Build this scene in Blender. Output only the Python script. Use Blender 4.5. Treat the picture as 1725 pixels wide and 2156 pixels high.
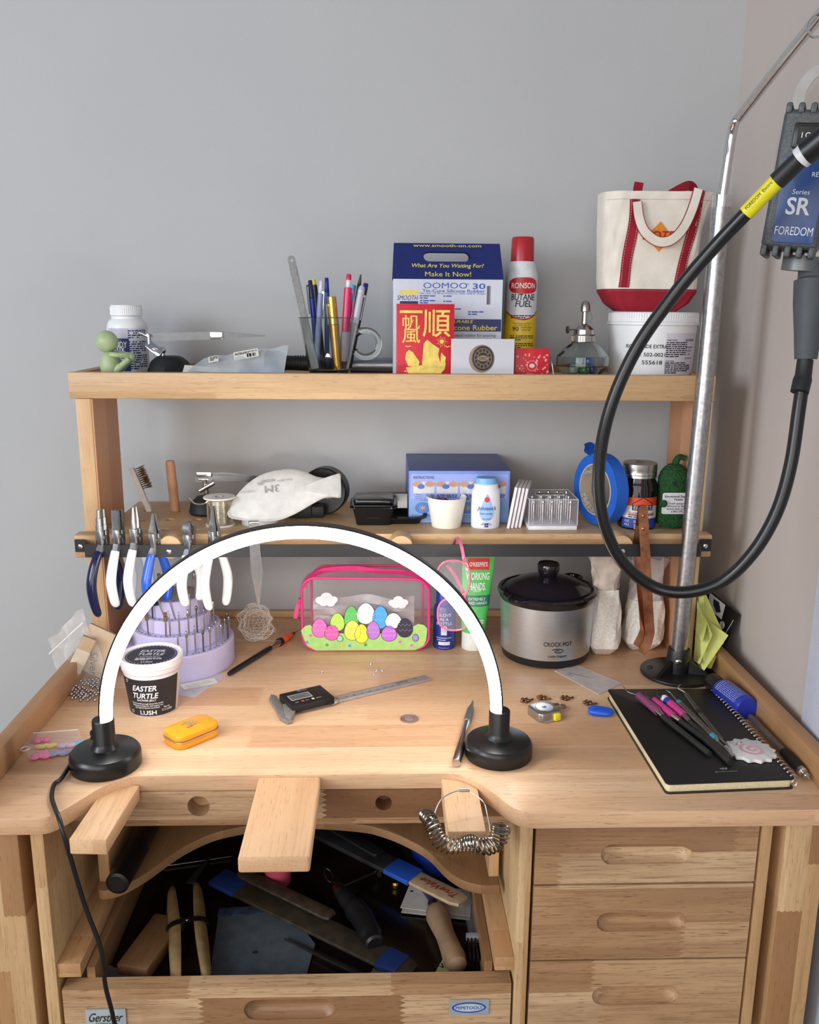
import bpy, bmesh, math, random
from mathutils import Vector as V, Matrix as M, Euler
R = math.radians; PI = math.pi; S = math.sin; C = math.cos
random.seed(7)
for o in list(bpy.data.objects): bpy.data.objects.remove(o)
sc = bpy.context.scene; col = sc.collection
B = .95            # height of the bench top; everything below is laid out relative to it
# ---------------------------------------------------------------- camera
F = 1858.8; PT = .2261; RO = .0076; YA = .032; CH = .55
r0 = V((C(YA), -S(YA), 0)); fw = V((S(YA)*C(PT), C(YA)*C(PT), -S(PT))); u0 = V((S(YA)*S(PT), C(YA)*S(PT), C(PT)))
rt = r0*C(RO)+u0*S(RO); up = -r0*S(RO)+u0*C(RO)
cd = bpy.data.cameras.new('camera'); cam = bpy.data.objects.new('camera', cd); col.objects.link(cam)
mw = M.Identity(4)
for i in range(3): mw[i][0] = rt[i]; mw[i][1] = up[i]; mw[i][2] = -fw[i]
mw.translation = V((0, 0, B+CH)); cam.matrix_world = mw
cd.sensor_fit = 'HORIZONTAL'; cd.sensor_width = 36; cd.lens = 36*F/1725; cd.clip_start = .02; cd.clip_end = 60
sc.camera = cam
# ---------------------------------------------------------------- world, lights, exposure
sc.view_settings.view_transform = 'Standard'; sc.view_settings.look = 'None'
sc.view_settings.gamma = 1; sc.view_settings.use_curve_mapping = False
sc.view_settings.exposure = -0.06
W = bpy.data.worlds.new('world'); sc.world = W; W.use_nodes = True
W.node_tree.nodes['Background'].inputs[0].default_value = (.80, .86, 1, 1)
W.node_tree.nodes['Background'].inputs[1].default_value = .30
def area(name, loc, aim, sx, sy, e, colr):
    l = bpy.data.lights.new(name, 'AREA'); l.shape = 'RECTANGLE'; l.size = sx; l.size_y = sy; l.energy = e; l.color = colr
    o = bpy.data.objects.new(name, l); col.objects.link(o); o.location = loc
    o.rotation_euler = (V(aim)-V(loc)).to_track_quat('-Z', 'Y').to_euler(); return o
area('window_daylight', (-2.6, -.7, 1.95), (.2, 1.3, 1.1), .9, 1.3, 60, (.84, .92, 1))
area('warm_fill', (-1.0, -1.9, 1.75), (.2, 1.4, 1.2), 2.8, 1.9, 58, (1, .92, .85))  # broad warm fill added to brighten the hutch and right wall, no actual lamp
LED = 32.0          # strength of the ring lamp's diffuser
def ray(px, py):
    u = px-862.5; v = py-1078
    u, v = u*C(RO)+v*S(RO), -u*S(RO)+v*C(RO)
    a, b = u/F, -v/F
    yf = C(PT)+b*S(PT); z = -S(PT)+b*C(PT)
    return V((a*C(YA)+yf*S(YA), -a*S(YA)+yf*C(YA), z))
def zp(px, py, z=0): r = ray(px, py); t = (z-CH)/r.z; return V((r.x*t, r.y*t, z))
def yp(px, py, y): r = ray(px, py); t = y/r.y; return V((r.x*t, y, CH+r.z*t))
def xp(px, py, x): r = ray(px, py); t = x/r.x; return V((x, r.y*t, CH+r.z*t))
# ---------------------------------------------------------------- materials
def lin(c):
    return tuple((x/255/12.92 if x <= 10 else ((x/255+.055)/1.055)**2.4) for x in c)+(1,)
class NT:
    def __init__(s, name):
        s.m = bpy.data.materials.new(name); s.m.use_nodes = True; s.t = s.m.node_tree
        s.p = s.t.nodes['Principled BSDF']; s.o = s.t.nodes['Material Output']
    def n(s, typ, ins=None, **kw):
        nd = s.t.nodes.new('ShaderNode'+typ)
        for k, v in kw.items(): setattr(nd, k, v)
        for k, v in (ins or {}).items():
            if isinstance(v, bpy.types.NodeSocket): s.t.links.new(v, nd.inputs[k])
            else: nd.inputs[k].default_value = v
        return nd
    def math(s, op, a, b=0, c=0): return s.n('Math', {0: a, 1: b, 2: c}, operation=op).outputs[0]
    def mix(s, f, a, b, mode='MIX'):
        nd = s.t.nodes.new('ShaderNodeMix'); nd.data_type = 'RGBA'; nd.blend_type = mode
        for k, v in ((0, f), (6, a), (7, b)):
            if isinstance(v, bpy.types.NodeSocket): s.t.links.new(v, nd.inputs[k])
            else: nd.inputs[k].default_value = v
        return nd.outputs[2]
    def ramp(s, f, stops):
        nd = s.n('ValToRGB', {0: f}); cr = nd.color_ramp
        while len(cr.elements) < len(stops): cr.elements.new(.5)
        for e, (p, c) in zip(cr.elements, stops): e.position = p; e.color = c if len(c) == 4 else c+(1,)
        return nd.outputs[0]
    def set(s, **kw):
        for k, v in kw.items():
            k = k.replace('_', ' ')
            if isinstance(v, bpy.types.NodeSocket): s.t.links.new(v, s.p.inputs[k])
            else: s.p.inputs[k].default_value = v
        return s
    def bump(s, h, st=.3, d=.001):
        s.set(Normal=s.n('Bump', {'Height': h, 'Strength': st, 'Distance': d}).outputs[0]); return s
MC = {}
def mt(c, rough=.5, metal=0, var=.05, sc_=90, bump=0, bs=400, **kw):
    """plain surface with a little procedural unevenness; c is an 0-255 colour"""
    key = (tuple(c), rough, metal, var, sc_, bump, bs, tuple(sorted(kw.items())))
    if key in MC: return MC[key]
    t = NT('surface_%d' % len(MC)); tc = t.n('TexCoord').outputs['Object']
    nz = t.n('TexNoise', {'Vector': tc, 'Scale': sc_, 'Detail': 3}).outputs[0]
    c4 = lin(c); lo = tuple(max(0, x*(1-var*2)) for x in c4[:3])+(1,); hi = tuple(min(1, x*(1+var)) for x in c4[:3])+(1,)
    t.set(Base_Color=t.ramp(nz, [(.3, lo), (.7, hi)]), Roughness=rough, Metallic=metal, **kw)
    if bump: t.bump(t.n('TexNoise', {'Vector': tc, 'Scale': bs, 'Detail': 2}).outputs[0], bump, .0006)
    MC[key] = t.m; return t.m
def film(c, a, rough=.15):
    """thin clear plastic: part see-through, part glossy sheet"""
    key = ('film', c, a, rough)
    if key in MC: return MC[key]
    t = NT('clear_film_%d' % len(MC)); tc = t.n('TexCoord').outputs['Object']
    nz = t.n('TexNoise', {'Vector': tc, 'Scale': 60, 'Detail': 3}).outputs[0]
    t.set(Base_Color=lin(c), Roughness=rough); t.bump(nz, .5, .002)
    tr = t.n('BsdfTransparent', {0: (1, 1, 1, 1)}).outputs[0]
    fr = t.math('ADD', t.math('MULTIPLY', nz, a*.6), a*.7)
    mx = t.n('MixShader', {0: fr, 1: tr, 2: t.p.outputs[0]}).outputs[0]
    t.t.links.new(mx, t.o.inputs[0]); MC[key] = t.m; return t.m
def glass(c=(245, 250, 250), rough=.02, ior=1.45):
    key = ('glass', c, rough, ior)
    if key in MC: return MC[key]
    t = NT('glass_%d' % len(MC)); tc = t.n('TexCoord').outputs['Object']
    nz = t.n('TexNoise', {'Vector': tc, 'Scale': 30}).outputs[0]
    t.set(Base_Color=lin(c), Roughness=t.math('MULTIPLY', nz, rough*2), IOR=ior); t.p.inputs['Transmission Weight'].default_value = 1
    MC[key] = t.m; return t.m
def wood(name, ca, cb, cc, g=0, r=1, h=.045, L=.33, tone=.7, grain=1., zig=.0035, rough=.45, gs=1.):
    """finger-jointed staves: g = grain axis, r = axis the rows stack along, ca/cb/cc pale, mid and dark timber"""
    t = NT(name); xyz = t.n('SeparateXYZ', {0: t.n('TexCoord').outputs['Object']}).outputs
    o = 3-g-r; G, Q, O = xyz[g], xyz[r], xyz[o]
    row = t.math('FLOOR', t.math('DIVIDE', t.math('ADD', Q, .0131), h))
    hr = t.n('TexWhiteNoise', {'W': row}, noise_dimensions='1D').outputs[0]
    zz = t.math('MULTIPLY', t.math('PINGPONG', t.math('DIVIDE', Q, .0035), 1), zig*2)
    cl = t.math('FLOOR', t.math('DIVIDE', t.math('ADD', t.math('ADD', G, zz), t.math('MULTIPLY', hr, L*1.7)), L))
    idv = t.math('ADD', t.math('MULTIPLY', row, 13.7), t.math('MULTIPLY', cl, 5.3))
    hid = t.n('TexWhiteNoise', {'W': idv}, noise_dimensions='1D').outputs[0]
    base = t.ramp(hid, [(0, lin(ca)), (.45, lin(cb)), (1, tuple(lin(cb)[i]*(1-tone)+lin(cc)[i]*tone for i in range(3)))])
    off = t.math('MULTIPLY', hid, 37)
    def vec(a, b): return t.n('CombineXYZ', {0: t.math('MULTIPLY', G, a*gs), 1: t.math('ADD', t.math('MULTIPLY', Q, b*gs), off), 2: t.math('ADD', t.math('MULTIPLY', O, b*gs), off)}).outputs[0]
    wv = t.n('TexNoise', {'Vector': vec(3.2, 26), 'Scale': 1, 'Detail': 4, 'Roughness': .55, 'Distortion': .6}).outputs[0]
    rings = t.math('PINGPONG', t.math('MULTIPLY', wv, 5), 1)
    fine = t.n('TexNoise', {'Vector': vec(16, 420), 'Scale': 1, 'Detail': 3, 'Roughness': .6}).outputs[0]
    pore = t.n('TexNoise', {'Vector': vec(60, 900), 'Scale': 1, 'Detail': 1}).outputs[0]
    k1 = .22*grain; d = lin(cc)
    c1 = t.mix(t.math('MULTIPLY', rings, k1*1.3), base, d)
    c2 = t.mix(t.math('MULTIPLY', t.n('MapRange', {0: fine, 1: .5, 2: .72}).outputs[0], k1*2.1), c1, d)
    c3 = t.mix(t.math('MULTIPLY', t.n('MapRange', {0: pore, 1: .66, 2: .74}).outputs[0], .55*grain), c2, tuple(x*.45 for x in d[:3])+(1,))
    t.set(Base_Color=c3, Roughness=rough); t.bump(fine, .08, .0005)
    return t.m
PALE, MID, DARK = (212, 180, 138), (198, 160, 116), (150, 106, 68)
w_top = wood('bench_top_wood', (230, 196, 160), (220, 182, 144), (182, 130, 92), 0, 1, .062, .42, .4, 1.0)
w_fx = wood('front_wood', (208, 176, 138), (186, 148, 108), (122, 82, 52), 0, 2, .047, .24, .85, 1.4)
w_x = wood('long_wood', PALE, (200, 165, 122), (150, 108, 70), 0, 2, .11, .7, .4, .8)
w_z = wood('post_wood', (220, 184, 138), (208, 170, 124), (160, 116, 78), 2, 0, .2, .5, .4, .6, .0)
w_zr = wood('reddish_post_wood', (206, 152, 112), (198, 144, 104), (150, 96, 64), 2, 1, .2, 3, .3, .6, .0)
w_zs = wood('panel_wood', (212, 182, 138), (196, 158, 112), (140, 96, 58), 2, 0, .03, .19, .8, 1., .001)
w_y = wood('side_wood', (206, 168, 122), (192, 150, 106), (140, 96, 60), 1, 2, .2, .35, .6, .8)
w_pin = wood('bench_pin_wood', (222, 186, 146), (220, 182, 140), (186, 132, 92), 1, 0, .3, 2, .2, .9, .0, .55, .7)
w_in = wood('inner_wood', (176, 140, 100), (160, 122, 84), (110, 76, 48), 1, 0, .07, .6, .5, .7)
# ---------------------------------------------------------------- mesh building
class MB:
    def __init__(s, T=None): s.b = bmesh.new(); s.mi = 0; s.T = T or M.Identity(4)
    def add(s, vs, fs):
        T = s.T; nv = [s.b.verts.new(T @ V(v)) for v in vs]
        for f in fs:
            try: q = s.b.faces.new([nv[i] for i in f]); q.material_index = s.mi; q.smooth = True
            except ValueError: pass
        return s
    def merge(s, tb, T=None):
        tb.verts.index_update(); T = T or M.Identity(4)
        s.add([T @ v.co for v in tb.verts], [[v.index for v in f.verts] for f in tb.faces]); tb.free(); return s
    def box(s, x0, x1, y0, y1, z0, z1, bev=0, seg=2):
        tb = bmesh.new(); bmesh.ops.create_cube(tb, size=1, matrix=M.Translation(((x0+x1)/2, (y0+y1)/2, (z0+z1)/2)) @ M.Diagonal((abs(x1-x0), abs(y1-y0), abs(z1-z0), 1)))
        if bev: bmesh.ops.bevel(tb, geom=tb.edges[:], offset=bev, segments=seg, profile=.5, affect='EDGES', clamp_overlap=True)
        return s.merge(tb)
    def prism(s, pts, z0, z1, bev=0, T=None):
        tb = bmesh.new(); a = [tb.verts.new((p[0], p[1], z0)) for p in pts]; b = [tb.verts.new((p[0], p[1], z1)) for p in pts]
        n = len(pts); tb.faces.new(a[::-1]); top = tb.faces.new(b)
        for i in range(n): tb.faces.new((a[i], a[(i+1) % n], b[(i+1) % n], b[i]))
        bmesh.ops.recalc_face_normals(tb, faces=tb.faces[:])
        if bev:
            ed = [e for e in tb.edges if abs(e.verts[0].co.z-e.verts[1].co.z) < 1e-7]
            bmesh.ops.bevel(tb, geom=ed, offset=bev, segments=2, profile=.5, affect='EDGES', clamp_overlap=True)
        return s.merge(tb, T)
    def sweep(s, pts, sec, scl=None, closed=False, up=(0, 0, 1), caps=True, ups=None):
        pts = [V(p) for p in pts]; n = len(pts); m = len(sec); vs = []; u = V(up)
        for i, p in enumerate(pts):
            if closed: t = pts[(i+1) % n]-pts[i-1]
            else: t = pts[min(i+1, n-1)]-pts[max(i-1, 0)]
            if t.length < 1e-9: t = V((0, 0, 1))
            t.normalize()
            if ups: u = V(ups[i])
            x = t.cross(u)
            if x.length < 1e-4: x = t.cross(V((.3, .9, .1)))
            x.normalize(); y = x.cross(t).normalized(); u = y
            k = scl[i] if scl else 1
            kx, ky = k if isinstance(k, (tuple, list)) else (k, k)
            for a, b in sec: vs.append(p+x*a*kx+y*b*ky)
        fs = []
        for i in range(n if closed else n-1):
            j = (i+1) % n
            for q in range(m): fs.append((i*m+q, i*m+(q+1) % m, j*m+(q+1) % m, j*m+q))
        if caps and not closed: fs += [tuple(range(m))[::-1], tuple((n-1)*m+q for q in range(m))]
        return s.add(vs, fs)
    def tube(s, pts, r, seg=10, closed=False, up=(0, 0, 1)):
        rl = r if isinstance(r, (list, tuple)) else [r]*len(pts)
        return s.sweep(pts, [(C(2*PI*k/seg), S(2*PI*k/seg)) for k in range(seg)], rl, closed, up)
    def cyl(s, a, b, r, r2=None, seg=24): return s.tube([a, b], [r, r if r2 is None else r2], seg)
    def strap(s, pts, w, t, closed=False, up=(0, 0, 1), ups=None):
        return s.sweep(pts, [(-w/2, -t/2), (w/2, -t/2), (w/2, t/2), (-w/2, t/2)], None, closed, up, True, ups)
    def lathe(s, prof, c=(0, 0, 0), seg=32, a0=0, a1=2*PI, sx=1, sy=1):
        full = abs(a1-a0-2*PI) < 1e-6; m = seg if full else seg+1; vs = []; fs = []
        for r, z in prof:
            for k in range(m):
                a = a0+(a1-a0)*k/seg; vs.append((c[0]+r*C(a)*sx, c[1]+r*S(a)*sy, c[2]+z))
        for i in range(len(prof)-1):
            for k in range(seg):
                k2 = (k+1) % m
                fs.append((i*m+k, i*m+k2, (i+1)*m+k2, (i+1)*m+k))
        tb = bmesh.new(); nv = [tb.verts.new(v) for v in vs]
        for f in fs: 
            try: tb.faces.new([nv[i] for i in f])
            except ValueError: pass
        bmesh.ops.remove_doubles(tb, verts=tb.verts[:], dist=1e-6)
        return s.merge(tb)
    def ball(s, c, rx, ry=None, rz=None, seg=20, rot=None):
        ry = rx if ry is None else ry; rz = rx if rz is None else rz
        tb = bmesh.new(); bmesh.ops.create_uvsphere(tb, u_segments=seg, v_segments=max(6, seg//2), radius=1)
        return s.merge(tb, M.Translation(c) @ (rot or M.Identity(4)) @ M.Diagonal((rx, ry, rz, 1)))
    def torus(s, c, R_, r, n=(0, 0, 1), seg=32, rs=8, sx=1, sy=1):
        q = V(n).to_track_quat('Z', 'Y').to_matrix()
        pts = [V(c)+q @ V((R_*sx*C(2*PI*k/seg), R_*sy*S(2*PI*k/seg), 0)) for k in range(seg)]
        return s.tube(pts, r, rs, True, up=q @ V((0, 0, 1)))
    def sheet(s, f, nu, nv, th=0):
        vs = [V(f(i/nu, j/nv)) for j in range(nv+1) for i in range(nu+1)]
        fs = [(j*(nu+1)+i, j*(nu+1)+i+1, (j+1)*(nu+1)+i+1, (j+1)*(nu+1)+i) for j in range(nv) for i in range(nu)]
        tb = bmesh.new(); nvx = [tb.verts.new(v) for v in vs]
        for q in fs: tb.faces.new([nvx[i] for i in q])
        if th: bmesh.ops.solidify(tb, geom=tb.faces[:], thickness=th)
        return s.merge(tb)
def rrect(w, h, r, n=6, cx=0, cy=0):
    p = []
    for sx, sy, a in ((1, 1, 0), (-1, 1, 90), (-1, -1, 180), (1, -1, 270)):
        for k in range(n+1):
            t = R(a+90*k/n); p.append((cx+sx*(w/2-r)+r*C(t), cy+sy*(h/2-r)+r*S(t)))
    return p
def ell(rx, ry, n=32, cx=0, cy=0): return [(cx+rx*C(2*PI*k/n), cy+ry*S(2*PI*k/n)) for k in range(n)]
def spl(pts, n=8, closed=False):
    """Catmull-Rom through points"""
    P_ = [V(p) for p in pts]; out = []; m = len(P_); rng = m if closed else m-1
    for i in range(rng):
        a = P_[i-1] if (i or closed) else P_[0]; b = P_[i]; c = P_[(i+1) % m]; d = P_[(i+2) % m] if (closed or i+2 < m) else P_[-1]
        for k in range(n):
            t = k/n; out.append(.5*((2*b)+(c-a)*t+(2*a-5*b+4*c-d)*t*t+(3*b-a-3*c+d)*t**3))
    if not closed: out.append(P_[-1])
    return out
VT = M.Rotation(R(90), 4, 'X')       # flat XY artwork stood up to face the viewer (-Y)
def T3(x=0, y=0, z=0, rx=0, ry=0, rz=0): return M.Translation((x, y, z)) @ Euler((R(rx), R(ry), R(rz))).to_matrix().to_4x4()
def fin(name, me, mats, parent=None, loc=None, rot=None):
    me.set_sharp_from_angle(angle=R(38))
    for m_ in (mats if isinstance(mats, (list, tuple)) else [mats]): me.materials.append(m_)
    o = bpy.data.objects.new(name, me); col.objects.link(o)
    if parent: o.parent = parent
    if loc is not None: o.location = loc
    if rot is not None: o.rotation_euler = rot
    return o
def P(name, b, mats, parent=None, label=None, fix=True):
    me = bpy.data.meshes.new(name)
    if fix: bmesh.ops.recalc_face_normals(b.b, faces=b.b.faces[:])
    b.b.to_mesh(me); b.b.free()
    o = fin(name, me, mats, parent)
    if label: o['label'] = label
    return o
def thing(name, label, cat, loc=(0, 0, 0), rot=(0, 0, 0), group=None):
    o = bpy.data.objects.new(name, None); o.empty_display_size = .02; col.objects.link(o)
    o.location = V(loc)+V((0, 0, B)); o.rotation_euler = [R(a) for a in rot]
    return tag(o, label, cat, group)
def tag(o, label, cat, group=None):
    o['label'] = label; o['category'] = cat
    if group: o['group'] = group
    return o
def solo(name, b, mats, label, cat, loc=(0, 0, 0), rot=(0, 0, 0), group=None):
    o = P(name, b, mats); o.location = V(loc)+V((0, 0, B)); o.rotation_euler = [R(a) for a in rot]
    return tag(o, label, cat, group)
def struct(name, b, mats, parent=None):
    o = P(name, b, mats, parent); 
    if not parent: o.location = (0, 0, B); o['kind'] = 'structure'
    return o
def copy_thing(r, loc, rot=None, label=None):
    c = r.copy(); col.objects.link(c); c.location = V(loc)+V((0, 0, B))
    if rot: c.rotation_euler = [R(a) for a in rot]
    if label: c['label'] = label
    for ch in r.children:
        d = ch.copy(); col.objects.link(d); d.parent = c
        for g in ch.children: e = g.copy(); col.objects.link(e); e.parent = d
    return c
def tmesh(s, h=None, w=None, bold=0, shear=0, ext=0, align='CENTER', sp=1., lead=1.):
    cu = bpy.data.curves.new('t', 'FONT'); cu.body = s; cu.size = 1; cu.align_x = align; cu.align_y = 'CENTER'
    cu.offset = 0 if 'M' in s else bold*.4; cu.shear = shear; cu.resolution_u = 3; cu.space_character = sp; cu.space_line = lead; cu.extrude = 0
    o = bpy.data.objects.new('t', cu); col.objects.link(o); dg = bpy.context.evaluated_depsgraph_get()
    me = bpy.data.meshes.new_from_object(o.evaluated_get(dg), depsgraph=dg)
    bpy.data.objects.remove(o); bpy.data.curves.remove(cu)
    b = bmesh.new(); b.from_mesh(me); bpy.data.meshes.remove(me)
    if not b.verts: return b
    xs = [v.co.x for v in b.verts]; ys = [v.co.y for v in b.verts]
    wd = max(xs)-min(xs) or 1; hg = max(ys)-min(ys) or 1
    ky = h/hg if h else w/wd; kx = w/wd if w else ky
    ay = (max(ys)+min(ys))/2; ax = (max(xs)+min(xs))/2 if align == 'CENTER' else (min(xs) if align == 'LEFT' else max(xs))
    for v in b.verts: v.co.x = (v.co.x-ax)*kx; v.co.y = (v.co.y-ay)*ky; v.co.z = 0
    if ext:
        r = bmesh.ops.extrude_face_region(b, geom=b.faces[:])
        for v in r['geom']:
            if isinstance(v, bmesh.types.BMVert): v.co.z += ext
    return b
def txt(b, s, x, y, T=None, wrap=None, eps=.0003, **kw):
    """lettering into MB b; flat at (x,y) under T, or wrapped round a vertical cylinder: wrap=(radius(z), heading)"""
    tb = tmesh(s, **kw)
    for v in tb.verts: v.co.x += x; v.co.y += y
    if wrap:
        rf, hd = wrap
        for v in tb.verts:
            r = (rf(v.co.y) if callable(rf) else rf)+eps; a = v.co.x/(r-eps)+hd; z = v.co.y
            v.co = V((r*S(a), -r*C(a), z+0))
        return b.merge(tb)
    return b.merge(tb, (T or VT) @ M.Translation((0, 0, eps)))
def lines(b, x0, x1, y, h, n, T=None, wrap=None, eps=.0003, seed=1, wd=.55):
    """rows of print too small to read"""
    rn = random.Random(seed)
    for i in range(n):
        yy = y-i*h; x = x0
        while x < x1-h*.4:
            l = min(rn.uniform(.8, 3.2)*h, x1-x)
            q = [(x, yy), (x+l, yy), (x+l, yy+h*wd), (x, yy+h*wd)]; x += l+h*.4
            if i == n-1 and x > x0+(x1-x0)*.7: break
            if wrap:
                rf, hd = wrap; vs = []
                for a, z in q:
                    r = (rf(z) if callable(rf) else rf)+eps; an = a/(r-eps)+hd; vs.append((r*S(an), -r*C(an), z))
            else: vs = [(T or VT) @ V((a, z, eps)) for a, z in q]
            b.add(vs, [(0, 1, 2, 3)])
    return b
def patch(b, rf, hd0, hd1, z0, z1, eps=.0002, nz=2, seg=24):
    """label wrapped round a lathe: headings measured from the viewer's side"""
    vs = []; fs = []
    for j in range(nz+1):
        z = z0+(z1-z0)*j/nz; r = (rf(z) if callable(rf) else rf)+eps
        for i in range(seg+1):
            a = hd0+(hd1-hd0)*i/seg; vs.append((r*S(a), -r*C(a), z))
    for j in range(nz):
        for i in range(seg): k = j*(seg+1)+i; fs.append((k, k+1, k+seg+2, k+seg+1))
    return b.add(vs, fs)
def flat(b, pts, T=None, eps=.0002):
    return b.add([(T or VT) @ V((p[0], p[1], eps)) for p in pts], [tuple(range(len(pts)))])
def frect(b, x0, x1, y0, y1, T=None, eps=.0002): return flat(b, [(x0, y0), (x1, y0), (x1, y1), (x0, y1)], T, eps)
def bars(b, x0, x1, y0, y1, T=None, wrap=None, eps=.0003, n=22, seed=3):
    rn = random.Random(seed); w = (x1-x0)/n
    for i in range(n):
        if rn.random() < .62:
            a, c = x0+i*w, x0+i*w+w*rn.choice((.4, .7, 1))
            if wrap: patch(b, wrap[0], wrap[1]+a/.05, wrap[1]+c/.05, y0, y1, eps, 1, 1)
            else: frect(b, a, c, y0, y1, T, eps)
    return b
black = mt((20, 20, 22), .38); blackm = mt((14, 14, 16), .6); white = mt((226, 224, 220), .45, var=.02); chrome = mt((214, 214, 214), .14, 1, .03)
steel = mt((176, 176, 176), .3, 1); dsteel = mt((110, 110, 112), .38, 1); brass = mt((196, 160, 84), .3, 1); ink = mt((24, 26, 34), .6)
paper = mt((226, 222, 212), .8, var=.02)
# ================================================================ the room
wallm = NT('painted_wall'); _tc = wallm.n('TexCoord').outputs['Object']
wallm.set(Base_Color=wallm.ramp(wallm.n('TexNoise', {'Vector': _tc, 'Scale': 3, 'Detail': 4}).outputs[0], [(.3, lin((176, 178, 180))), (.7, lin((181, 182, 183)))]), Roughness=.85)
wallm.bump(wallm.n('TexNoise', {'Vector': _tc, 'Scale': 260, 'Detail': 3}).outputs[0], .25, .0008)
b = MB().box(-3.2, .72, 1.545, 1.65, -B, 1.7); struct('wall_back', b, wallm.m)
rw = lambda y: .585-(1.545-y)*.068          # right wall runs slightly askew of the bench
yt = 1.048
b = MB().prism([(rw(1.56), 1.56), (rw(yt), yt), (rw(yt)+.15, yt), (rw(1.56)+.15, 1.56)], -B, 1.7); 
rwm = NT('painted_side_wall'); _tc = rwm.n('TexCoord').outputs['Object']
rwm.set(Base_Color=rwm.ramp(rwm.n('TexNoise', {'Vector': _tc, 'Scale': 3, 'Detail': 4}).outputs[0], [(.3, lin((192, 181, 174))), (.7, lin((197, 187, 180)))]), Roughness=.85)
rwm.bump(rwm.n('TexNoise', {'Vector': _tc, 'Scale': 260, 'Detail': 3}).outputs[0], .25, .0008); struct('wall_right', b, rwm.m)
b = MB().prism([(rw(yt)-.004, yt-.002), (rw(.90)-.004, .90), (rw(.90)+.1, .90), (rw(yt)+.1, yt-.002)], -B, 1.7, .002)
struct('trim_1', b, mt((206, 212, 226), .4, var=.02))
b = MB().prism([(rw(.9)+.02, .9), (rw(-.6)+.02, -.6), (rw(-.6)+.1, -.6), (rw(.9)+.1, .9)], -B, 1.7); struct('wall_front_right', b, wallm.m)
fl = wood('floor_wood', (120, 92, 66), (108, 80, 56), (70, 48, 32), 0, 1, .12, 1.2, .6, .8)
b = MB().box(-3.2, .75, -1.6, 1.65, -B-.05, -B); struct('floor', b, fl)
# ================================================================ the workbench
T0 = (0, 0, 0)
bench = thing('workbench', 'pale rubberwood jeweller\'s workbench with a cut-out front, three drawers and a catch tray', 'workbench', T0)
rec = [(.1725, .886), (.1572, .8895), (.1431, .9044), (.1302, .928), (.1158, .9494), (.0982, .9674), (.0791, .9738)]
recl = [(-.2965, .9738), (-.3165, .9612), (-.331, .9456), (-.3432, .9242), (-.355, .9036), (-.367, .8888), (-.3795, .8845)]
rs = [tuple(p)[:2] for p in spl([(a, c, 0) for a, c in rec], 4)]; ls = [tuple(p)[:2] for p in spl([(a, c, 0) for a, c in recl], 4)]
out = [(-.472, 1.543), (-.472, .8845)]+ls[::-1]+rs[::-1]+[(.537, .886), (.537, 1.543)]
P('tabletop', MB().prism(out, -.0215, 0, .0022), w_top, bench)
hr = .0356
for nm, x0, x1, lb in (('side_rail', -.472, -.4529, None), ('side_rail', .5179, .537, None)):
    P(nm, MB().box(x0, x1, .89, 1.543, .0004, hr, .0022), w_y, bench)
P('back_rail', MB().box(-.4525, .5175, 1.531, 1.543, .0004, .012, .001), w_x, bench)
# apron with two drilled holes (built as a plate with real openings)
def holed_plate(x0, x1, z0, z1, y0, y1, holes):
    tb = bmesh.new(); edges = []
    def loop(pts):
        vs = [tb.verts.new((p[0], p[1], 0)) for p in pts]
        for i in range(len(vs)): edges.append(tb.edges.new((vs[i], vs[(i+1) % len(vs)])))
    loop([(x0, z0), (x1, z0), (x1, z1), (x0, z1)])
    for cx, cz, r in holes: loop(ell(r, r, 28, cx, cz))
    bmesh.ops.triangle_fill(tb, use_beauty=True, edges=edges)
    for f in list(tb.faces):
        if any(all((v.co.x-cx)**2+(v.co.y-cz)**2 < (r*1.01)**2 for v in f.verts) for cx, cz, r in holes): tb.faces.remove(f)
    g = bmesh.ops.extrude_face_region(tb, geom=tb.faces[:])
    for v in g['geom']:
        if isinstance(v, bmesh.types.BMVert): v.co.z = -(y1-y0)
    for v in tb.verts: v.co = V((v.co.x, y0-v.co.z, v.co.y))
    return tb
b = MB().merge(holed_plate(-.3795, .158, -.068, -.0218, .9745, 1.0, [(-.2232, -.042, .0135), (.0022, -.040, .0102)]))
b.box(-.24, .02, .9995, 1.004, -.066, -.022)
P('apron', b, w_fx, bench)
# side panels and legs
for x0, x1, m_ in ((-.3954, -.3805, w_zs), (.1578, .1733, w_zs), (.4385, .4515, w_zs)):
    P('side_panel', MB().box(x0, x1, .897, 1.50, -.62, -.022, .0015), m_, bench)
for x0, x1 in ((-.472, -.4083), (.4658, .5165)):
    P('leg', MB().box(x0, x1, .8965, .95, -B, -.022, .003), w_zs, bench)
    P('leg', MB().box(x0, x1, 1.47, 1.53, -B, -.022, .003), w_zs, bench)
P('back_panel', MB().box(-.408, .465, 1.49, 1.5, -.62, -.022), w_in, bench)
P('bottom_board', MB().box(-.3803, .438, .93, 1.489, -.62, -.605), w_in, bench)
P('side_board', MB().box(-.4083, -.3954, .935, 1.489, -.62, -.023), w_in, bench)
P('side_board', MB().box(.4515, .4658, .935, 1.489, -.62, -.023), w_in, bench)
# sliding rails that carry the tray
for x0, x1 in ((-.3804, -.3530), (.1345, .1577)):
    P('tray_runner', MB().box(x0, x1, .9, 1.45, -.2187, -.2003, .001), w_y, bench)
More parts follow.
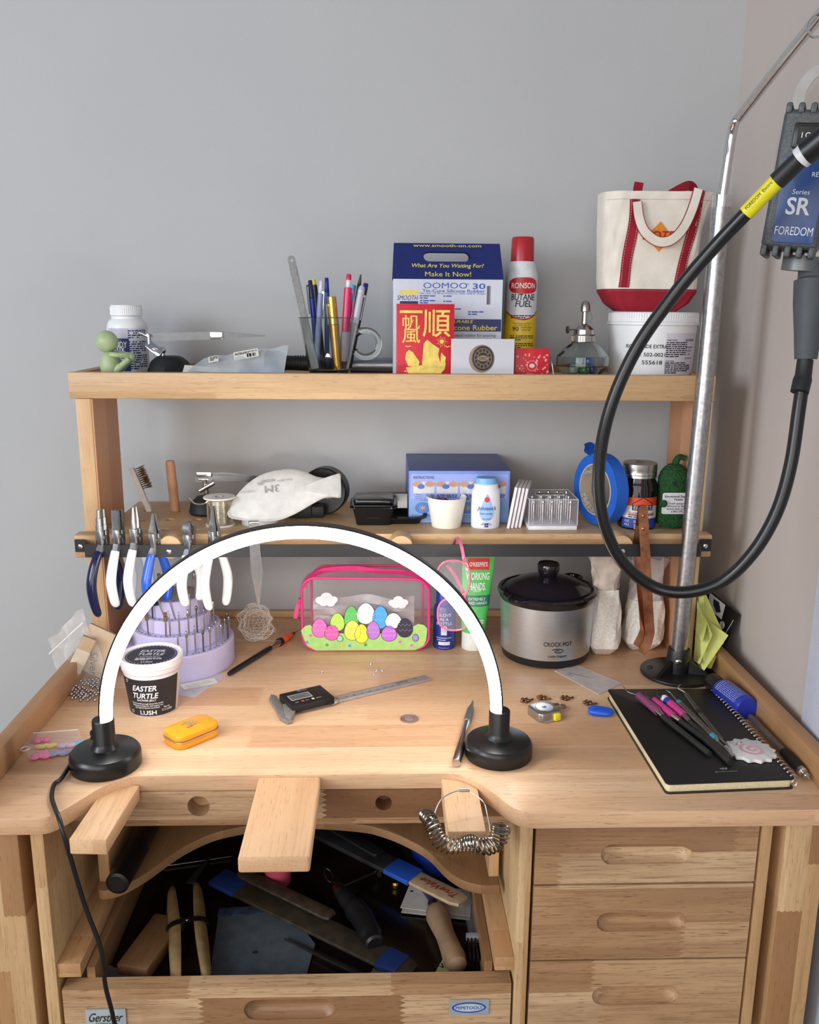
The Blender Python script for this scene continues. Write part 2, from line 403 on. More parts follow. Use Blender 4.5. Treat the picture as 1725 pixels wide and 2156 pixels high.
# recess shelf with the concave front
arc = [(-.360, .995), (-.352, .985), (-.330, .992), (-.305, 1.02), (-.275, 1.068), (-.245, 1.10), (-.215, 1.117), (-.16, 1.132), (-.10, 1.135), (-.03, 1.125), (.0, 1.113), (.03, 1.092), (.062, 1.06), (.085, 1.018), (.105, .996), (.128, .986), (.150, .986)]
arc = [tuple(p)[:2] for p in spl([(a, c, 0) for a, c in arc], 4)]
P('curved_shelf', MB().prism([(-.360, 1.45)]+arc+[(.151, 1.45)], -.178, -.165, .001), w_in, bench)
for x0, x1 in ((-.360, -.346), (.138, .151)):
    P('shelf_side', MB().box(x0, x1, 1.003, 1.45, -.1648, -.10, .001), w_z, bench)
# drawers in the right pedestal
def drawer_front(z0, z1, pz, x0=.1765, x1=.4352, cx=.30585, w=.106, h=.026):
    y0 = .897
    nx = 33; prof = []
    tb = bmesh.new(); ed = []
    def loop(pts, y=0):
        vs = [tb.verts.new((p[0], p[1], y)) for p in pts]
        for i in range(len(vs)): ed.append(tb.edges.new((vs[i], vs[(i+1) % len(vs)])))
        return vs
    loop([(x0, z0), (x1, z0), (x1, z1), (x0, z1)]); lp = rrect(w, h, h/2, 8, cx, pz)
    vi = loop(lp); n = len(vi)
    bmesh.ops.triangle_fill(tb, use_beauty=True, edges=ed)
    for f in list(tb.faces):
        c = f.calc_center_median()
        if all(abs(v.co.x-cx) <= w/2+1e-5 and abs(v.co.y-pz) <= h/2+1e-5 for v in f.verts): tb.faces.remove(f)
    prev = vi
    for k, dy in ((.0, .003), (.45, .0105), (.9, .012)):
        q = [tb.verts.new((cx+(p[0]-cx)*(1-k*h/w), pz+(p[1]-pz)*(1-k)-k*.002, dy)) for p in lp]
        for i in range(n): tb.faces.new((prev[i], prev[(i+1) % n], q[(i+1) % n], q[i]))
        prev = q
    tb.faces.new(prev)
    for a, c in (((x0, z0), (x1, z0)), ((x1, z0), (x1, z1)), ((x1, z1), (x0, z1)), ((x0, z1), (x0, z0))):
        q = [tb.verts.new((a[0], a[1], 0)), tb.verts.new((c[0], c[1], 0)), tb.verts.new((c[0], c[1], .02)), tb.verts.new((a[0], a[1], .02))]; tb.faces.new(q)
    q = [tb.verts.new((a, c, .02)) for a, c in ((x0, z0), (x1, z0), (x1, z1), (x0, z1))]; tb.faces.new(q)
    for v in tb.verts: v.co = V((v.co.x, y0+v.co.z, v.co.y))
    return tb
for z0, z1, pz in ((-.0997, -.0225, -.0622), (-.2021, -.1025, -.152), (-.3045, -.2045, -.2535), (-.41, -.3075, -.36)):
    off = z0*1.0
    tb = drawer_front(z0, z1, pz)
    d = P('drawer', MB().merge(tb), w_fx, bench)
    P('drawer_box', MB().box(.18, .432, .9175, 1.4, z0+.008, z1-.01), w_in, d)
# catch tray
tray = P('catch_tray', MB().merge(drawer_front(-.34, -.2335, -.2655, -.3760, .1548, -.11, .108, .028)), w_fx, bench)
b = MB().box(-.3525, .134, .9172, 1.42, -.268, -.262); P('tray_floor', b, mt((30, 20, 17), .22, var=.25, sc_=14), tray, 'dark stained metal tray floor')
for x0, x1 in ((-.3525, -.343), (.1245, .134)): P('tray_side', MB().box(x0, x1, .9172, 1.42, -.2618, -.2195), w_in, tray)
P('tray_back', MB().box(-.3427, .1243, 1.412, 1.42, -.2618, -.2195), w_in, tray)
# name plates on the tray
b = MB(); b.prism(rrect(.047, .027, .001, 3), 0, .0008, 0, T3(-.3268, .8962, -.2725) @ VT)
pl1 = P('name_plate', b, mt((188, 200, 204), .35, .3), tray)
b = MB(); Tq = T3(-.3268, .8953, -.2705) @ VT
txt(b, 'Gerstner', 0, 0, Tq, h=.012, w=.040, bold=.02, shear=.5); txt(b, 'INTERNATIONAL', .001, -.0085, Tq, h=.0022, w=.026)
for a in ((-.022, .022, .0135-.0022, .0138-.0022), (-.022, .022, -.0152, -.0149)): frect(b, a[0], a[1], a[2], a[3], Tq)
P('lettering', b, ink, pl1)
b = MB(); b.prism(rrect(.048, .0215, .001, 3), 0, .0008, 0, T3(.1045, .8962, -.2655) @ VT)
pl2 = P('name_plate', b, mt((176, 184, 190), .35, .3), tray)
b = MB(); Tq = T3(.1045, .8953, -.2655) @ VT
flat(b, ell(.0205, .0075, 40), Tq); b.mi = 1; flat(b, ell(.018, .0055, 40), Tq, .0003); b.mi = 0
txt(b, 'PEPETOOLS', 0, 0, Tq, eps=.0005, h=.0042, w=.032, bold=.03)
P('emblem', b, [mt((28, 84, 170), .4), mt((190, 198, 204), .35)], pl2)
# bench pin and arm rests
b = MB(); pp = [(-.1487, .815), (-.0765, .815), (-.0745, .974), (-.1475, .974)]
b.box(-.149, -.0745, .812, .974, -.0215, -.003, .003, 3)
solo('bench_pin', b, w_pin, 'flat unfinished pale wooden bench pin jutting from the middle of the apron', 'bench pin')
b = MB(M.Translation((-.3125, .974, 0)) @ M.Rotation(R(-3), 4, 'Z')); b.box(-.0205, .0205, -.113, 0, -.0305, -.0118, .0018)
solo('arm_rest', b, w_pin, 'short wooden arm rest block by the lamp cord at the left of the bench apron', 'arm rest')
b = MB(); b.box(.0725, .1145, .862, .974, -.0325, -.0075, .0015)
solo('arm_rest', b, w_pin, 'wooden arm rest block with the ring sizer looped over it', 'arm rest')
# ================================================================ the hutch
hutch = thing('shelf_hutch', 'pale wooden two-level tool hutch standing on the back of the workbench', 'shelf', T0)
YH = 1.3229; zt0, zt1 = .4174, .4556
P('top_fascia', MB().box(-.4616, .5018, YH, YH+.018, zt0, zt1, .0012), w_x, hutch)
P('top_board', MB().box(-.4605, .5008, YH+.0182, 1.532, .430, .447), w_x, hutch)
for x0, x1 in ((-.4616, -.4445), (.485, .5018)):
    P('top_side', MB().box(x0, x1, YH+.0182, 1.532, zt0, zt1-.0005, .001), w_y, hutch)
P('top_back', MB().box(-.444, .4845, 1.52, 1.532, .4472, .4575), w_y, hutch)
P('upright', MB().box(-.4545, -.432, YH+.003, 1.45, .0006, zt0-.0005, .001), [w_z], hutch)
P('upright', MB().box(.4795, .5015, YH+.003, 1.45, .0006, zt0-.0005, .001), w_z, hutch)
P('upright_facing', MB().box(-.4318, -.4295, YH+.004, 1.449, .0006, zt0-.001), w_zr, hutch)
P('upright_facing', MB().box(.4770, .4793, YH+.004, 1.449, .0006, zt0-.001), w_zr, hutch)
zl1, zl0 = .2153, .1945; YL = 1.3053
# lower shelf board, drilled with two rows of tool holes
holes = []
for i, (px, py) in enumerate(((312, 1075), (378, 1076), (298, 1095), (358, 1094), (415, 1094), (347, 1115), (410, 1116), (470, 1096))):
    q = zp(px, py, zl1); holes.append((q.x, q.y, .0075))
tb = bmesh.new(); ed = []
def _lp(pts):
    vs = [tb.verts.new((p[0], p[1], 0)) for p in pts]
    for i in range(len(vs)): ed.append(tb.edges.new((vs[i], vs[(i+1) % len(vs)])))
_lp([(-.4290, YL), (.4765, YL), (.4765, 1.535), (-.4290, 1.535)])
for cx, cy, r in holes: _lp(ell(r, r, 20, cx, cy))
bmesh.ops.triangle_fill(tb, use_beauty=True, edges=ed)
for f in list(tb.faces):
    if any(all((v.co.x-cx)**2+(v.co.y-cy)**2 < (r*1.01)**2 for v in f.verts) for cx, cy, r in holes): tb.faces.remove(f)
g = bmesh.ops.extrude_face_region(tb, geom=tb.faces[:])
for v in g['geom']:
    if isinstance(v, bmesh.types.BMVert): v.co.z = zl0-zl1
for v in tb.verts: v.co.z += zl1
P('lower_shelf', MB().merge(tb), w_x, hutch)
for x0, x1 in ((-.4640, -.4300), (.4775, .5085)):
    P('end_block', MB().box(x0, x1, YL-.006, YH+.0025, .1792, .2150, .003), w_x, hutch)
# tool bar standing off the shelf edge
zb1, zb0 = .2090, .1902; yb = 1.268
pts = [(-.4610, 1.2978), (-.447, 1.2978), (-.4365, yb), (.4795, yb), (.488, 1.2978), (.5055, 1.2978)]
b = MB(); 
vs = []
for x, y in pts: vs += [(x, y, zb0), (x, y, zb1), (x, y-.003, zb1), (x, y-.003, zb0)]
fs = []
for i in range(len(pts)-1):
    for k in range(4): fs.append((i*4+k, i*4+(k+1) % 4, (i+1)*4+(k+1) % 4, (i+1)*4+k))
fs += [(0, 1, 2, 3), (20, 21, 22, 23)]
b.add(vs, fs); bar = P('tool_bar', b, mt((26, 26, 30), .5), hutch)
for x in (-.4525, .4965):
    b = MB(T3(x, 1.2948, .1985) @ VT); b.lathe([(0, .0018), (.0022, .0017), (.0036, .001), (.004, 0)], seg=16); P('screw', b, chrome, bar)
for px in (357, 845, 1310):
    q = yp(px, 1160, yb); b = MB(T3(q.x, YL-.0005, .2035) @ M.Rotation(R(90), 4, 'X')); b.lathe([(0, .0335), (.0172, .0335), (.0178, .032), (.0178, 0), (0, 0)], seg=24)
    P('dowel_spacer', b, w_x, hutch)
    b = MB(T3(q.x, yb-.003, .1985) @ VT); b.lathe([(0, .0018), (.0024, .0017), (.0038, .001), (.0042, 0)], seg=16); P('screw', b, chrome, bar)
# ================================================================ shared builders
def span(p0, p1, py, Y): a = yp(p0, py, Y); c = yp(p1, py, Y); return (a.x+c.x)/2, c.x-a.x
def zat(py, Y, px=862): return yp(px, py, Y).z
def plate2(outer, holes, z0, z1):
    tb = bmesh.new(); ed = []
    def loop(pts):
        vs = [tb.verts.new((p[0], p[1], z0)) for p in pts]
        for i in range(len(vs)): ed.append(tb.edges.new((vs[i], vs[(i+1) % len(vs)])))
        return vs
    loop(outer); hs = [set(v for v in loop(h)) for h in holes]
    bmesh.ops.triangle_fill(tb, use_beauty=True, edges=ed)
    for f in list(tb.faces):
        if any(all(v in h for v in f.verts) for h in hs): tb.faces.remove(f)
    if z1 != z0:
        g = bmesh.ops.extrude_face_region(tb, geom=tb.faces[:])
        for v in g['geom']:
            if isinstance(v, bmesh.types.BMVert): v.co.z = z1
    return tb
ZT = .4472         # upper shelf surface
ZL = .2155         # lower shelf surface
navy = mt((30, 38, 92), .5); red = mt((186, 28, 44), .5); yel = mt((232, 208, 48), .5); gold = mt((212, 176, 84), .28, 1, .1)
wplas = mt((228, 230, 232), .4, var=.01)
# ================================================================ upper shelf, left to right
b = MB(); b.box(0, .110, -.04, .035, 0, .0035, .001)
q = yp(176, 776, 1.37); solo('plastic_case', b, film((190, 200, 204), .55), 'flat clear plastic case under the green toy figure on the upper shelf', 'case', (q.x, 1.37, ZT))
x, w = span(203, 255, 720, 1.372); g = .00135*.74
fig = thing('toy_figure', 'small pale green sitting toy figure beside the white flux bottle', 'toy', (x+.002, 1.368, ZT+.0037))
gm = mt((166, 184, 140), .45, subsurface=.0) if False else mt((166, 184, 140), .45)
b = MB(); b.lathe([(0, 0), (.012, 0), (.0155, .004), (.0168, .011), (.0160, .019), (.0135, .0255), (.0105, .030), (.007, .033), (0, .034)], seg=28, sx=.95); P('body', b, gm, fig)
hd = P('head', MB().ball((-.0035, -.001, .0478), .0168, .016, .0165, 28), gm, fig)
b = MB()
for s in (-1, 1):
    b.tube(spl([(.004, s*.012, .029), (.014, s*.013, .0285), (.024, s*.008, .028), (.0305, s*.003, .026)], 5), [.0042]*5+[.004]*5+[.0042]*5+[.0048], 10)
b.ball((.0315, 0, .0245), .0062, .0072, .0068, 12); P('arms', b, gm, fig)
b = MB()
for s in (-1, 1): b.tube(spl([(.006, s*.007, .004), (.018, s*.008, .012), (.030, s*.006, .0225)], 6), [.0062]*6+[.005]*6+[.0045], 10)
P('legs', b, gm, fig)
# flux bottle
Y = 1.445; x, w = span(228, 311, 715, Y); r = w/2; h = zat(647, Y)-ZT
bt = thing('flux_bottle', 'white plastic flux bottle with navy label behind the green toy figure', 'bottle', (x, Y, ZT))
P('body', MB().lathe([(0, 0), (r*.93, 0), (r, .003), (r, h*.68), (r*.93, h*.755), (r*.76, h*.80), (r*.74, h*.84), (0, h*.84)]), wplas, bt)
b = MB(); cr = r*.77
b.lathe([(cr*.96, h*.845), (cr, h*.85), (cr, h*.985), (cr*.95, h), (0, h)], seg=48)
for k in range(48): a = 2*PI*k/48; b.box(cr*C(a)-.0004, cr*C(a)+.0004, cr*S(a)-.0004, cr*S(a)+.0004, h*.86, h*.97)
P('cap', b, wplas, bt)
b = MB(); patch(b, r, -.85, .32, .004, h*.52); b.mi = 1; patch(b, r, -.85, .32, h*.52, h*.665); b.mi = 2; patch(b, r, .36, 1.25, .004, h*.665, .0001)
P('label', b, [navy, mt((188, 184, 200), .5), mt((206, 212, 222), .5)], bt)
b = MB(); wr = (r, -.27)
txt(b, 'HANDY', 0, h*.43, wrap=wr, h=.0088, w=.030, bold=.02, eps=.0005); txt(b, 'FLUX', .001, h*.355, wrap=wr, h=.0085, w=.021, bold=.02, eps=.0005)
lines(b, -.012, .012, h*.26, .003, 4, wrap=wr, eps=.0005); lines(b, -.008, .01, h*.12, .003, 2, wrap=wr, eps=.0005)
P('lettering', b, white, bt)
b = MB(); txt(b, 'SuperFlux', .0, h*.59, wrap=wr, h=.0042, w=.024, shear=.4, eps=.0005) if False else lines(b, -.012, .012, h*.57, .0045, 1, wrap=wr, eps=.0005)
for z, n in ((h*.62, 4), (h*.46, 6), (h*.26, 7)): lines(b, -.016, .016, z, .0034, n, wrap=(r, .8), eps=.0004, seed=n)
P('fine_print', b, navy, bt)
# third hand with tweezers
x, w = span(312, 402, 760, 1.41)
th = thing('helping_hand', 'black-based helping hand stand holding long chrome tweezers, on the upper shelf', 'tool stand', (x, 1.41, ZT))
P('base', MB().lathe([(0, 0), (w*.52, 0), (w*.55, .003), (w*.44, .020), (w*.32, .0265), (w*.24, .0285), (0, .0285)], seg=8), blackm, th)
b = MB(); b.cyl((-.010, 0, .028), (-.010, 0, .035), .0035); b.ball((-.010, 0, .037), .0055)
P('ball_joint', b, chrome, th)
b = MB(T3(-.022, -.004, .040, 70, 0, 0) @ M.Rotation(R(-38), 4, 'Z')); b.prism(rrect(.030, .013, .004), -.002, .002, .0008); b.cyl((0, 0, 0), (0, 0, .008), .0022); b.cyl((0, 0, .007), (.009, .002, .007), .001)
P('clamp_plate', b, chrome, th)
b = MB(); b.cyl((-.030, 0, .040), (-.030, 0, .062), .0038); b.cyl((-.030, 0, .0575), (-.044, -.002, .064), .0032, .0012); b.cyl((-.030, .006, .060), (-.030, -.008, .060), .0022)
P('tweezer_clamp', b, chrome, th)
tw = MB()
for s in (-1, 1):
    tw.strap([(-.028, s*.001, .058), (0, s*.0045, .0585), (.055, s*.005, .060), (.10, s*.003, .0605), (.152, s*.0004, .0598)], .0115, .0009, up=(0, 1, 0)) if False else tw.sweep([(-.028, s*.001, .057), (0, s*.0045, .058), (.065, s*.005, .0602), (.10, s*.003, .0606), (.150, s*.0004, .0603)], [(-.0005, -1), (.0005, -1), (.0005, 1), (-.0005, 1)], [(1, .006), (1, .0062), (1, .0062), (1, .0042), (1, .0009)], up=(0, 0, 1))
P('tweezers', tw, mt((112, 114, 116), .42, .7), th)
b = MB().box(.066, .086, -.0065, .0065, .0545, .0662, .001); P('tweezer_collar', b, chrome, th)
# bag of small parts with blue card
x, w = span(392, 600, 760, 1.37)
bg = thing('zip_bag', 'crumpled clear zip bag holding white and blue cards on the upper shelf', 'plastic bag', (x, 1.375, ZT))
def bagf(u, v, s=1): 
    z = .004+v*.038*(.6+.5*u)+s*.006*S(PI*u)*S(PI*v); return ((u-.5)*w*(1-.12*v)+v*.012, v*.055-.03+.003*S(9*u), z+.0013*S(23*u+5*v))
b = MB(); b.sheet(lambda u, v: bagf(u, v, 1), 28, 8); b.sheet(lambda u, v: bagf(u, v, -.6), 28, 8); P('bag', b, film((214, 222, 228), .42), bg)
b = MB(T3(-.030, -.012, .006, 28, 4, 3)); b.box(-.048, .048, -.02, .014, 0, .0012); P('white_card', b, paper, bg)
b = MB(T3(-.030, -.012, .006, 28, 4, 3)); txt(b, 'foredom', -.02, -.004, M.Translation((0, 0, .0013)), h=.005, w=.026, bold=.03) if False else lines(b, -.04, -.006, -.004, .005, 2, M.Translation((0, 0, .0013)))
P('print', b, mt((60, 110, 190), .5), bg)
b = MB(T3(.032, -.010, .008, 34, -3, 0)); b.box(-.028, .03, -.014, .012, 0, .001); P('blue_card', b, mt((44, 128, 204), .5), bg)
b = MB(T3(.018, .004, .0335, 40, -10, 4)); b.box(-.022, .016, -.009, .009, 0, .0004); b.mi = 1; bars(b, -.002, .014, -.007, .0005, M.Translation((0, 0, .0005))); lines(b, -.02, .014, .004, .0026, 2, M.Translation((0, 0, .0005)))
b.mi = 0; b.T = T3(-.032, -.004, .026, 40, -8, 4); b.box(-.009, .006, -.006, .006, 0, .0004); b.mi = 1; lines(b, -.007, .005, .003, .003, 3, M.Translation((0, 0, .0005)))
P('barcode_sticker', b, [paper, ink], bg)
# black torch lying
q0 = yp(562, 752, 1.43); q1 = yp(642, 770, 1.43)
tq = thing('flashlight', 'black ridged flashlight lying behind the glass mug', 'flashlight', (q0.x, 1.44, ZT+.0185))
P('barrel', MB().cyl((.0, 0, 0), (.105, -.005, -.004), .0115), blackm, tq)
b = MB(); b.lathe([(0, -.004), (.015, -.004), (.0175, 0), (.0175, .022), (.014, .028), (0, .028)], seg=24); 
for v in b.b.verts: v.co = V((v.co.z, v.co.y, v.co.x))
P('head', b, blackm, tq)
b = MB()
for i in range(5): b.torus((.045+i*.004, -.002, -.001), .0116, .0007, (1, 0, 0))
P('grip_rings', b, black, tq)
# glass mug
Y = 1.40; x, w = span(628, 755, 670, Y); rr = w/2; hm = zat(668, Y, 690)-ZT; x2, w2 = span(655, 735, 780, Y); rb = w2/2
mug = thing('glass_mug', 'tall clear glass mug with ring handle holding pens and a steel ruler', 'mug', (x, Y, ZT))
b = MB().lathe([(0, 0), (rb, 0), (rb*1.03, .003), (rr, hm-.001), (rr-.0012, hm), (rr-.0024, hm-.001), (rb*.95, .011), (0, .009)], seg=40)
P('body', b, glass(), mug)
b = MB(); hx = span(740, 797, 722, Y); b.tube([(yp(770, 724, Y).x-x+.0205*C(a), 0, zat(724, Y)-ZT+.0205*S(a)) for a in [R(d) for d in range(-150, 151, 10)]], .0052, 12, up=(0, 1, 0))
P('handle', b, glass(), mug)
mz = ZT+.012
def stick(name, label, cat, top, bot, ytop, ybot, parts, group='pens in the glass mug'):
    """slim thing standing in the mug; top and bottom seen at pixels, parts = (name, t0, t1, r0, r1, material)"""
    a = yp(top[0], top[1], ytop); c = yp(bot[0], bot[1], ybot); d = a-c
    t = (mz-c.z)/d.z; c = c+d*t; d = a-c; L = d.length
    th_ = thing(name, label, cat, c, group=group); th_.rotation_euler = d.to_track_quat('Z', 'Y').to_euler()
    for pn, t0, t1, ra, rb_, m_ in parts:
        if pn in ('clip',): b_ = MB().box(-.0012, .0012, -ra-.0022, -ra-.001, t0*L, t1*L, .0004); b_.box(-.0012, .0012, -ra-.0022, -ra*.6, t1*L-.003, t1*L)
        else: b_ = MB().lathe([(0, t0*L), (ra*.9, t0*L), (ra, t0*L+.0006), (rb_, t1*L-.0006), (rb_*.88, t1*L), (0, t1*L)], seg=16)
        P(pn, b_, m_, th_)
    return th_, L
blu = mt((28, 48, 150), .3); dblu = mt((20, 28, 84), .35); clr = film((210, 220, 230), .6)
a = yp(612, 538, 1.385); c = yp(668, 790, 1.385); d = a-c; c = c+d*((mz-c.z)/d.z); d = a-c
ru = thing('steel_ruler', 'steel ruler with a rounded holed end leaning out of the glass mug', 'ruler', c); ru.rotation_euler = (0, math.atan2(d.x, d.z), 0)
L = d.length; hw = .0058
o2 = [(-hw, 0), (hw, 0)]+[(hw*C(t), L-hw+hw*S(t)) for t in [PI*k/12 for k in range(13)]]
P('blade', MB(VT).merge(plate2(o2, [ell(.0022, .0022, 14, 0, L-.0075)], -.0004, .0004)), mt((122, 124, 124), .5, .7), ru)
b = MB()
for i in range(60): frect(b, hw-(.0035 if i % 5 == 0 else .002), hw-.0002, L-.018-i*.0021, L-.0184-i*.0021, eps=.0006)
for i in range(12): frect(b, -hw+.0004, -hw+.002, L-.02-i*.008, L-.0205-i*.008, eps=.0006)
P('graduations', b, ink, ru)
stick('ballpoint_pen', 'dark blue clicker pen at the left in the glass mug', 'pen', (653, 590), (672, 780), 1.40, 1.40, [('barrel', 0, .8, .0042, .0046, blu), ('grip', .1, .35, .0048, .0048, dblu), ('cap', .8, 1, .0046, .003, dblu), ('clip', .62, .95, .0045, 0, dblu)])
stick('ballpoint_pen', 'black pen with yellow tip standing behind the blue pens', 'pen', (661, 587), (682, 770), 1.425, 1.41, [('barrel', 0, .93, .004, .004, black), ('cap', .93, 1, .0034, .002, yel)])
stick('ballpoint_pen', 'clear and grey pen beside the dark blue one in the mug', 'pen', (677, 591), (666, 780), 1.385, 1.39, [('barrel', 0, .86, .0044, .0044, mt((128, 138, 170), .3)), ('cap', .86, 1, .0036, .003, mt((196, 200, 208), .3)), ('clip', .6, .88, .0044, 0, chrome)])
stick('ballpoint_pen', 'bright blue pen standing at the back of the glass mug', 'pen', (688, 585), (690, 770), 1.43, 1.42, [('barrel', 0, .84, .004, .0042, mt((34, 84, 150), .3)), ('cap', .84, 1, .004, .003, blu), ('clip', .66, .9, .0042, 0, blu)])
stick('gold_pen', 'thick shiny gold pen at the front of the glass mug', 'pen', (698, 624), (712, 790), 1.378, 1.383, [('barrel', 0, .62, .0068, .0078, mt((206, 160, 80), .15, 1)), ('cap', .62, 1, .0078, .0070, mt((222, 184, 104), .12, 1)), ('clip', .62, .9, .008, 0, mt((240, 220, 160), .1, 1))])
stick('marker_pen', 'light blue marker standing behind the pink pencil', 'marker', (744, 600), (712, 780), 1.42, 1.41, [('barrel', 0, .6, .0045, .0052, mt((70, 150, 200), .4)), ('cap', .6, 1, .0054, .005, mt((84, 172, 222), .4))])
pk = mt((206, 36, 96), .25)
stick('mechanical_pencil', 'pink see-through mechanical pencil with grey grip in the mug', 'pencil', (735, 577), (722, 790), 1.385, 1.385, [('tip', 0, .08, .0025, .005, dsteel), ('grip', .08, .4, .0066, .0066, mt((176, 168, 176), .6)), ('barrel', .4, .86, .0062, .0060, pk), ('ferrule', .86, .94, .0036, .0036, mt((230, 214, 220), .4)), ('eraser_cap', .94, 1, .0042, .0036, pk), ('clip', .52, .83, .0072, 0, pk)])
sh, L = stick('marker_pen', 'pale grey permanent marker leaning right in the glass mug', 'marker', (763, 602), (728, 775), 1.392, 1.39, [('barrel', 0, .55, .005, .0058, mt((166, 170, 180), .4)), ('cap', .55, .96, .0062, .0054, mt((180, 184, 196), .35)), ('cap_end', .96, 1, .0052, .0036, mt((180, 184, 196), .35)), ('clip', .6, .9, .0060, 0, mt((180, 184, 196), .35))])
b = MB(M.Translation((0, -.0062, L*.38)) @ VT @ M.Rotation(R(90), 4, 'Z')); b.merge(tmesh('Sharpie', h=.0065, w=.034, shear=.3, bold=.02), M.Translation((0, 0, .0006))); P('lettering', b, ink, sh)
stick('paint_brush', 'thin black flat-tipped brush handle rising behind the grey marker', 'brush', (760, 578), (730, 760), 1.41, 1.41, [('handle', 0, .9, .0028, .0030, blackm), ('tip', .9, 1, .003, .0012, mt((70, 60, 56), .5))])
stick('ballpoint_pen', 'black pen with dark blue end leaning at the right of the mug', 'pen', (771, 597), (736, 775), 1.425, 1.40, [('barrel', 0, .93, .0036, .0042, black), ('cap', .93, 1, .0044, .004, blu)])
# silver cylinder behind
q0 = yp(738, 776, 1.46); q1 = yp(826, 776, 1.46)
sv = thing('metal_canister', 'brushed silver cylinder lying on its side behind the glass mug', 'canister', (q0.x, 1.46, ZT+.0125))
P('tube', MB().lathe([(0, 0), (.0115, 0), (.0125, .001), (.0125, q1.x-q0.x+.006), (.0115, q1.x-q0.x+.007), (0, q1.x-q0.x+.007)]) if False else MB().cyl((0, 0, 0), (q1.x-q0.x+.006, 0, 0), .0122, seg=32), mt((150, 152, 156), .35, 1), sv)
P('band', MB().cyl((.0, 0, -.0002), (.086, 0, -.0002), .0124, seg=32) if False else MB().box(.002, .066, -.0128, -.0118, -.0075, -.0035), black, sv)
# moulding rubber carton
Y = 1.405; xl = yp(828, 700, Y).x; xr = yp(1056, 700, Y).x; z1 = zat(588, Y, 940); yt2 = 1.442; zt = zat(513, yt2, 940)
W_ = xr-xl; cx = (xl+xr)/2; H_ = z1-ZT
ob = thing('rubber_kit_box', 'white and navy gable-top carton of silicone moulding rubber with handle slot', 'box', (cx, Y, ZT))
cw = mt((206, 212, 224), .5, var=.02); cb = mt((28, 40, 104), .4)
P('body', MB().box(-W_/2, W_/2, 0, .11, 0, H_), cw, ob)
sl = math.atan2(yt2-Y, zt-z1); pl = math.hypot(yt2-Y, zt-z1)
hole = rrect(yp(988, 540, yt2).x-yp(891, 540, yt2).x, .018, .0088, 6, yp(940, 540, yt2).x-cx, pl*.62)
op = [(-W_/2-.001, 0), (W_/2+.001, 0), (W_/2-.002, pl), (-W_/2+.001, pl)]
gt = M.Translation((0, -.0003, H_)) @ M.Rotation(-sl, 4, 'X') @ VT
P('handle_panel', MB(gt).merge(plate2(op, [hole], 0, .0008)), cb, ob)
g2 = M.Translation((0, 2*(yt2-Y)+.0003, H_)) @ M.Rotation(sl, 4, 'X') @ VT
P('rear_panel', MB(g2).merge(plate2(op, [hole], 0, .0008)), cb, ob)
b = MB(); G2 = gt @ M.Translation((0, 0, .0009))
ye = mt((236, 214, 96), .5)
txt(b, 'www.smooth-on.com', .0, pl*.93, G2, h=.0055, w=W_*.63, bold=.01)
txt(b, 'What Are You Waiting For?', .0, pl*.35, G2, h=.0095, w=W_*.66, shear=.2, bold=.02); txt(b, 'Make It Now!', 0, pl*.13, G2, h=.0088, w=W_*.42, bold=.035)
P('lettering', b, ye, ob)
s_ = W_/230.
def bx(px): return (px-942)*s_
def bz(py): return H_*(1-(py-588)/(793-588.))
b = MB()
txt(b, 'OOMOO', bx(936), bz(601), h=.0085, w=92*s_, bold=.035); txt(b, '30', bx(1007), bz(602), h=.0085, w=27*s_, bold=.035); txt(b, 'TM', bx(983), bz(598), h=.0022)
txt(b, 'Tin-Cure Silicone Rubber', bx(954), bz(612), h=.0048, w=132*s_, bold=.02); txt(b, 'Mix ratio: 1A:1B by Volume or 100A:130B by Weight', bx(952), bz(618), h=.0030, w=138*s_, bold=.01)
lines(b, bx(883), bx(917), bz(624), .0032, 2); lines(b, bx(932), bx(972), bz(624), .0030, 1); lines(b, bx(883), bx(915), bz(634), .0032, 2); lines(b, bx(932), bx(972), bz(635), .003, 1)
lines(b, bx(950), bx(990), bz(651), .0034, 1); lines(b, bx(985), bx(1018), bz(657), .0036, 2)
P('blue_print', b, mt((58, 84, 176), .5), ob)
b = MB(); flat(b, [(bx(966), bz(671)), (bx(1056), bz(671)), (bx(1056), bz(697)), (bx(920), bz(697)), (bx(920), bz(671))]); flat(b, [(bx(841), bz(634)), (bx(879), bz(634)), (bx(879), bz(642)), (bx(841), bz(642))])
txt(b, 'SMOOTH', bx(857), bz(627), h=.007, w=44*s_, shear=.25, bold=.03); txt(b, 'Liquid rubber for pouring', bx(1000), bz(706), h=.0056, w=90*s_); txt(b, 'over original models', bx(1000), bz(715), h=.0056, w=78*s_)
P('navy_print', b, cb, ob)
b = MB(); txt(b, 'POURABLE', bx(968), bz(676), h=.0045, w=56*s_, shear=.2, bold=.03, eps=.0005); txt(b, 'Silicone Rubber', bx(992), bz(689), h=.008, w=112*s_, bold=.03, eps=.0005)
flat(b, [(bx(841), bz(611)), (bx(879), bz(611)), (bx(879), bz(619)), (bx(866), bz(621)), (bx(841), bz(619))], eps=.0004)
P('yellow_print', b, ye, ob)
b = MB(); bars(b, bx(1024), bx(1033), bz(640), bz(601)); P('barcode', b, ink, ob)
b = MB()
b.add([(W_/2+.0004, 0, 0), (W_/2+.0004, .11, 0), (W_/2+.0004, .11, H_*.55), (W_/2+.0004, 0, H_*.55)], [(0, 1, 2, 3)]); b.mi = 1; b.add([(W_/2+.0004, 0, H_*.55), (W_/2+.0004, .11, H_*.55), (W_/2+.0004, .11, H_), (W_/2+.0004, 0, H_)], [(0, 1, 2, 3)])
P('side_print', b, [yel, blackm], ob)
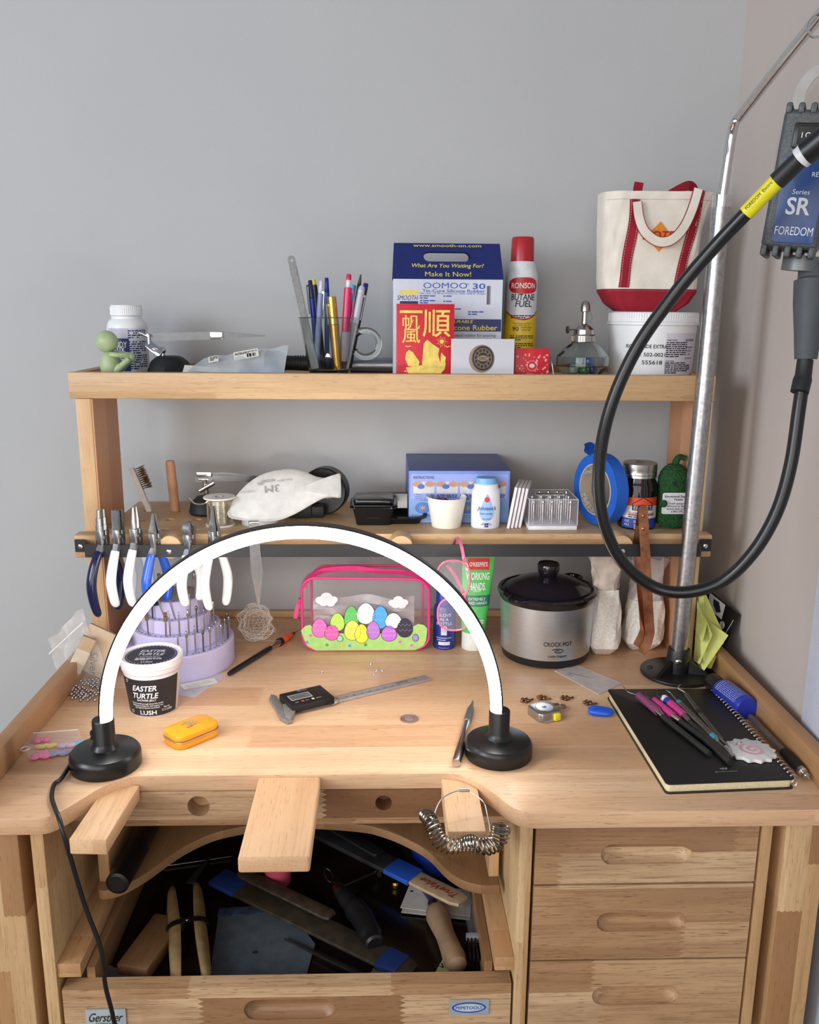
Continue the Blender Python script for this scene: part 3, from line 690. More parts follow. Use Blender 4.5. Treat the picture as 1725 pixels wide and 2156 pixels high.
# red envelope
Y = 1.343; lean = 3; xl = yp(835, 700, Y).x; xr = yp(957, 700, Y).x; cx = (xl+xr)/2; w = xr-xl; h = zat(640, Y, 896)-ZT
en = thing('red_envelope', 'red lucky-money envelope with gold characters and a gold sailing junk', 'envelope', (cx, Y, ZT+.0003), (-lean, 0, 0))
P('packet', MB().box(-w/2, w/2, 0, .0015, 0, h, .0003), mt((200, 22, 44), .5), en)
gl = mt((214, 190, 104), .42, .75, .12)
def ex(px): return (px-896)*w/122
def ez(py): return h*(1-(py-640)/152.)
b = MB()
txt(b, '一', ex(866), ez(656), h=.004, w=ex(900)-ex(852), bold=.03, ext=.0004); txt(b, '帆', ex(866), ez(677), h=.021, w=.026, bold=.02, ext=.0004); txt(b, '風', ex(866), ez(705), h=.021, w=.027, bold=.02, ext=.0004)
txt(b, '順', ex(920), ez(679), h=.040, w=.042, bold=.02, ext=.0004)
P('gold_characters', b, gl, en)
b = MB(VT)
def poly(pts, z=.0006): b.prism([(ex(p[0]), ez(p[1])) for p in pts][::-1], .0001, z)
poly([(855, 740), (862, 733), (870, 738), (884, 757), (882, 768), (860, 766), (854, 752)]); poly([(890, 757), (893, 720), (900, 712), (913, 722), (926, 730), (924, 742), (929, 763), (890, 768)])
poly([(855, 770), (866, 772), (888, 770), (938, 762), (940, 748), (930, 738), (928, 764), (886, 769)], .0007); poly([(855, 769), (940, 758), (938, 772), (926, 785), (870, 788), (860, 780)], .0009)
for i in range(6): poly([(846+i*16, 788), (852+i*16, 786), (860+i*16, 788), (852+i*16, 790)])
for a, c in ((852, 727), (936, 727), (850, 778), (866, 695)):
    if a != 866: poly([(a, c), (a+4, c-3), (a+7, c-1), (a+11, c-3), (a+15, c), (a+11, c-1), (a+7, c+1), (a+4, c-1)])
b.prism(ell(.0032, .0032, 16, ex(931), ez(716)), .0001, .0006)
for k in range(14):
    an = 2*PI*k/14; r0_ = .0042; r1_ = .0068 if k % 2 else .0086
    b.prism([(ex(931)+r0_*C(an-.07), ez(716)+r0_*S(an-.07)), (ex(931)+r1_*C(an-.03), ez(716)+r1_*S(an-.03)), (ex(931)+r1_*C(an+.03), ez(716)+r1_*S(an+.03)), (ex(931)+r0_*C(an+.07), ez(716)+r0_*S(an+.07))], .0001, .0005)
P('gold_junk', b, gl, en)
# cookie card
Y = 1.337; xl = yp(950, 755, Y).x; xr = yp(1083, 755, Y).x; cx = (xl+xr)/2; w = xr-xl; h = zat(714, Y, 1015)-ZT
cc = thing('card', 'white card printed with a dark embossed sandwich cookie', 'card', (cx, Y, ZT+.0003), (-3, 0, 0))
P('sheet', MB().box(-w/2, w/2, 0, .0008, 0, h), mt((196, 196, 204), .7, var=.01), cc)
b = MB(); k = w/133; ox, oz = 0, h*.52
flat(b, ell(27*k, 29*k, 40, ox-2*k, oz-1*k)); b.mi = 1; flat(b, ell(24*k, 27*k, 40, ox+1*k, oz), eps=.0003); b.mi = 0
for rr_ in (1.0, .80, .50): b.tube([(ox+k+rr_*23*k*C(a), -.0003, oz+rr_*26*k*S(a)) for a in [2*PI*i/36 for i in range(36)]], .0004, 4, True, up=(0, 1, 0))
for i in range(24):
    an = 2*PI*i/24; p = []
    b.tube([(ox+k+s_r*23*k*C(an+dd), -.0003, oz+s_r*26*k*S(an+dd)) for s_r, dd in ((.52, 0), (.66, .13*(-1)**i), (.79, 0))], .00035, 4, up=(0, 1, 0))
flat(b, ell(11*k, 6*k, 24, ox+k, oz), eps=.0005); b.mi = 1; txt(b, 'OREO', ox+k, oz, h=.0045, w=17*k, bold=.03, eps=.0007)
P('cookie_print', b, [mt((150, 132, 116), .6), mt((44, 36, 34), .6)], cc)
# red tin in a wire rack
Y = 1.352; xl = yp(1084, 765, Y).x; xr = yp(1158, 765, Y).x; cx = (xl+xr)/2; w = xr-xl; h = zat(735, Y, 1120)-ZT
rb_ = thing('red_box', 'small red box with white flower pattern in a wire stand', 'box', (cx, Y, ZT+.001), (-4, 0, 2))
P('carton', MB().box(-w/2, w/2, 0, .03, 0, h, .001), mt((204, 34, 46), .45), rb_)
b = MB(); rn = random.Random(4)
for i in range(60):
    fx, fz = rn.uniform(-.46, .46)*w, rn.random()**1.6*h*.78+.002; r_ = rn.uniform(.0008, .0017)
    if fx*fx+(fz-h*.42)**2 < .0075**2: continue
    for j in range(5): flat(b, ell(r_*.42, r_*.42, 6, fx+r_*.7*C(j*1.257), fz+r_*.7*S(j*1.257)), eps=.0004)
txt(b, '', 0, 0) if False else None
for a in [2*PI*i/20 for i in range(20)]: flat(b, ell(.0007, .0007, 6, .0075*C(a), h*.42+.0075*S(a)), eps=.0005)
flat(b, ell(.0042, .0032, 20, 0, h*.42), eps=.0005)
P('flower_print', b, mt((236, 200, 204), .6), rb_)
b = MB(T3(cx, Y, ZT)); b.tube(spl([(-w/2-.002, -.006, .001), (0, -.007, .001), (w/2+.004, -.006, .001), (w/2+.006, -.004, .004), (w/2+.002, .002, .030), (w/2+.002, .034, .034)], 6), .0007, 6)
b.tube([(-w/2-.002, -.006, .001), (-w/2-.002, .034, .001), (w/2+.004, .034, .001), (w/2+.004, -.006, .001)], .0007, 6)
o = P('wire_stand', b, steel); o.location = (0, 0, B); tag(o, 'thin wire card stand around the red flower box', 'wire stand')
# butane can
Y = 1.46; x, w = span(1064, 1131, 620, Y); r = w/2; h = zat(498, Y, 1096)-ZT; zc = zat(551, Y, 1096)-ZT; zs = zat(583, Y, 1096)-ZT
bc = thing('butane_can', 'butane fuel spray can with red cap and yellow and white body', 'spray can', (x, Y, ZT))
P('body', MB().lathe([(0, 0), (r*.98, 0), (r, .002), (r, zs), (r*.95, zs+.006), (r*.82, zc-.004), (r*.72, zc), (0, zc)], seg=40), mt((214, 218, 224), .3), bc)
P('cap', MB().lathe([(0, zc), (r*.72, zc), (r*.69, h-.004), (r*.62, h-.001), (0, h)], seg=40), mt((170, 24, 36), .35), bc)
zy = zat(655, Y)-ZT
b = MB(); 
vs = []; n_ = 40
for i in range(n_+1):
    a = -PI*.62+1.24*PI*i/n_; top = zy-.013*max(0, C(a*1.3)) 
    for z in (.002, top): vs.append(((r+.0002)*S(a), -(r+.0002)*C(a), z))
b.add(vs, [(2*i, 2*i+2, 2*i+3, 2*i+1) for i in range(n_)]); P('yellow_band', b, mt((222, 190, 44), .35), bc)
b = MB(); zz = zat(600, Y)-ZT
n_ = 36; vs = []
for i in range(n_+1):
    u_ = -1+2*i/n_; hh_ = .0125*(1-abs(u_)**3.2)**.5; a = u_*1.0
    vs += [((r+.0005)*S(a), -(r+.0005)*C(a), zz-hh_), ((r+.0005)*S(a), -(r+.0005)*C(a), zz+hh_)]
b.add(vs, [(2*i, 2*i+2, 2*i+3, 2*i+1) for i in range(n_)]); P('red_oval', b, mt((190, 30, 40), .4), bc); b = MB()
for i in range(30):
    a0_, a1_ = [-1.2+2.4*(i+j)/30 for j in (0, 1)]
    b.add([((r+.0004)*S(a), -(r+.0004)*C(a), zy+dz-.013*max(0, C(a*1.3))) for a, dz in ((a0_, 0), (a1_, 0), (a1_, .0025), (a0_, .0025))], [(0, 1, 2, 3)])
P('red_stripe', b, mt((190, 30, 40), .4), bc)
b = MB(); txt(b, 'RONSON', 0, zz, wrap=(r, 0), h=.0088, w=r*1.55, bold=.045, eps=.0007); P('brand_lettering', b, white, bc)
b = MB(); txt(b, 'BUTANE', 0, zat(624, Y)-ZT, wrap=(r, 0), h=.0098, w=r*1.55, bold=.03, eps=.0005, shear=.1); txt(b, 'FUEL', .001, zat(638, Y)-ZT, wrap=(r, 0), h=.0098, w=r*1.05, bold=.03, eps=.0005, shear=.1)
txt(b, '90', -.011, zat(690, Y)-ZT, wrap=(r, 0), h=.007, w=.010, bold=.03, eps=.0006); txt(b, 'DISPOSABLE\nLIGHTERS', .007, zat(690, Y)-ZT, wrap=(r, 0), h=.0065, w=.019, eps=.0006)
txt(b, 'CONTAINS AS MUCH\nBUTANE FUEL AS', 0, zat(682, Y)-ZT+.001, wrap=(r, 0), h=.0052, w=.030, eps=.0006)
lines(b, -.020, .020, zat(664, Y)-ZT, .0030, 2, wrap=(r, 0), eps=.0005); lines(b, -.020, .020, zat(706, Y)-ZT, .0030, 3, wrap=(r, 0), eps=.0005); lines(b, -.02, .02, zat(722, Y)-ZT, .003, 3, wrap=(r, 0), eps=.0005)
P('black_print', b, ink, bc)
# spirit lamp and marbles
Y = 1.395; x, w = span(1172, 1283, 760, Y); r = w/2
sl_ = thing('spirit_lamp', 'round faceted glass spirit lamp with metal wick burner on the upper shelf', 'lamp', (x, Y, ZT))
zn = zat(718, Y)-ZT; zm = zat(748, Y)-ZT
pr = [(0, 0), (r*.62, 0), (r*.66, .002), (r, zm*.55), (r, zm), (r*.75, zm+.012), (r*.42, zn), (r*.40, zn+.002)]
inn = [(r*.37, zn+.002), (r*.39, zn-.001), (r*.72, zm+.0095), (r*.955, zm), (r*.955, zm*.58), (r*.62, .004), (0, .004)]
P('glass_font', MB().lathe(pr+inn, seg=12), glass((236, 246, 246)), sl_)
b = MB(); r4 = r*.46; b.lathe([(r4*.9, zn), (r4, zn+.001), (r4, zn+.010), (r4*.9, zn+.0115), (r4*.84, zn+.012), (r4*.80, zn+.019), (r4*.5, zn+.024), (r4*.2, zn+.027), (.0048, zn+.028), (.0045, zn+.046), (.0075, zn+.047), (.0068, zn+.056), (.0045, zn+.062), (0, zn+.0635)], seg=32)
for i in range(30): a = 2*PI*i/30; b.box(r4*C(a)-.0004, r4*C(a)+.0004, r4*S(a)-.0004, r4*S(a)+.0004, zn+.0015, zn+.0095)
P('burner', b, mt((170, 166, 160), .25, 1), sl_)
b = MB(); b.cyl((-r4*.7, 0, zn+.019), (-r4*.7-.012, -.002, zn+.019), .0011); b.lathe([(0, -.001), (.005, -.001), (.0055, .0005), (0, .001)], c=(0, 0, 0), seg=10) if False else b.cyl((-r4*.7-.012, -.002, zn+.019), (-r4*.7-.0145, -.0024, zn+.019), .0055, seg=12)
P('wick_knob', b, dsteel, sl_)
b = MB()
for i in range(9): b.torus((.006+.004*S(i*.6), -.006, zn+.045-i*.0028), .0016, .00035, (1, .2*(-1)**i, 0) if i % 2 else (0, 1, 0), 10, 4)
P('cap_chain', b, steel, sl_)
mk = [(0, 0, 0, (36, 110, 80)), (-.016, -.008, 0, (150, 160, 140)), (.015, -.009, 0, (40, 50, 110)), (.008, .012, 0, (28, 120, 70)), (-.012, .012, 0, (90, 150, 150)), (0, -.017, 0, (30, 100, 60)), (-.008, -.001, 1, (60, 130, 130)), (.009, -.005, 1, (30, 60, 120)), (.0, .010, 1, (24, 90, 60))]
nm = ['green', 'pearly grey', 'deep blue', 'bright green', 'pale teal', 'dark green', 'teal upper', 'blue upper', 'bottle green']
for (mx, my, lv, mc), n1 in zip(mk, nm):
    t = NT('marble_glass'); tcc = t.n('TexCoord').outputs['Object']
    t.set(Base_Color=t.ramp(t.n('TexNoise', {'Vector': tcc, 'Scale': 80, 'Distortion': 2}).outputs[0], [(.4, lin(mc)), (.65, lin([min(255, c_+50) for c_ in mc]))]), Roughness=.08)
    solo('marble', MB().ball((0, 0, 0), .0078, seg=20), t.m, '%s glass marble inside the spirit lamp' % n1, 'marble', (x+mx*.95, Y+my*.95, ZT+.0125+.0125*lv), (0, 0, 0), 'glass marbles inside the spirit lamp')
# white tub
Y = 1.43; x, w = span(1283, 1468, 670, Y); r = w/2; h = zat(657, Y, 1376)-ZT; zl = zat(683, Y, 1376)-ZT
tub = thing('plastic_tub', 'large white screw-top tub with printed label holding up the canvas bag', 'tub', (x, Y, ZT)); TX, TR, TH = x, r, h
rf = lambda z: r*.925+(r*.04)*z/zl
P('body', MB().lathe([(0, 0), (r*.91, 0), (r*.925, .002), (r*.965, zl), (0, zl)], seg=56), wplas, tub)
b = MB(); b.lathe([(r*.97, zl-.001), (r*1.01, zl), (r*1.01, zl+.004), (r*.985, zl+.005), (r*.975, h-.001), (r*.96, h), (0, h)], seg=80)
for k in range(110): a = 2*PI*k/110; b.box(r*.982*C(a)-.0004, r*.982*C(a)+.0004, r*.982*S(a)-.0004, r*.982*S(a)+.0004, zl+.005, h-.002)
P('lid', b, wplas, tub)
b = MB(); patch(b, rf, .03, .98, .012, zl-.012, .0003); P('label', b, mt((206, 204, 216), .5, var=.01), tub)
b = MB(); k = w/185.
def tz(py): return h-(py-657)*(h/137.)
txt(b, 'RIO GRANDE EXTRA', -36*k, tz(727), wrap=(rf, 0), h=.0058, w=84*k, bold=.03, eps=.0004); txt(b, 'P.N. 502-0021', -30*k, tz(744), wrap=(rf, 0), h=.0058, w=66*k, bold=.03, eps=.0004); txt(b, '555618', -22*k, tz(760), wrap=(rf, 0), h=.0062, w=40*k, bold=.03, eps=.0004)
txt(b, 'DIRECTIONS:', 16*k, tz(714), wrap=(rf, 0), h=.0024, w=22*k, bold=.03, eps=.0006); txt(b, 'CAUTION!', 14*k, tz(757), wrap=(rf, 0), h=.0024, w=18*k, bold=.03, eps=.0006)
lines(b, 4*k, 54*k, tz(720), .0030, 8, wrap=(rf, 0), eps=.0006); lines(b, 4*k, 54*k, tz(762), .0030, 6, wrap=(rf, 0), eps=.0006, seed=5)
lines(b, 96*k, 104*k, tz(705), .0034, 18, wrap=(rf, 0), eps=.0006, seed=8)
P('black_print', b, ink, tub)
b = MB(); wr = (rf, .72); txt(b, 'RIOGRANDE', 0, tz(714), wrap=wr, h=.0040, w=30*k, bold=.02, eps=.0006); txt(b, 'EXTRA HANDS', 0, tz(729), wrap=wr, h=.003, w=24*k, bold=.03, eps=.0006); txt(b, '502-002', 0, tz(736), wrap=wr, h=.003, w=14*k, eps=.0006); txt(b, '2 lbs.', 0, tz(743), wrap=wr, h=.003, w=11*k, eps=.0006); txt(b, 'Asbestos Free', 0, tz(751), wrap=wr, h=.003, w=26*k, eps=.0006)
bars(b, -.10, .07, tz(768), tz(757), wrap=(rf, .75), eps=.0006) if False else lines(b, -7*k, 8*k, tz(768), .0028, 4, wrap=wr, eps=.0006, wd=.8, seed=2)
P('blue_print', b, mt((60, 66, 120), .5), tub)
# canvas tote on the tub
tz0 = ZT+TH+.0006; Yb = 1.43
bagt = thing('tote_bag', 'small cream canvas tote with dark red straps and base standing on the white tub', 'tote bag', (TX, Yb, tz0))
canv = NT('canvas'); tcc = canv.n('TexCoord').outputs['Object']
canv.set(Base_Color=canv.ramp(canv.n('TexNoise', {'Vector': tcc, 'Scale': 30, 'Detail': 4}).outputs[0], [(.3, lin((222, 214, 200))), (.7, lin((238, 232, 220)))]), Roughness=.9); canv.bump(canv.n('TexNoise', {'Vector': tcc, 'Scale': 1500}).outputs[0], .4, .0006); canv = canv.m
rcan = mt((150, 16, 40), .85, bump=.4, bs=1500)
ztop = zat(402, Yb-.04, 1385)-tz0
def tx(px, Y_=1.39, py=520): return yp(px, py, Y_).x-TX
def tzz(py, Y_=1.39): return zat(py, Y_, 1385)-tz0
# silhouette half widths by height: (z, left, right, half depth)
sil = [(0, tx(1322), tx(1440), .036), (tzz(640), tx(1298), tx(1468), .040), (tzz(615), tx(1282), tx(1484), .042), (tzz(588), tx(1277), tx(1484), .043), (tzz(540), tx(1276), tx(1482), .043), (tzz(480), tx(1273), tx(1486), .043), (tzz(430), tx(1271), tx(1497), .042), (tzz(403), tx(1271), tx(1512), .040)]
def silh(z):
    for a_, c_ in zip(sil, sil[1:]):
        if z <= c_[0]: t = (z-a_[0])/(c_[0]-a_[0]); return [a_[i]+(c_[i]-a_[i])*t for i in (1, 2, 3)]
    return sil[-1][1:]
def tote(a, z, off=0):
    l_, r_, d_ = silh(z); cxx = (l_+r_)/2; hw_ = (r_-l_)/2; e = .5
    ca, sa = C(a), S(a); px_ = abs(ca)**e*(1 if ca > 0 else -1); py_ = abs(sa)**e*(1 if sa > 0 else -1)
    wr_ = .0016*S(7*a+z*60)+.001*S(19*a-z*90)
    return V((cxx+(hw_+off)*px_, (d_+off+wr_)*py_, z))
def frontp(x_, z, off=.0008):
    l_, r_, d_ = silh(z); cxx = (l_+r_)/2; hw_ = (r_-l_)/2; u_ = min(.999, abs((x_-cxx)/hw_)); ca = u_**2; sa = math.sqrt(max(0, 1-ca*ca)) ; a = math.atan2(-sa, ca*(1 if x_ > cxx else -1))
    wr_ = .0016*S(7*(a % (2*PI))+z*60)+.001*S(19*(a % (2*PI))-z*90)
    return V((x_, -(d_+off+wr_)*sa**.5, z))
zr = tzz(606); 
def tsheet(z0_, z1_, nz_, off, th_=0): return MB().sheet(lambda u, v: tote(2*PI*u, z0_+(z1_-z0_)*v, off), 72, nz_, th_)
b = tsheet(.001, ztop, 24, 0); bmesh.ops.remove_doubles(b.b, verts=b.b.verts[:], dist=1e-5); P('canvas_body', b, canv, bagt)
P('base_panel', tsheet(.0005, zr-.002, 8, .0009), rcan, bagt)
bt_ = MB(); bt_.add([tuple(tote(2*PI*i/40, 0.0003, -.0005)) for i in range(40)], [tuple(range(40))]); P('bottom', bt_, rcan, bagt)
for pts in ([(1331, 420), (1329, 480), (1321, 550), (1318, 606)], [(1466, 400), (1456, 480), (1440, 550), (1433, 606)]):
    cl = spl([(tx(p[0]), 0, tzz(p[1])) for p in pts], 6); b = MB(); hw_ = .0078
    vs = []
    for p in cl: 
        for s in (-1, 0, 1): vs.append(frontp(p.x+s*hw_, p.z, .0016))
    b.add(vs, [(3*i+j, 3*i+j+1, 3*i+j+4, 3*i+j+3) for i in range(len(cl)-1) for j in (0, 1)]); P('strap', b, rcan, bagt)
    b = MB()
    for s in (-1, 1):
        for i in range(len(cl)-1):
            for t0_ in (0, .5):
                p_, q_ = cl[i].lerp(cl[i+1], t0_), cl[i].lerp(cl[i+1], t0_+.32)
                b.tube([frontp(p_.x+s*hw_*.72, p_.z, .0022), frontp(q_.x+s*hw_*.72, q_.z, .0022)], .00035, 4)
    P('stitching', b, mt((226, 190, 184), .8), bagt)
b = MB()
for i in range(56):
    xx_ = tx(1290)+(tx(1476)-tx(1290))*i/56; b.tube([frontp(xx_, zr-.0045, .0022), frontp(xx_+.0014, zr-.0045, .0022)], .00035, 4)
for i in range(70): xx_ = tx(1276)+(tx(1500)-tx(1276))*i/70; b.tube([frontp(xx_, ztop-.012, .0008), frontp(xx_+.0012, ztop-.012, .0008)], .0003, 4)
P('stitching', b, mt((190, 130, 126), .8), bagt)
# logo
b = MB(); dz, dxc = tzz(498), tx(1386)
dm = [(dxc, tzz(467)), (tx(1412), dz), (dxc, tzz(531)), (tx(1358), dz)]
vs = [frontp(dxc, dz, .0012)]
for i in range(4):
    for k in range(6): t = k/6; p_, q_ = dm[i], dm[(i+1) % 4]; vs.append(frontp(p_[0]+(q_[0]-p_[0])*t, p_[1]+(q_[1]-p_[1])*t, .0012))
b.add(vs, [(0, i, i % 24+1) for i in range(1, 25)]); lg = P('orange_diamond', b, mt((226, 140, 44), .8), bagt)
tb = tmesh('HOTEL', h=tzz(486)-tzz(505), w=tx(1428)-tx(1350), bold=.05, shear=.2)
for v in tb.verts: v.co = frontp(v.co.x+tx(1389), v.co.y+tzz(496), .0018)
P('lettering', MB().merge(tb), mt((190, 34, 44), .8), bagt)
# handles
def handle(pts, name, m_, w_=.0105, lab=None):
    cl = spl(pts, 8); o_ = P(name, MB().strap(cl, w_, .0018, ups=None, up=(0, -1, .2)), m_, bagt)
    b_ = MB()
    return o_
hp = lambda px, py, yy: (tx(px, Yb+yy), yy, tzz(py, Yb+yy))
cl = spl([hp(1336, 425, -.046), hp(1342, 458, -.050), hp(1356, 488, -.053), hp(1384, 508, -.055), hp(1412, 505, -.055), hp(1436, 480, -.053), hp(1452, 440, -.050), hp(1462, 396, -.047)], 8)
vs = []
for i, p in enumerate(cl):
    t = (cl[min(i+1, len(cl)-1)]-cl[max(i-1, 0)]).normalized(); nrm = V((0, -1, 0)); sd = t.cross(nrm).normalized()
    vs += [p-sd*.0072, p+sd*.0072, p+sd*.0072+V((0, .0016, 0)), p-sd*.0072+V((0, .0016, 0))]
fs = [(4*i+k, 4*i+(k+1) % 4, 4*i+4+(k+1) % 4, 4*i+4+k) for i in range(len(cl)-1) for k in range(4)]
P('front_handle', MB().add(vs, fs), canv, bagt, 'cream inner side of the handle flopped forward')
vs = [p+(V((0, .0006, 0))) for p in vs]; b = MB()
for sgn in (0, 1):
    b.tube([vs[4*i+sgn]-V((0, .0006, 0)) for i in range(len(cl))], .0007, 4)
P('red_edging', b, rcan, bagt)
cl = spl([hp(1338, 384, .030), hp(1337, 410, .028), hp(1352, 427, .024), hp(1384, 424, .020), hp(1410, 406, .020), hp(1440, 390, .026), hp(1452, 398, .034), hp(1450, 410, .036)], 8)
vs = []
for i, p in enumerate(cl):
    t = (cl[min(i+1, len(cl)-1)]-cl[max(i-1, 0)]).normalized(); sd = t.cross(V((0, -1, 0))).normalized()
    vs += [p-sd*.0072, p+sd*.0072, p+sd*.0072+V((0, .0018, 0)), p-sd*.0072+V((0, .0018, 0))]
fs = [(4*i+k, 4*i+(k+1) % 4, 4*i+4+(k+1) % 4, 4*i+4+k) for i in range(len(cl)-1) for k in range(4)]
P('rear_handle', MB().add(vs, fs), rcan, bagt)
# ================================================================ lower shelf, left to right
def zl(px, py): return zp(px, py, ZL)
def pol(px, py, Y, o): q = yp(px, py, Y); return V((q.x-o.x, 0, q.z-o.z))
q = zl(315, 1076); Y = q.y
br = thing('brass_brush', 'small white-handled brush with brass wire bristles standing in a shelf hole', 'brush', (q.x, Y, ZL))
o = V((q.x, Y, ZL)); wp = mt((226, 222, 216), .4)
path = spl([V((0, 0, -.006)), pol(312, 1068, Y, o), pol(303, 1048, Y, o), pol(297, 1033, Y, o), pol(287, 1010, Y, o), pol(276, 986, Y, o)], 6)
P('handle', MB().strap(path, .0085, .0075, up=(0, 1, 0)), wp, br)
b = MB(); rn = random.Random(2)
h0, h1 = pol(280, 988, Y, o), pol(299, 1034, Y, o); d_ = (h1-h0).normalized(); nrm = V((-d_.z, 0, d_.x)); nrm = nrm if nrm.x > 0 else -nrm
for i in range(11):
    for j in range(5):
        for k in range(5):
            p_ = h0.lerp(h1, (i+.3)/11.3)+V((0, (j-2)*.0021, 0))+nrm*.004+V((rn.gauss(0, .0005), rn.gauss(0, .0005), 0))
            e_ = p_+nrm*.0135+V((rn.gauss(0, .0012), rn.gauss(0, .0012), rn.gauss(0, .0012)))
            b.tube([p_, e_], .00028, 3)
P('bristles', b, mt((164, 132, 74), .4, .8), br)
q = zl(369, 1074); Y = q.y; t_ = yp(357, 968, Y)
b = MB(); L = t_.z-ZL+.008; b.lathe([(0, -.008), (.0078, -.008), (.0078, L-.012), (.0070, L-.009), (.0062, L-.0085), (0, L-.0085)], seg=24)
b.b.verts.ensure_lookup_table()
b = MB(); b.lathe([(0, -.008), (.0079, -.008), (.0080, L*.55), (.0076, L*.56), (.0078, L*.57), (.0076, L-.013), (.0062, L-.0095), (0, L-.009)], seg=24)
solo('wooden_dowel', b, mt((196, 146, 112), .6, var=.12, sc_=40), 'round reddish wooden dowel stick standing in a hole of the lower shelf', 'dowel', (q.x, Y, ZL), (0, -math.degrees(math.atan2(q.x-t_.x, L)), 0))
# second helping hand behind the wire spool
q = zl(436, 1083)
h2 = thing('helping_hand', 'chrome-clamped helping hand with black base behind the silver wire spool', 'tool stand', (q.x, q.y+.01, ZL))
P('base', MB().lathe([(0, 0), (.029, 0), (.031, .004), (.028, .018), (.018, .028), (0, .029)], seg=28), blackm, h2)
b = MB(); b.cyl((0, 0, .028), (-.003, -.004, .058), .0042); b.cyl((-.010, -.010, .040), (.014, -.010, .054), .004); b.cyl((-.012, -.002, .058), (.004, -.002, .058), .0035)
b.T = T3(-.003, -.004, .066); b.prism(rrect(.026, .004, .002), -.004, .004, .001); P('clamp', b, chrome, h2)
b = MB(); b.strap([(-.018, -.004, .058), (.002, -.004, .060), (.055, .006, .058), (.09, .01, .054)], .010, .0014, up=(0, 1, 0)); b.strap([(.0, -.002, .064), (.03, .004, .0645), (.085, .010, .056)], .009, .0012, up=(0, 1, 0)); P('tweezer_arms', b, dsteel, h2)
# spool of wire
q = zl(459, 1112); r = .0245; Y = q.y+r*.9; zt_ = zat(1045, Y, 459)-ZL
sp = thing('wire_spool', 'white flanged spool wound with shiny silver wire on the lower shelf', 'spool', (q.x, Y, ZL))
b = MB()
for z in (0, zt_-.0025): b.lathe([(.005, z), (r, z), (r+.0006, z+.0012), (r, z+.0025), (.005, z+.0025)] if z else [(.005, z), (r*.92, z), (r*.93, z+.0012), (r*.92, z+.0025), (.005, z+.0025)], seg=40)
b.lathe([(.005, .0), (.005, zt_), (.0065, zt_), (.0065, 0)], seg=20); P('flanged_core', b, mt((232, 230, 226), .4), sp)
b = MB(); n_ = 18
prof = [(.01, .003)]
for i in range(n_): z = .003+(zt_-.0065)*i/n_; dz = (zt_-.0065)/n_; prof += [(r*.80, z+.0001), (r*.835, z+dz*.5), (r*.80, z+dz*.95)]
b.lathe(prof+[(.01, zt_-.003)], seg=40); P('wire_winding', b, mt((214, 206, 190), .22, 1), sp)
b = MB(); o = V((q.x, Y, ZL)); b.tube(spl([V((-.015, -.012, zt_-.004)), pol(428, 1061, Y-.015, o)+V((0, -.015, 0)), pol(410, 1060, Y-.02, o)+V((0, -.02, 0)), pol(398, 1048, Y-.02, o)+V((0, -.02, 0))], 8), .0012, 8); P('wire_tail', b, mt((226, 220, 204), .2, 1), sp)
# respirator mask
P0 = V((0, 1.335, ZL+.006)); tl = R(40); nn = V((0, -C(tl), S(tl)))
def mp(px, py):
    r = ray(px, py); o_ = V((0, 0, CH)); t = (P0-o_).dot(nn)/r.dot(nn); return o_+r*t
c0 = mp(600, 1048); ax = V((1, 0, 0)); ay = V((0, S(tl), C(tl)))
def m2(px, py): d = mp(px, py)-c0; return (d.dot(ax), d.dot(ay))
mo = [(482, 1088), (481, 1072), (496, 1046), (520, 1020), (548, 1001), (580, 991), (612, 988), (640, 993), (665, 1003), (684, 1006), (700, 1003), (712, 998), (717, 1001), (718, 1040), (715, 1047), (700, 1046), (682, 1048), (655, 1062), (620, 1082), (585, 1095), (545, 1098), (505, 1094)]
mo = [tuple(m2(*p)) for p in mo]
ms = thing('respirator_mask', 'folded white respirator mask leaning at an angle on the lower shelf', 'face mask', c0); ms.rotation_euler = (R(90)-tl, 0, 0)
outl = [tuple(p)[:2] for p in spl([(a, c, 0) for a, c in mo], 4, True)]
b = MB(); cxm = sum(p[0] for p in outl)/len(outl); cym = sum(p[1] for p in outl)/len(outl); n_ = len(outl); vs = []
for lv in range(7):
    k = 1-lv/6; vs += [(cxm+(p[0]-cxm)*k, cym+(p[1]-cym)*k, .007*(1-k*k)**.6) for p in outl]
b.add(vs, [(l*n_+i, l*n_+(i+1) % n_, (l+1)*n_+(i+1) % n_, (l+1)*n_+i) for l in range(6) for i in range(n_)])
b.prism(outl, -.002, .0002); P('shell', b, mt((214, 212, 208), .85, bump=.3, bs=700), ms)
b = MB(); 
for i in range(0, n_):
    for t in (0, .5):
        p_ = V(outl[i]+(0,)).lerp(V(outl[(i+1) % n_]+(0,)), t); d_ = (V((cxm, cym, 0))-p_).normalized()
        b.tube([p_+d_*.001+V((0, 0, .0009)), p_+d_*.0032+V((.0008, 0, .0018))], .0004, 4)
P('stitched_edge', b, mt((196, 194, 190), .8), ms)
b = MB(); TT = M.Translation((0, 0, .0078))
def mtx(s_, px, py, h_, w_, bold=0): a_, c_ = m2(px, py); b.merge(tmesh(s_, h=h_, w=w_, bold=bold), M.Translation((a_, c_, .0077)) @ M.Rotation(R(187), 4, 'Z'))
mtx('3M', 574, 1034, .013, .023, .05); mtx('NIOSH', 566, 1017, .005, .021, .03); mtx('N95', 549, 1023, .006, .009, .03); mtx('Aura 1870+', 600, 1016, .0035, .024); mtx('TC-84A-4339', 524, 1040, .003, .024)
P('lettering', b, mt((150, 150, 152), .7), ms)
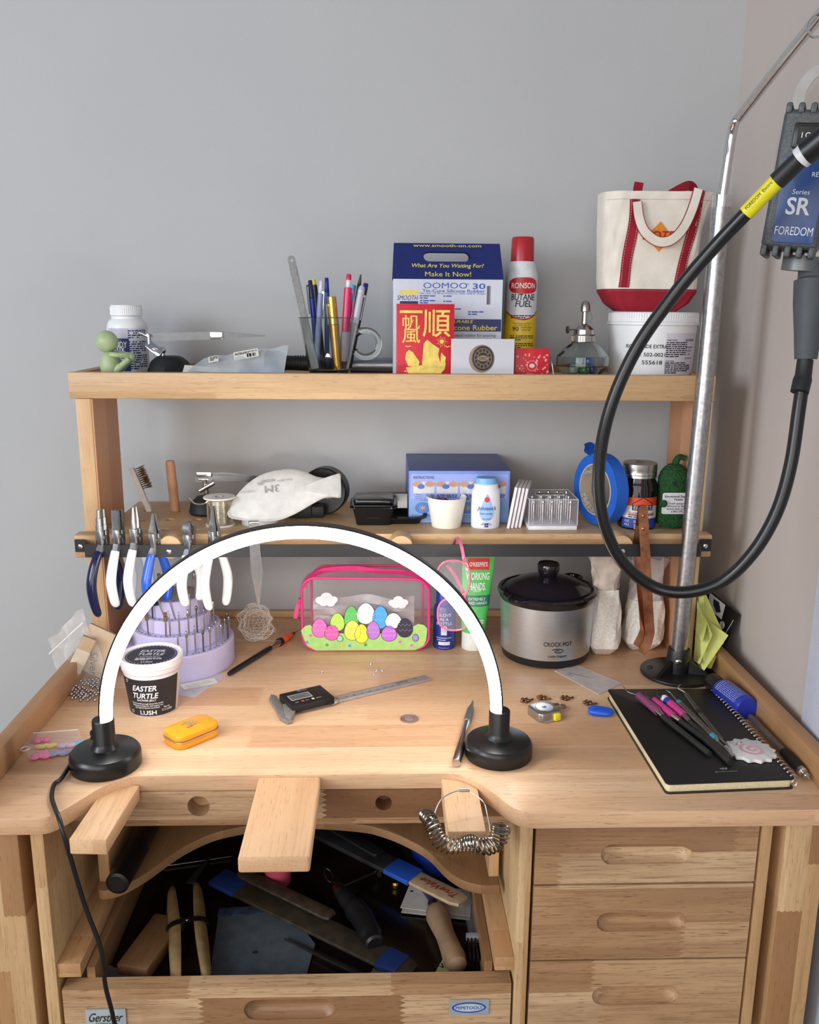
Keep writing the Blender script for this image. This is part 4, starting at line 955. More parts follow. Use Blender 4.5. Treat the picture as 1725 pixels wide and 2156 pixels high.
q = zl(543, 1110); solo('petri_dish', MB().lathe([(0, 0), (.028, 0), (.029, .001), (.029, .009), (.0278, .009), (.0278, .0015), (0, .0015)], seg=36), film((214, 220, 224), .6), 'round clear plastic dish under the white respirator mask', 'dish', (q.x, q.y+.026, ZL))
# dark round case and black holder
q = zl(690, 1085); Y = q.y+.015; zc = zat(1040, Y, 690)
ca = thing('tape_reel', 'black round reel lying on edge behind the mask', 'reel', (q.x-.004, Y, ZL))
b = MB(T3(0, 0, .040) @ M.Rotation(R(90), 4, 'X') @ M.Rotation(R(-12), 4, 'Y')); b.lathe([(.018, -.012), (.037, -.012), (.039, -.010), (.039, .012), (.037, .014), (.018, .014), (.018, -.012)], seg=40); P('ring', b, black, ca)
b = MB(); b.box(-.065, .0, -.035, .0, 0, .02, .004); b.box(-.05, -.02, -.038, -.02, 0, .032, .003); P('bracket', b, blackm, ca)
# black takeaway style containers
def dish(w_, d_, h_, r_, tp=.8):
    b = MB(); lo = rrect(w_*tp, d_*tp, r_*.8, 5); hi = rrect(w_, d_, r_, 5); n_ = len(lo); rim = rrect(w_+.008, d_+.008, r_+.003, 5)
    vs = [(x_, y_, 0) for x_, y_ in lo]+[(x_, y_, h_) for x_, y_ in hi]+[(x_, y_, h_) for x_, y_ in rim]+[(x_, y_, h_-.002) for x_, y_ in rim]
    vs += [(x_*.96, y_*.96, h_) for x_, y_ in hi]+[(x_*.95, y_*.95, .0015) for x_, y_ in lo]
    fs = [tuple(range(n_))[::-1], tuple(5*n_+i for i in range(n_))]
    for A_, B_ in ((0, 1), (1, 2), (2, 3), (1, 4), (4, 5)):
        for i in range(n_): fs.append((A_*n_+i, A_*n_+(i+1) % n_, B_*n_+(i+1) % n_, B_*n_+i))
    return b.add(vs, fs)
gb = mt((18, 18, 20), .16)
q = zl(822, 1108); dd = thing('plastic_tray', 'shallow glossy black plastic tray behind the smaller black container', 'tray', (q.x+.006, q.y+.055, ZL+.0003), (14, 0, 0))
P('tray_body', dish(.098, .088, .024, .012), gb, dd)
q = zl(787, 1109); d2 = thing('plastic_container', 'small square lidded glossy black plastic container', 'container', (q.x, q.y+.034, ZL))
P('container_body', dish(.068, .062, .031, .008), gb, d2)
b = MB(); lid = rrect(.074, .068, .010); b.prism(lid, .0315, .034, .001); b.prism(rrect(.064, .058, .008), .034, .0425, .003); P('lid', b, gb, d2)
q = zp(783, 1024, ZL+.045)
# clay kit box
ql = zl(860, 1101); Y = ql.y; xr = yp(1073, 1060, Y).x; z1 = zat(991, Y, 965)-ZL; w = xr-ql.x; qb = zp(960, 951, ZL+z1)
kb = thing('putty_kit_box', 'blue cardboard box with printed instructions behind the paper cup', 'box', ((ql.x+xr)/2, Y, ZL)); dp = qb.y-Y
peri = mt((112, 140, 214), .45, var=.02)
P('carton', MB().box(-w/2, w/2, 0, dp, 0, z1, .0008), [mt((76, 92, 152), .45, var=.02)], kb)
k = w/213.
def kx(px): return (px-966.5)*k
def kz(py): return z1*(1-(py-991)/110.)
b = MB(); frect(b, -w/2+.0006, w/2-.0006, .0006, z1-.0006); b.mi = 1; flat(b, [(p[0], p[1]) for p in rrect(205*k, z1-.008, .003, 4, 0, z1/2-.0015)], eps=.0004)
P('front_panel', b, [peri, mt((148, 164, 226), .5, var=.02)], kb)
b = MB(); frect(b, -w/2+.001, w/2-.001, .0006, z1*.47, eps=.0005); P('lower_panel', b, mt((122, 158, 212), .5), kb)
b = MB(); bm = MB()
for i, px in enumerate((892, 941, 990, 1042)):
    b.mi = 0; frect(b, kx(px-22), kx(px+22), kz(1038), kz(1014), eps=.0006)
    b.mi = 1; flat(b, ell(.0085, .0045, 14, kx(px-13), kz(1019)), eps=.0007); flat(b, ell(.0085, .0045, 14, kx(px+13), kz(1019)), eps=.0007)
    b.mi = 2; flat(b, ell(.006, .004, 12, kx(px-6+i*3), kz(1024)), eps=.0008)
for i, px in enumerate((890, 985)):
    b.mi = 2; flat(b, ell(.0125, .0095, 24, kx(px), kz(1069)), eps=.0006); b.mi = 3
    for a in range(8): b.tube([VT @ V((kx(px), kz(1069), .001)), VT @ V((kx(px)+.007*C(a*.785), kz(1069)+.005*S(a*.785), .001))], .0005, 4)
P('step_pictures', b, [mt((206, 208, 214), .6), mt((190, 146, 124), .6), mt((70, 110, 190), .5), mt((206, 180, 110), .5)], kb)
b = MB(); txt(b, 'INSTRUCTIONS:', kx(870), kz(1005), h=.0044, w=44*k, bold=.04, eps=.0006, align='LEFT')
txt(b, '1. Measure the same\namounts of Part A\nand Part B (100%\nweight)', kx(893), kz(1047), h=.011, w=42*k, eps=.0007); lines(b, kx(920), kx(962), kz(1043), .003, 3, eps=.0007); lines(b, kx(968), kx(1012), kz(1043), .003, 3, eps=.0007); lines(b, kx(1020), kx(1062), kz(1043), .003, 3, eps=.0007)
txt(b, '3. Let it fully cure for 20\nminutes', kx(890), kz(1087), h=.0052, w=44*k, eps=.0007); txt(b, 'finished mold\nat any place', kx(985), kz(1087), h=.0052, w=34*k, eps=.0007)
TT = M.Translation((0, dp*.45, z1)); txt(b, 'COOL FOR KIDS' if False else 'WWW.CO.NZ', 0, 0, TT, h=.004, w=40*k, eps=.0005) if False else lines(b, -20*k, 20*k, 0, .004, 1, TT, eps=.0005)
P('print', b, mt((36, 40, 84), .6), kb)
# paper cup
q = zl(942, 1114); x, w = q.x, yp(984, 1044, 1.36).x-yp(901, 1044, 1.36).x; rb0 = (zl(972, 1112).x-zl(912, 1112).x)/2; rt0 = w/2; hc = zat(1045, q.y+rb0, 942)-ZL
cu = thing('paper_cup', 'small plain white paper cup holding dark red wax pieces', 'cup', (x, q.y+rb0, ZL))
P('wall', MB().lathe([(0, .002), (rb0, .002), (rb0, 0), (rb0+.0004, 0), (rt0*.97, hc-.006), (rt0*.965, hc-.004), (rt0*.985, hc-.003), (rt0, hc-.001), (rt0, hc+.0005), (rt0*.98, hc), (rt0*.955, hc-.002), (rb0*.97, .006), (0, .006)], seg=44), mt((232, 226, 214), .6, var=.01), cu)
rwx = mt((128, 20, 50), .4, var=.15)
rn = random.Random(5)
for i, (ax_, ay_, az_, tx_) in enumerate(((-.012, .002, -.014, 20), (-.004, -.003, -.009, 75), (.002, .004, -.011, 120), (.006, -.006, -.012, 160), (.012, .004, -.016, 40), (.0, -.010, -.015, 10), (-.008, .009, -.013, 100))):
    b = MB(T3(ax_, ay_, hc+az_, 30, tx_, tx_*2)); b.tube(spl([(-.008, 0, 0), (-.003, .002, .002), (.003, -.001, .001), (.008, .001, -.002)], 5), [.0024]*15+[.0018], 8)
    solo('wax_stick', b, rwx, 'dark red twisted wax piece heaped in the white paper cup', 'wax piece', (x, q.y+rb0, ZL), (0, 0, 0), 'red wax pieces in the paper cup')
# powder bottle
q = zl(1024, 1114); w = zl(1054, 1110).x-zl(994, 1110).x; r = w/2; Y = q.y+r*.7; h = zat(1005, Y, 1027)-ZL; zs = zat(1020, Y, 1027)-ZL
pb = thing('powder_bottle', 'white baby powder bottle with light blue cap and drop-shaped label', 'bottle', (q.x, Y, ZL)); sy_ = .72
P('body', MB().lathe([(0, 0), (r*.94, 0), (r, .003), (r*1.02, zs*.5), (r*.98, zs*.86), (r*.86, zs*.94), (r*.82, zs-.002), (r*.86, zs), (r*.78, zs+.002), (0, zs+.002)], seg=48, sy=sy_), mt((226, 228, 234), .35, var=.01), pb)
P('cap', MB().lathe([(0, zs+.002), (r*.74, zs+.002), (r*.75, h-.003), (r*.70, h), (0, h+.0006)], seg=48, sy=sy_*1.1), mt((120, 176, 230), .4), pb)
def ov(x_, z, e=.0006): return (x_, -sy_*math.sqrt(max(0, (r*1.01)**2-x_*x_))-e, z)
b = MB(); zc_, hd_ = zs*.42, zs*.32; n_ = 24; vs = []
for i in range(n_+1):
    t = i/n_; z = zc_-hd_*.75+t*hd_*2.0; ww = r*.52*(math.sqrt(max(0, 1-((t-.36)/.36)**2)) if t < .36 else (1-((t-.36)/.64))**.8*1.0)
    for j in range(7): vs.append(ov(ww*(j/3-1), z))
b.add(vs, [(7*i+j, 7*i+j+1, 7*i+8+j, 7*i+7+j) for i in range(n_) for j in range(6)]); P('drop_label', b, mt((150, 190, 232), .4), pb)
def otx(b, s_, x_, z_, **kw):
    e = kw.pop('eps', .0009); tb = tmesh(s_, **kw)
    for v in tb.verts: v.co = V(ov(v.co.x+x_, v.co.y+z_, e))
    b.merge(tb)
b = MB(); otx(b, "Johnson's", 0, zc_+.004, h=.0082, w=r*1.30, shear=.25, bold=.04); otx(b, 'baby powder', 0, zc_-.004, h=.0036, w=r*.85, bold=.02); otx(b, 'clean classic', 0, zc_-.012, h=.0026, w=r*.6); otx(b, 'Johnson & Johnson', 0, zc_-.019, h=.0022, w=r*.62); otx(b, 'NET WT. 1.5 OZ (42 g)', 0, zs*.105, h=.0024, w=r*.7, bold=.03, eps=.0009)
for dx in (-.0016, .0016):
    for dz in (-.001, .0024): vs = [ov(dx+a_, .0055+dz+c_, .0009) for a_, c_ in ((-.0013, -.0014), (.0013, -.0014), (.0013, .0014), (-.0013, .0014))]; b.add(vs, [(0, 1, 2, 3)])
P('lettering', b, mt((34, 52, 150), .4), pb)
b = MB(); b.add([ov(0, zc_+.0185, .0009)]+[ov(.0042*C(i*.393), zc_+.0185+.0042*S(i*.393), .0009) for i in range(16)], [(0, i, i % 16+1) for i in range(1, 17)]); P('red_roundel', b, mt((214, 50, 70), .4), pb)
# cards leaning together
q = zl(1098, 1115)
for i in range(4):
    nms = ['front-most', 'second', 'third', 'rear-most']
    c_ = thing('coaster_card', '%s of the white cards stood on edge beside the powder bottle' % nms[i], 'card', (q.x-.012+i*.0062, q.y+.038+.002*i, ZL+.0003), (0, 9, -14), 'white cards stood on edge by the powder bottle')
    P('sheet', MB().box(-.0022, .0022, -.034, .036, 0, .067-.001*i, .0003), mt((226, 222, 226), .7, var=.01), c_)
    if i == 0:
        b = MB(M.Translation((-.0024, 0, .032)) @ M.Rotation(R(-90), 4, 'Z')); b.merge(MB(VT).prism(ell(.021, .021, 30), -.0001, .0003).b)
        b.mi = 1
        for r_ in (.0185, .014, .009): b.tube([(r_*C(2*PI*k_/30), -.0005, r_*S(2*PI*k_/30)) for k_ in range(30)], .0006, 4, True, up=(0, 1, 0))
        for k_ in range(16): b.tube([(.0095*C(k_*.393), -.0005, .0095*S(k_*.393)), (.018*C(k_*.393+.15), -.0005, .018*S(k_*.393+.15))], .0005, 4)
        P('ring_print', b, [mt((44, 44, 50), .6), mt((190, 188, 190), .6)], c_)
# acrylic bur box
q0 = zl(1113, 1116); q1 = zl(1215, 1116); w = q1.x-q0.x; Y = q0.y; h = zat(1052, Y, 1164)-ZL; qb = zp(1110, 1022, ZL+h); dp = .078
bbx = thing('bur_box', 'clear acrylic box with white base full of steel burs, beside the blue tape', 'box', ((q0.x+q1.x)/2, Y, ZL))
P('base', MB().box(-w/2, w/2, 0, dp, 0, .0065, .0006), mt((228, 228, 234), .4), bbx)
b = MB(); t_ = .0008
for a in ((-w/2, w/2, 0, t_), (-w/2, w/2, dp-t_, dp)): b.box(a[0], a[1], a[2], a[3], .0068, h)
for a in ((-w/2, -w/2+t_), (w/2-t_, w/2)): b.box(a[0], a[1], t_, dp-t_, .0068, h)
b.box(-w/2, w/2, 0, dp, h, h+t_); P('cover', b, film((226, 222, 234), .07, .08), bbx)
b = MB()
for s in (-1, 1): b.tube([(s*w/2, 0, .007), (s*w/2, 0, h), (s*w/2, dp, h)], .0006, 4)
b.tube([(-w/2, 0, h), (w/2, 0, h)], .0006, 4); b.tube([(-w/2, dp, h), (w/2, dp, h)], .0006, 4); P('cover_edges', b, film((236, 234, 244), .8), bbx)
b = MB(); b.box(-w*.3, w*.3, dp*.36, dp*.66, h+.001, h+.0014); b.mi = 1; TT = M.Translation((0, 0, h+.0015)); txt(b, 'WARNING', 0, dp*.60, TT, h=.0035, w=.018, bold=.03); lines(b, -w*.28, w*.28, dp*.52, .0032, 4, TT); P('warning_label', b, [paper, ink], bbx)
for i in range(5):
    for j in range(4):
        b = MB(); hh = .036+.004*((i*3+j) % 3); b.lathe([(0, 0), (.0012, 0), (.0012, hh-.006), (.0008, hh-.004), (.0022, hh-.003), (.0026, hh), (.0014, hh+.003), (0, hh+.004)], seg=8)
        solo('bur_bit', b, steel, 'slim steel bur standing in the clear acrylic box', 'bur', (bbx.location.x-w*.38+w*.19*i, Y+.013+.017*j, ZL+.0067), (0, 0, 0), 'steel burs in the acrylic box')
# blue painter's tape
q = zl(1262, 1114); r = .0565; an = R(67); axd = V((-S(an), -C(an), 0))
tp = thing('masking_tape', 'roll of blue painter\'s tape standing on edge behind the black drill shaft', 'tape roll', (q.x-.003, q.y+.030, ZL+r+.0008)); tp.rotation_euler = axd.to_track_quat('Z', 'Y').to_euler()
tm = mt((30, 96, 196), .5, var=.04)
P('tape', MB().lathe([(r*.73, -.022), (r, -.022), (r, 0), (r*.73, 0), (r*.73, -.022)], seg=64), tm, tp)
P('core', MB().lathe([(r*.69, -.0215), (r*.728, -.0215), (r*.728, .0003), (r*.69, .0003), (r*.69, -.0215)], seg=48), mt((190, 176, 156), .8), tp)
Lc = tp.matrix_basis.inverted().to_3x3() if False else tp.rotation_euler.to_matrix().inverted()
b = MB(); p0_ = Lc @ V((-.018, -.014, r*.93)); s_ = Lc @ V((.0, .0, 1)); 
b.sheet(lambda u, v: Lc @ (V((-.004, -.004, r*.985))+V((-.016*v-.004*S(v*5), -.008*v, .019*v))+V((.018*(u-.5), .008*(u-.5), .003*S(3*u)))), 6, 6, .0004); P('loose_end', b, tm, tp)
b = MB(); b.lathe([(r*.688, -.021), (r*.688, -.0005)], seg=40, a0=R(30), a1=R(150)); b.lathe([(r*.687, -.012), (r*.687, -.0005)], seg=40, a0=R(200), a1=R(300)); P('core_label', b, mt((222, 220, 216), .6, var=.3, sc_=300), tp)
# rubber cement jar
q = zl(1351, 1117); r = (yp(1391, 1050, q.y).x-yp(1312, 1050, q.y).x)/2*1.03; Y = q.y+r; h = zat(973, Y, 1348)-ZL; zs = zat(1002, Y, 1348)-ZL; rl = r*.88
je = thing('rubber_cement_jar', 'dark glass jar of rubber cement with silver lid and orange and blue label', 'jar', (q.x, Y, ZL))
P('jar_body', MB().lathe([(0, 0), (r*.93, 0), (r, .004), (r, zs*.74), (r*.93, zs*.88), (rl*.92, zs*.97), (rl*.92, zs+.002), (0, zs+.002)], seg=48), mt((22, 16, 16), .12), je)
b = MB(); b.lathe([(rl*.9, zs-.001), (rl, zs), (rl*.98, zs+.004), (rl*1.01, zs+.005), (rl*.98, zs+.009), (rl*1.0, zs+.012), (rl, h-.001), (rl*.97, h), (rl*.3, h), (rl*.28, h+.0006), (rl*.22, h), (0, h)], seg=56); P('lid', b, mt((176, 172, 166), .3, 1), je)
l0, l1 = zat(1113, q.y)-ZL, zat(1048, q.y)-ZL; l0 = max(l0, .003); la, lb_ = l0+(l1-l0)*.32, l0+(l1-l0)*.72
b = MB(); patch(b, r, -1.1, .95, la, lb_); b.mi = 1; patch(b, r, -1.1, .95, lb_, l1); b.mi = 2; patch(b, r, -1.1, .95, l0, la)
P('label', b, [mt((214, 212, 214), .5), mt((214, 74, 36), .5), mt((36, 66, 150), .5)], je)
b = MB()
def cpt(x_, z_, e): return ((r+e)*S(x_/r), -(r+e)*C(x_/r), z_)
hx = [(-.0155, lb_-.002), (.0155, lb_-.002), (.0155, lb_+.006), (0, lb_+.0145), (-.0155, lb_+.006)]
def tri_cols(b, x0, x1, f0, f1, e, n=14): 
    vs = []
    for i in range(n+1): x_ = x0+(x1-x0)*i/n; vs += [cpt(x_, f0(x_), e), cpt(x_, f1(x_), e)]
    b.add(vs, [(2*i, 2*i+2, 2*i+3, 2*i+1) for i in range(n)])
tri_cols(b, -.0165, .0165, lambda x_: lb_-.0065, lambda x_: lb_+.0045+.010*(1-abs(x_)/.0165), .0005)
b.mi = 1; tri_cols(b, -.015, .015, lambda x_: lb_+.0018, lambda x_: lb_+.0038+.0095*(1-abs(x_)/.015), .0007)
P('emblem', b, [ink, mt((214, 74, 36), .5)], je)
b = MB(); txt(b, "ELMER'S", 0, lb_-.002, wrap=(r, 0), h=.0062, w=.028, bold=.05, eps=.001, shear=.1); txt(b, 'DANGER', -.004, la-.005, wrap=(r, 0), h=.0042, w=.017, bold=.04, eps=.0006); lines(b, -.012, .012, la-.011, .0028, 3, wrap=(r, 0), eps=.0006); txt(b, 'OZ\nmL)', -.024, la-.008, wrap=(r, 0), h=.010, w=.008, eps=.0006); P('white_print', b, white, je)
b = MB(); txt(b, 'Rubber Cement', 0, (la+lb_)/2-.002, wrap=(r, 0), h=.0055, w=.042, bold=.03, eps=.0006); P('red_print', b, mt((200, 70, 60), .5), je)
b = MB(); txt(b, 'No-Wrinkle', -.006, (la+lb_)/2+.0045, wrap=(r, 0), h=.0034, w=.02, bold=.03, eps=.0006); lines(b, -.022, .02, la+.0045, .003, 2, wrap=(r, 0), eps=.0006); P('black_print', b, ink, je)
# crocheted pickle
q = zl(1420, 1117); Y = q.y+.022; r = .0245; h = zat(976, Y, 1412)-ZL
pk_ = thing('crochet_pickle', 'green crocheted pickle toy holding a little white sign', 'toy', (q.x+.001, Y, ZL))
t = NT('green_yarn'); xyz = t.n('SeparateXYZ', {0: t.n('TexCoord').outputs['Object']}).outputs
kn = t.n('TexVoronoi', {'Vector': t.n('TexCoord').outputs['Object'], 'Scale': 330}).outputs[0]
t.set(Base_Color=t.ramp(kn, [(0, lin((34, 92, 40))), (1, lin((14, 44, 22)))]), Roughness=.95); t.bump(kn, 1., .0015); yarn = t.m
prof = []; n_ = 30
for i in range(n_+1):
    t_ = i/n_; z = h*t_; rr_ = r*(min(1, (t_/.07)**.5) if t_ < .07 else (1 if t_ < .72 else math.sqrt(max(0, 1-((t_-.72)/.28)**2))))
    prof.append((rr_*(1+.02*S(i*2.2)), z))
    if i < n_: prof.append((rr_*.975, z+h/n_*.5))
P('body', MB().lathe([(0, 0)]+prof, seg=32), yarn, pk_)
P('stem', MB().tube(spl([(0, 0, h-.003), (.002, 0, h+.006), (.008, 0, h+.0105), (.015, 0, h+.008)], 5), [.0055]*5+[.005]*6+[.0045]*5, 10), yarn, pk_)
b = MB()
for px, py in ((1420, 1017), (1443, 1016)): e_ = yp(px, py, Y-.0235); b.ball((e_.x-q.x-.001, -.0235, e_.z-ZL), .0026)
P('eyes', b, black, pk_)
sx_ = yp(1396, 1060, Y-.03).x-q.x; P('arm', MB().ball((sx_, -.0305, zat(1060, Y-.03)-ZL), .006, .004, .0058), yarn, pk_)
x0_ = yp(1393, 1060, Y-.0265).x-q.x; x1_ = x0_+.050; zz0, zz1 = zat(1082, Y-.0265)-ZL, zat(1037, Y-.0265)-ZL
sg = P('sign', MB(M.Translation((0, -.0265, 0)) @ VT).prism(rrect(x1_-x0_, zz1-zz0, .003, 4, (x0_+x1_)/2, (zz0+zz1)/2), 0, .0006), mt((216, 216, 222), .6), pk_)
b = MB(); TT = M.Translation(((x0_+x1_)/2, -.0272, 0)) @ VT
txt(b, 'Emotional Support\nPickle', 0, zz1-.008, TT, h=.0085, w=.043, bold=.03); txt(b, 'I will always be\naround to let you\nknow that you are\na BIG DILL!', .001, zz0+.0105, TT, h=.0155, w=.036, bold=.02); P('lettering', b, ink, sg)
# ================================================================ hanging from the tool bar
def plier(name, label, px, py, hm, hl, jaw, jl, rz=60, colr=None, tip=None, spread=.019, ydip=0):
    q = yp(px, py, yb-.006); t = thing(name, label, 'pliers', (q.x, yb+.002, q.z), (0, 0, rz), 'pliers hung on the black tool bar')
    for s, nm in ((-1, 'front'), (1, 'rear')):
        b = MB(); 
        if jaw == 'round': b.tube([(s*.0035, 0, .012), (s*.0040, 0, .014+jl*.3), (s*.0030, 0, .014+jl)], [.0042, .0036, .0013], 10)
        elif jaw == 'flat': b.sweep([(s*.0035, 0, .012), (s*.0036, 0, .016+jl*.4), (s*.0035, 0, .016+jl)], [(-.0026, -.0062), (.0026, -.0062), (.0026, .0062), (-.0026, .0062)], [1, 1, (.75, .98)], up=(0, 1, 0))
        elif jaw == 'chain': b.sweep([(s*.0035, 0, .012), (s*.0040, 0, .016), (s*.0026, 0, .016+jl*.5), (s*.0018, 0, .016+jl)], [(-.0025, -.006), (.0025, -.006), (.0025, .006), (-.0025, .006)], [1, 1, (.7, .5), (.4, .18)], up=(0, 1, 0))
        elif jaw == 'cut': b.sweep([(s*.0035, 0, .012), (s*.0060, 0, .018), (s*.0052, 0, .016+jl*.6), (s*.0012, 0, .016+jl)], [(-.0035, -.006), (.0025, -.006), (.0025, .006), (-.0035, .006)], [1, 1, (.9, 1), (.35, .5)], up=(0, 1, 0))
        elif jaw == 'step':
            zz = .012
            for k, (rr_, ll_) in enumerate(((.0066, .009), (.0046, .011), (.0028, .012))): b.cyl((s*.0050, 0, zz), (s*.0050-s*.0002*k, 0, zz+ll_), rr_ if rr_ < .005 else .0056, seg=16); zz += ll_
        b.box(s*.0005, s*.0082, -.0058, .0058, -.008, .0135, .0012)
        b.sweep([(s*.004, 0, -.007), (s*.006, 0, -.014), (s*.0095, 0, -.022)], [(-.003, -.0045), (.003, -.0045), (.003, .0045), (-.003, .0045)], [1, 1, 1], up=(0, 1, 0))
        P('jaw', b, steel, t)
        cl = spl([(s*.0085, 0, -.018), (s*(spread*.85), 0, -.040), (s*spread*1.12, 0, -.040-hl*.35), (s*spread*1.0, 0, -.040-hl*.72), (s*spread*.75, 0, -.040-hl)], 6); n_ = len(cl)
        b = MB(); b.sweep(cl, [(C(2*PI*k/14), S(2*PI*k/14)) for k in range(14)], [((.0052 if i else .0048)*(1+.25*S(PI*min(1, i/n_)))*(1 if i < n_-3 else (.94, .8, .45)[i-n_+3]), .0068*(1+.2*S(PI*i/n_))*(1 if i < n_-3 else (.94, .8, .45)[i-n_+3])) for i in range(n_)], up=(0, 1, 0))
        P('handle', b, hm, t)
    b = MB(); b.cyl((0, -.0066, .003), (0, .0066, .003), .0034, seg=16); P('pivot', b, steel, t)
    return t
tt = NT('white_dipped_grip'); tcc = tt.n('TexCoord').outputs['Object']
tt.set(Base_Color=tt.ramp(tt.n('TexNoise', {'Vector': tt.n('VectorMath', {0: tcc, 1: tt.n('ObjectInfo').outputs['Location']}, operation='ADD').outputs[0], 'Scale': 34, 'Detail': 0}).outputs[0], [(.64, lin((232, 234, 232))), (.76, lin((110, 176, 226)))]), Roughness=.18); wg = tt.m
ng = mt((24, 26, 66), .18); bg_ = mt((44, 92, 200), .2)
plier('step_pliers', 'dark navy handled bail-making pliers at the far left of the tool bar', 213, 1137, ng, .075, 'step', .03, 58, spread=.024)
plier('flat_nose_pliers', 'white handled pliers with wide flat jaws, next to the navy pair', 247, 1135, wg, .062, 'flat', .026, 62)
plier('round_nose_pliers', 'white handled round nose pliers with two cone jaws and blue spots', 284, 1133, wg, .063, 'round', .031, 60)
plier('chain_nose_pliers', 'blue handled chain nose pliers on the tool bar', 324, 1143, bg_, .056, 'chain', .026, 55)
plier('side_cutters', 'white handled pliers with short curved cutting jaws behind the ring light', 397, 1146, wg, .053, 'cut', .016, 60)
plier('bent_nose_pliers', 'white handled needle nose pliers hung farthest right of the pliers', 450, 1138, wg, .066, 'chain', .034, 48)
# steel tweezers held flat against the bar
q = yp(537, 1160, yb-.006); tq = thing('flat_tweezers', 'flat steel tweezers hanging point down over the white mesh pouch', 'tweezers', (q.x, yb-.0055, q.z), (0, 0, 12))
for s in (0, 1):
    b = MB(T3(.0, s*.012-.0015*0, 0)); pts = [(0, s*0, zat(1101, yb)-q.z), (0, 0, 0), (.002, .001*s, zat(1200, yb)-q.z), (.0022, -.002*s, zat(1240, yb)-q.z), (.0026, -.0085*s, zat(1274, yb)-q.z)]
    b.sweep(pts, [(-1, -.0005), (1, -.0005), (1, .0005), (-1, .0005)], [(.0074, 1), (.0078, 1), (.0086, 1), (.0046, 1), (.0008, 1)], up=(0, 1, 0)); P('arm', b, mt((196, 196, 196), .28, 1), tq)
b = MB(); b.box(-.0072, .0072, -.0008, .0125, zat(1101, yb)-q.z, zat(1097, yb)-q.z, .0006); P('joined_end', b, mt((196, 196, 196), .28, 1), tq)
# pink glasses hooked over the bar
Yg = 1.245; q = yp(968, 1140, Yg); gs = thing('eyeglasses', 'clear pink framed eyeglasses hooked over the tool bar by one arm', 'eyeglasses', (q.x, Yg, q.z)); pkf = film((224, 120, 150), .85, .1); o = V((q.x, Yg, q.z))
def rim(cx, cy, rx, ry, yo=0):
    return [pol(cx+rx*math.copysign(abs(C(a))**.8, C(a)), cy+ry*math.copysign(abs(S(a))**.8, S(a)), Yg+yo, o)+V((0, yo, 0)) for a in [2*PI*k/40 for k in range(40)]]
r1 = rim(955, 1218, 35, 38); r2 = rim(956, 1293, 34, 34, -.006)
for rr_ in (r1, r2):
    P('rim', MB().tube(rr_, .0016, 8, True, up=(0, 1, 0)), pkf, gs)
    b = MB(); cc_ = sum(rr_, V())/len(rr_); b.add([tuple(cc_)]+[tuple(p) for p in rr_], [(0, i, i % 40+1) for i in range(1, 41)]); P('lens', b, film((235, 225, 230), .12, .03), gs)
P('bridge', MB().tube(spl([pol(986, 1243, Yg, o), pol(979, 1256, Yg, o), pol(985, 1270, Yg-.004, o)], 5), .0018, 8), pkf, gs)
P('temple', MB().strap(spl([pol(986, 1200, Yg, o), pol(977, 1175, Yg, o), pol(972, 1150, Yg, o)+V((0, .004, 0)), pol(966, 1139, Yg, o)+V((0, .014, 0)), V((-.004, .03, -.004)), V((-.006, .042, -.02))], 6), .0048, .0022, up=(0, 1, 0)), film((196, 96, 130), .9, .1), gs)
P('temple', MB().strap(spl([pol(988, 1310, Yg, o), pol(984, 1270, Yg+.01, o)+V((0, .01, 0)), pol(960, 1215, Yg+.015, o)+V((0, .016, 0)), pol(940, 1190, Yg+.015, o)+V((0, .016, 0))], 6), .0045, .002, up=(0, 1, 0)), film((196, 96, 130), .9, .1), gs)
# copper tongs
cop = mt((190, 128, 92), .32, 1, var=.2, sc_=60)
Yc = 1.256; q = yp(1357, 1100, Yc); ct = thing('copper_tongs', 'long bent copper tongs straddling the tool bar below the rubber cement jar', 'tongs', (q.x, Yc, q.z)); o = V((q.x, Yc, q.z))
f_ = [pol(1354, 1074, Yc, o), pol(1357, 1130, Yc, o), pol(1361, 1200, Yc, o), pol(1366, 1290, Yc, o), pol(1369, 1332, Yc, o), pol(1364, 1352, Yc-.003, o)+V((0, -.003, 0)), pol(1351, 1375, Yc-.01, o)+V((0, -.01, 0))]
P('arm', MB().strap(f_, .0145, .0016, up=(0, 1, 0)), cop, ct)
g_ = [pol(1354, 1076, Yc, o)+V((0, .003, 0)), V((.004, .033, -.012)), V((.003, .036, -.045)), pol(1356, 1290, Yc+.010, o)+V((0, .010, 0)), pol(1358, 1325, Yc+.004, o)+V((0, .004, 0)), pol(1352, 1342, Yc, o), pol(1342, 1361, Yc-.006, o)+V((0, -.006, 0))]
P('arm', MB().strap(g_, .0145, .0016, up=(0, 1, 0)), cop, ct)
b = MB()
e_ = pol(1354, 1074, Yc, o); b.T = M.Translation((e_.x, -.0008, e_.z)) @ VT; b.prism(ell(.0073, .0073, 20), -.0044, .0008); P('rounded_end', b, cop, ct)
for py in (1086, 1113): e_ = pol(1355, py, Yc, o); P('rivet', MB().ball((e_.x, -.001, e_.z), .0028, .0014, .0028, 14), cop, ct)
# ================================================================ on the bench top
def low(*a): return zp(*a)
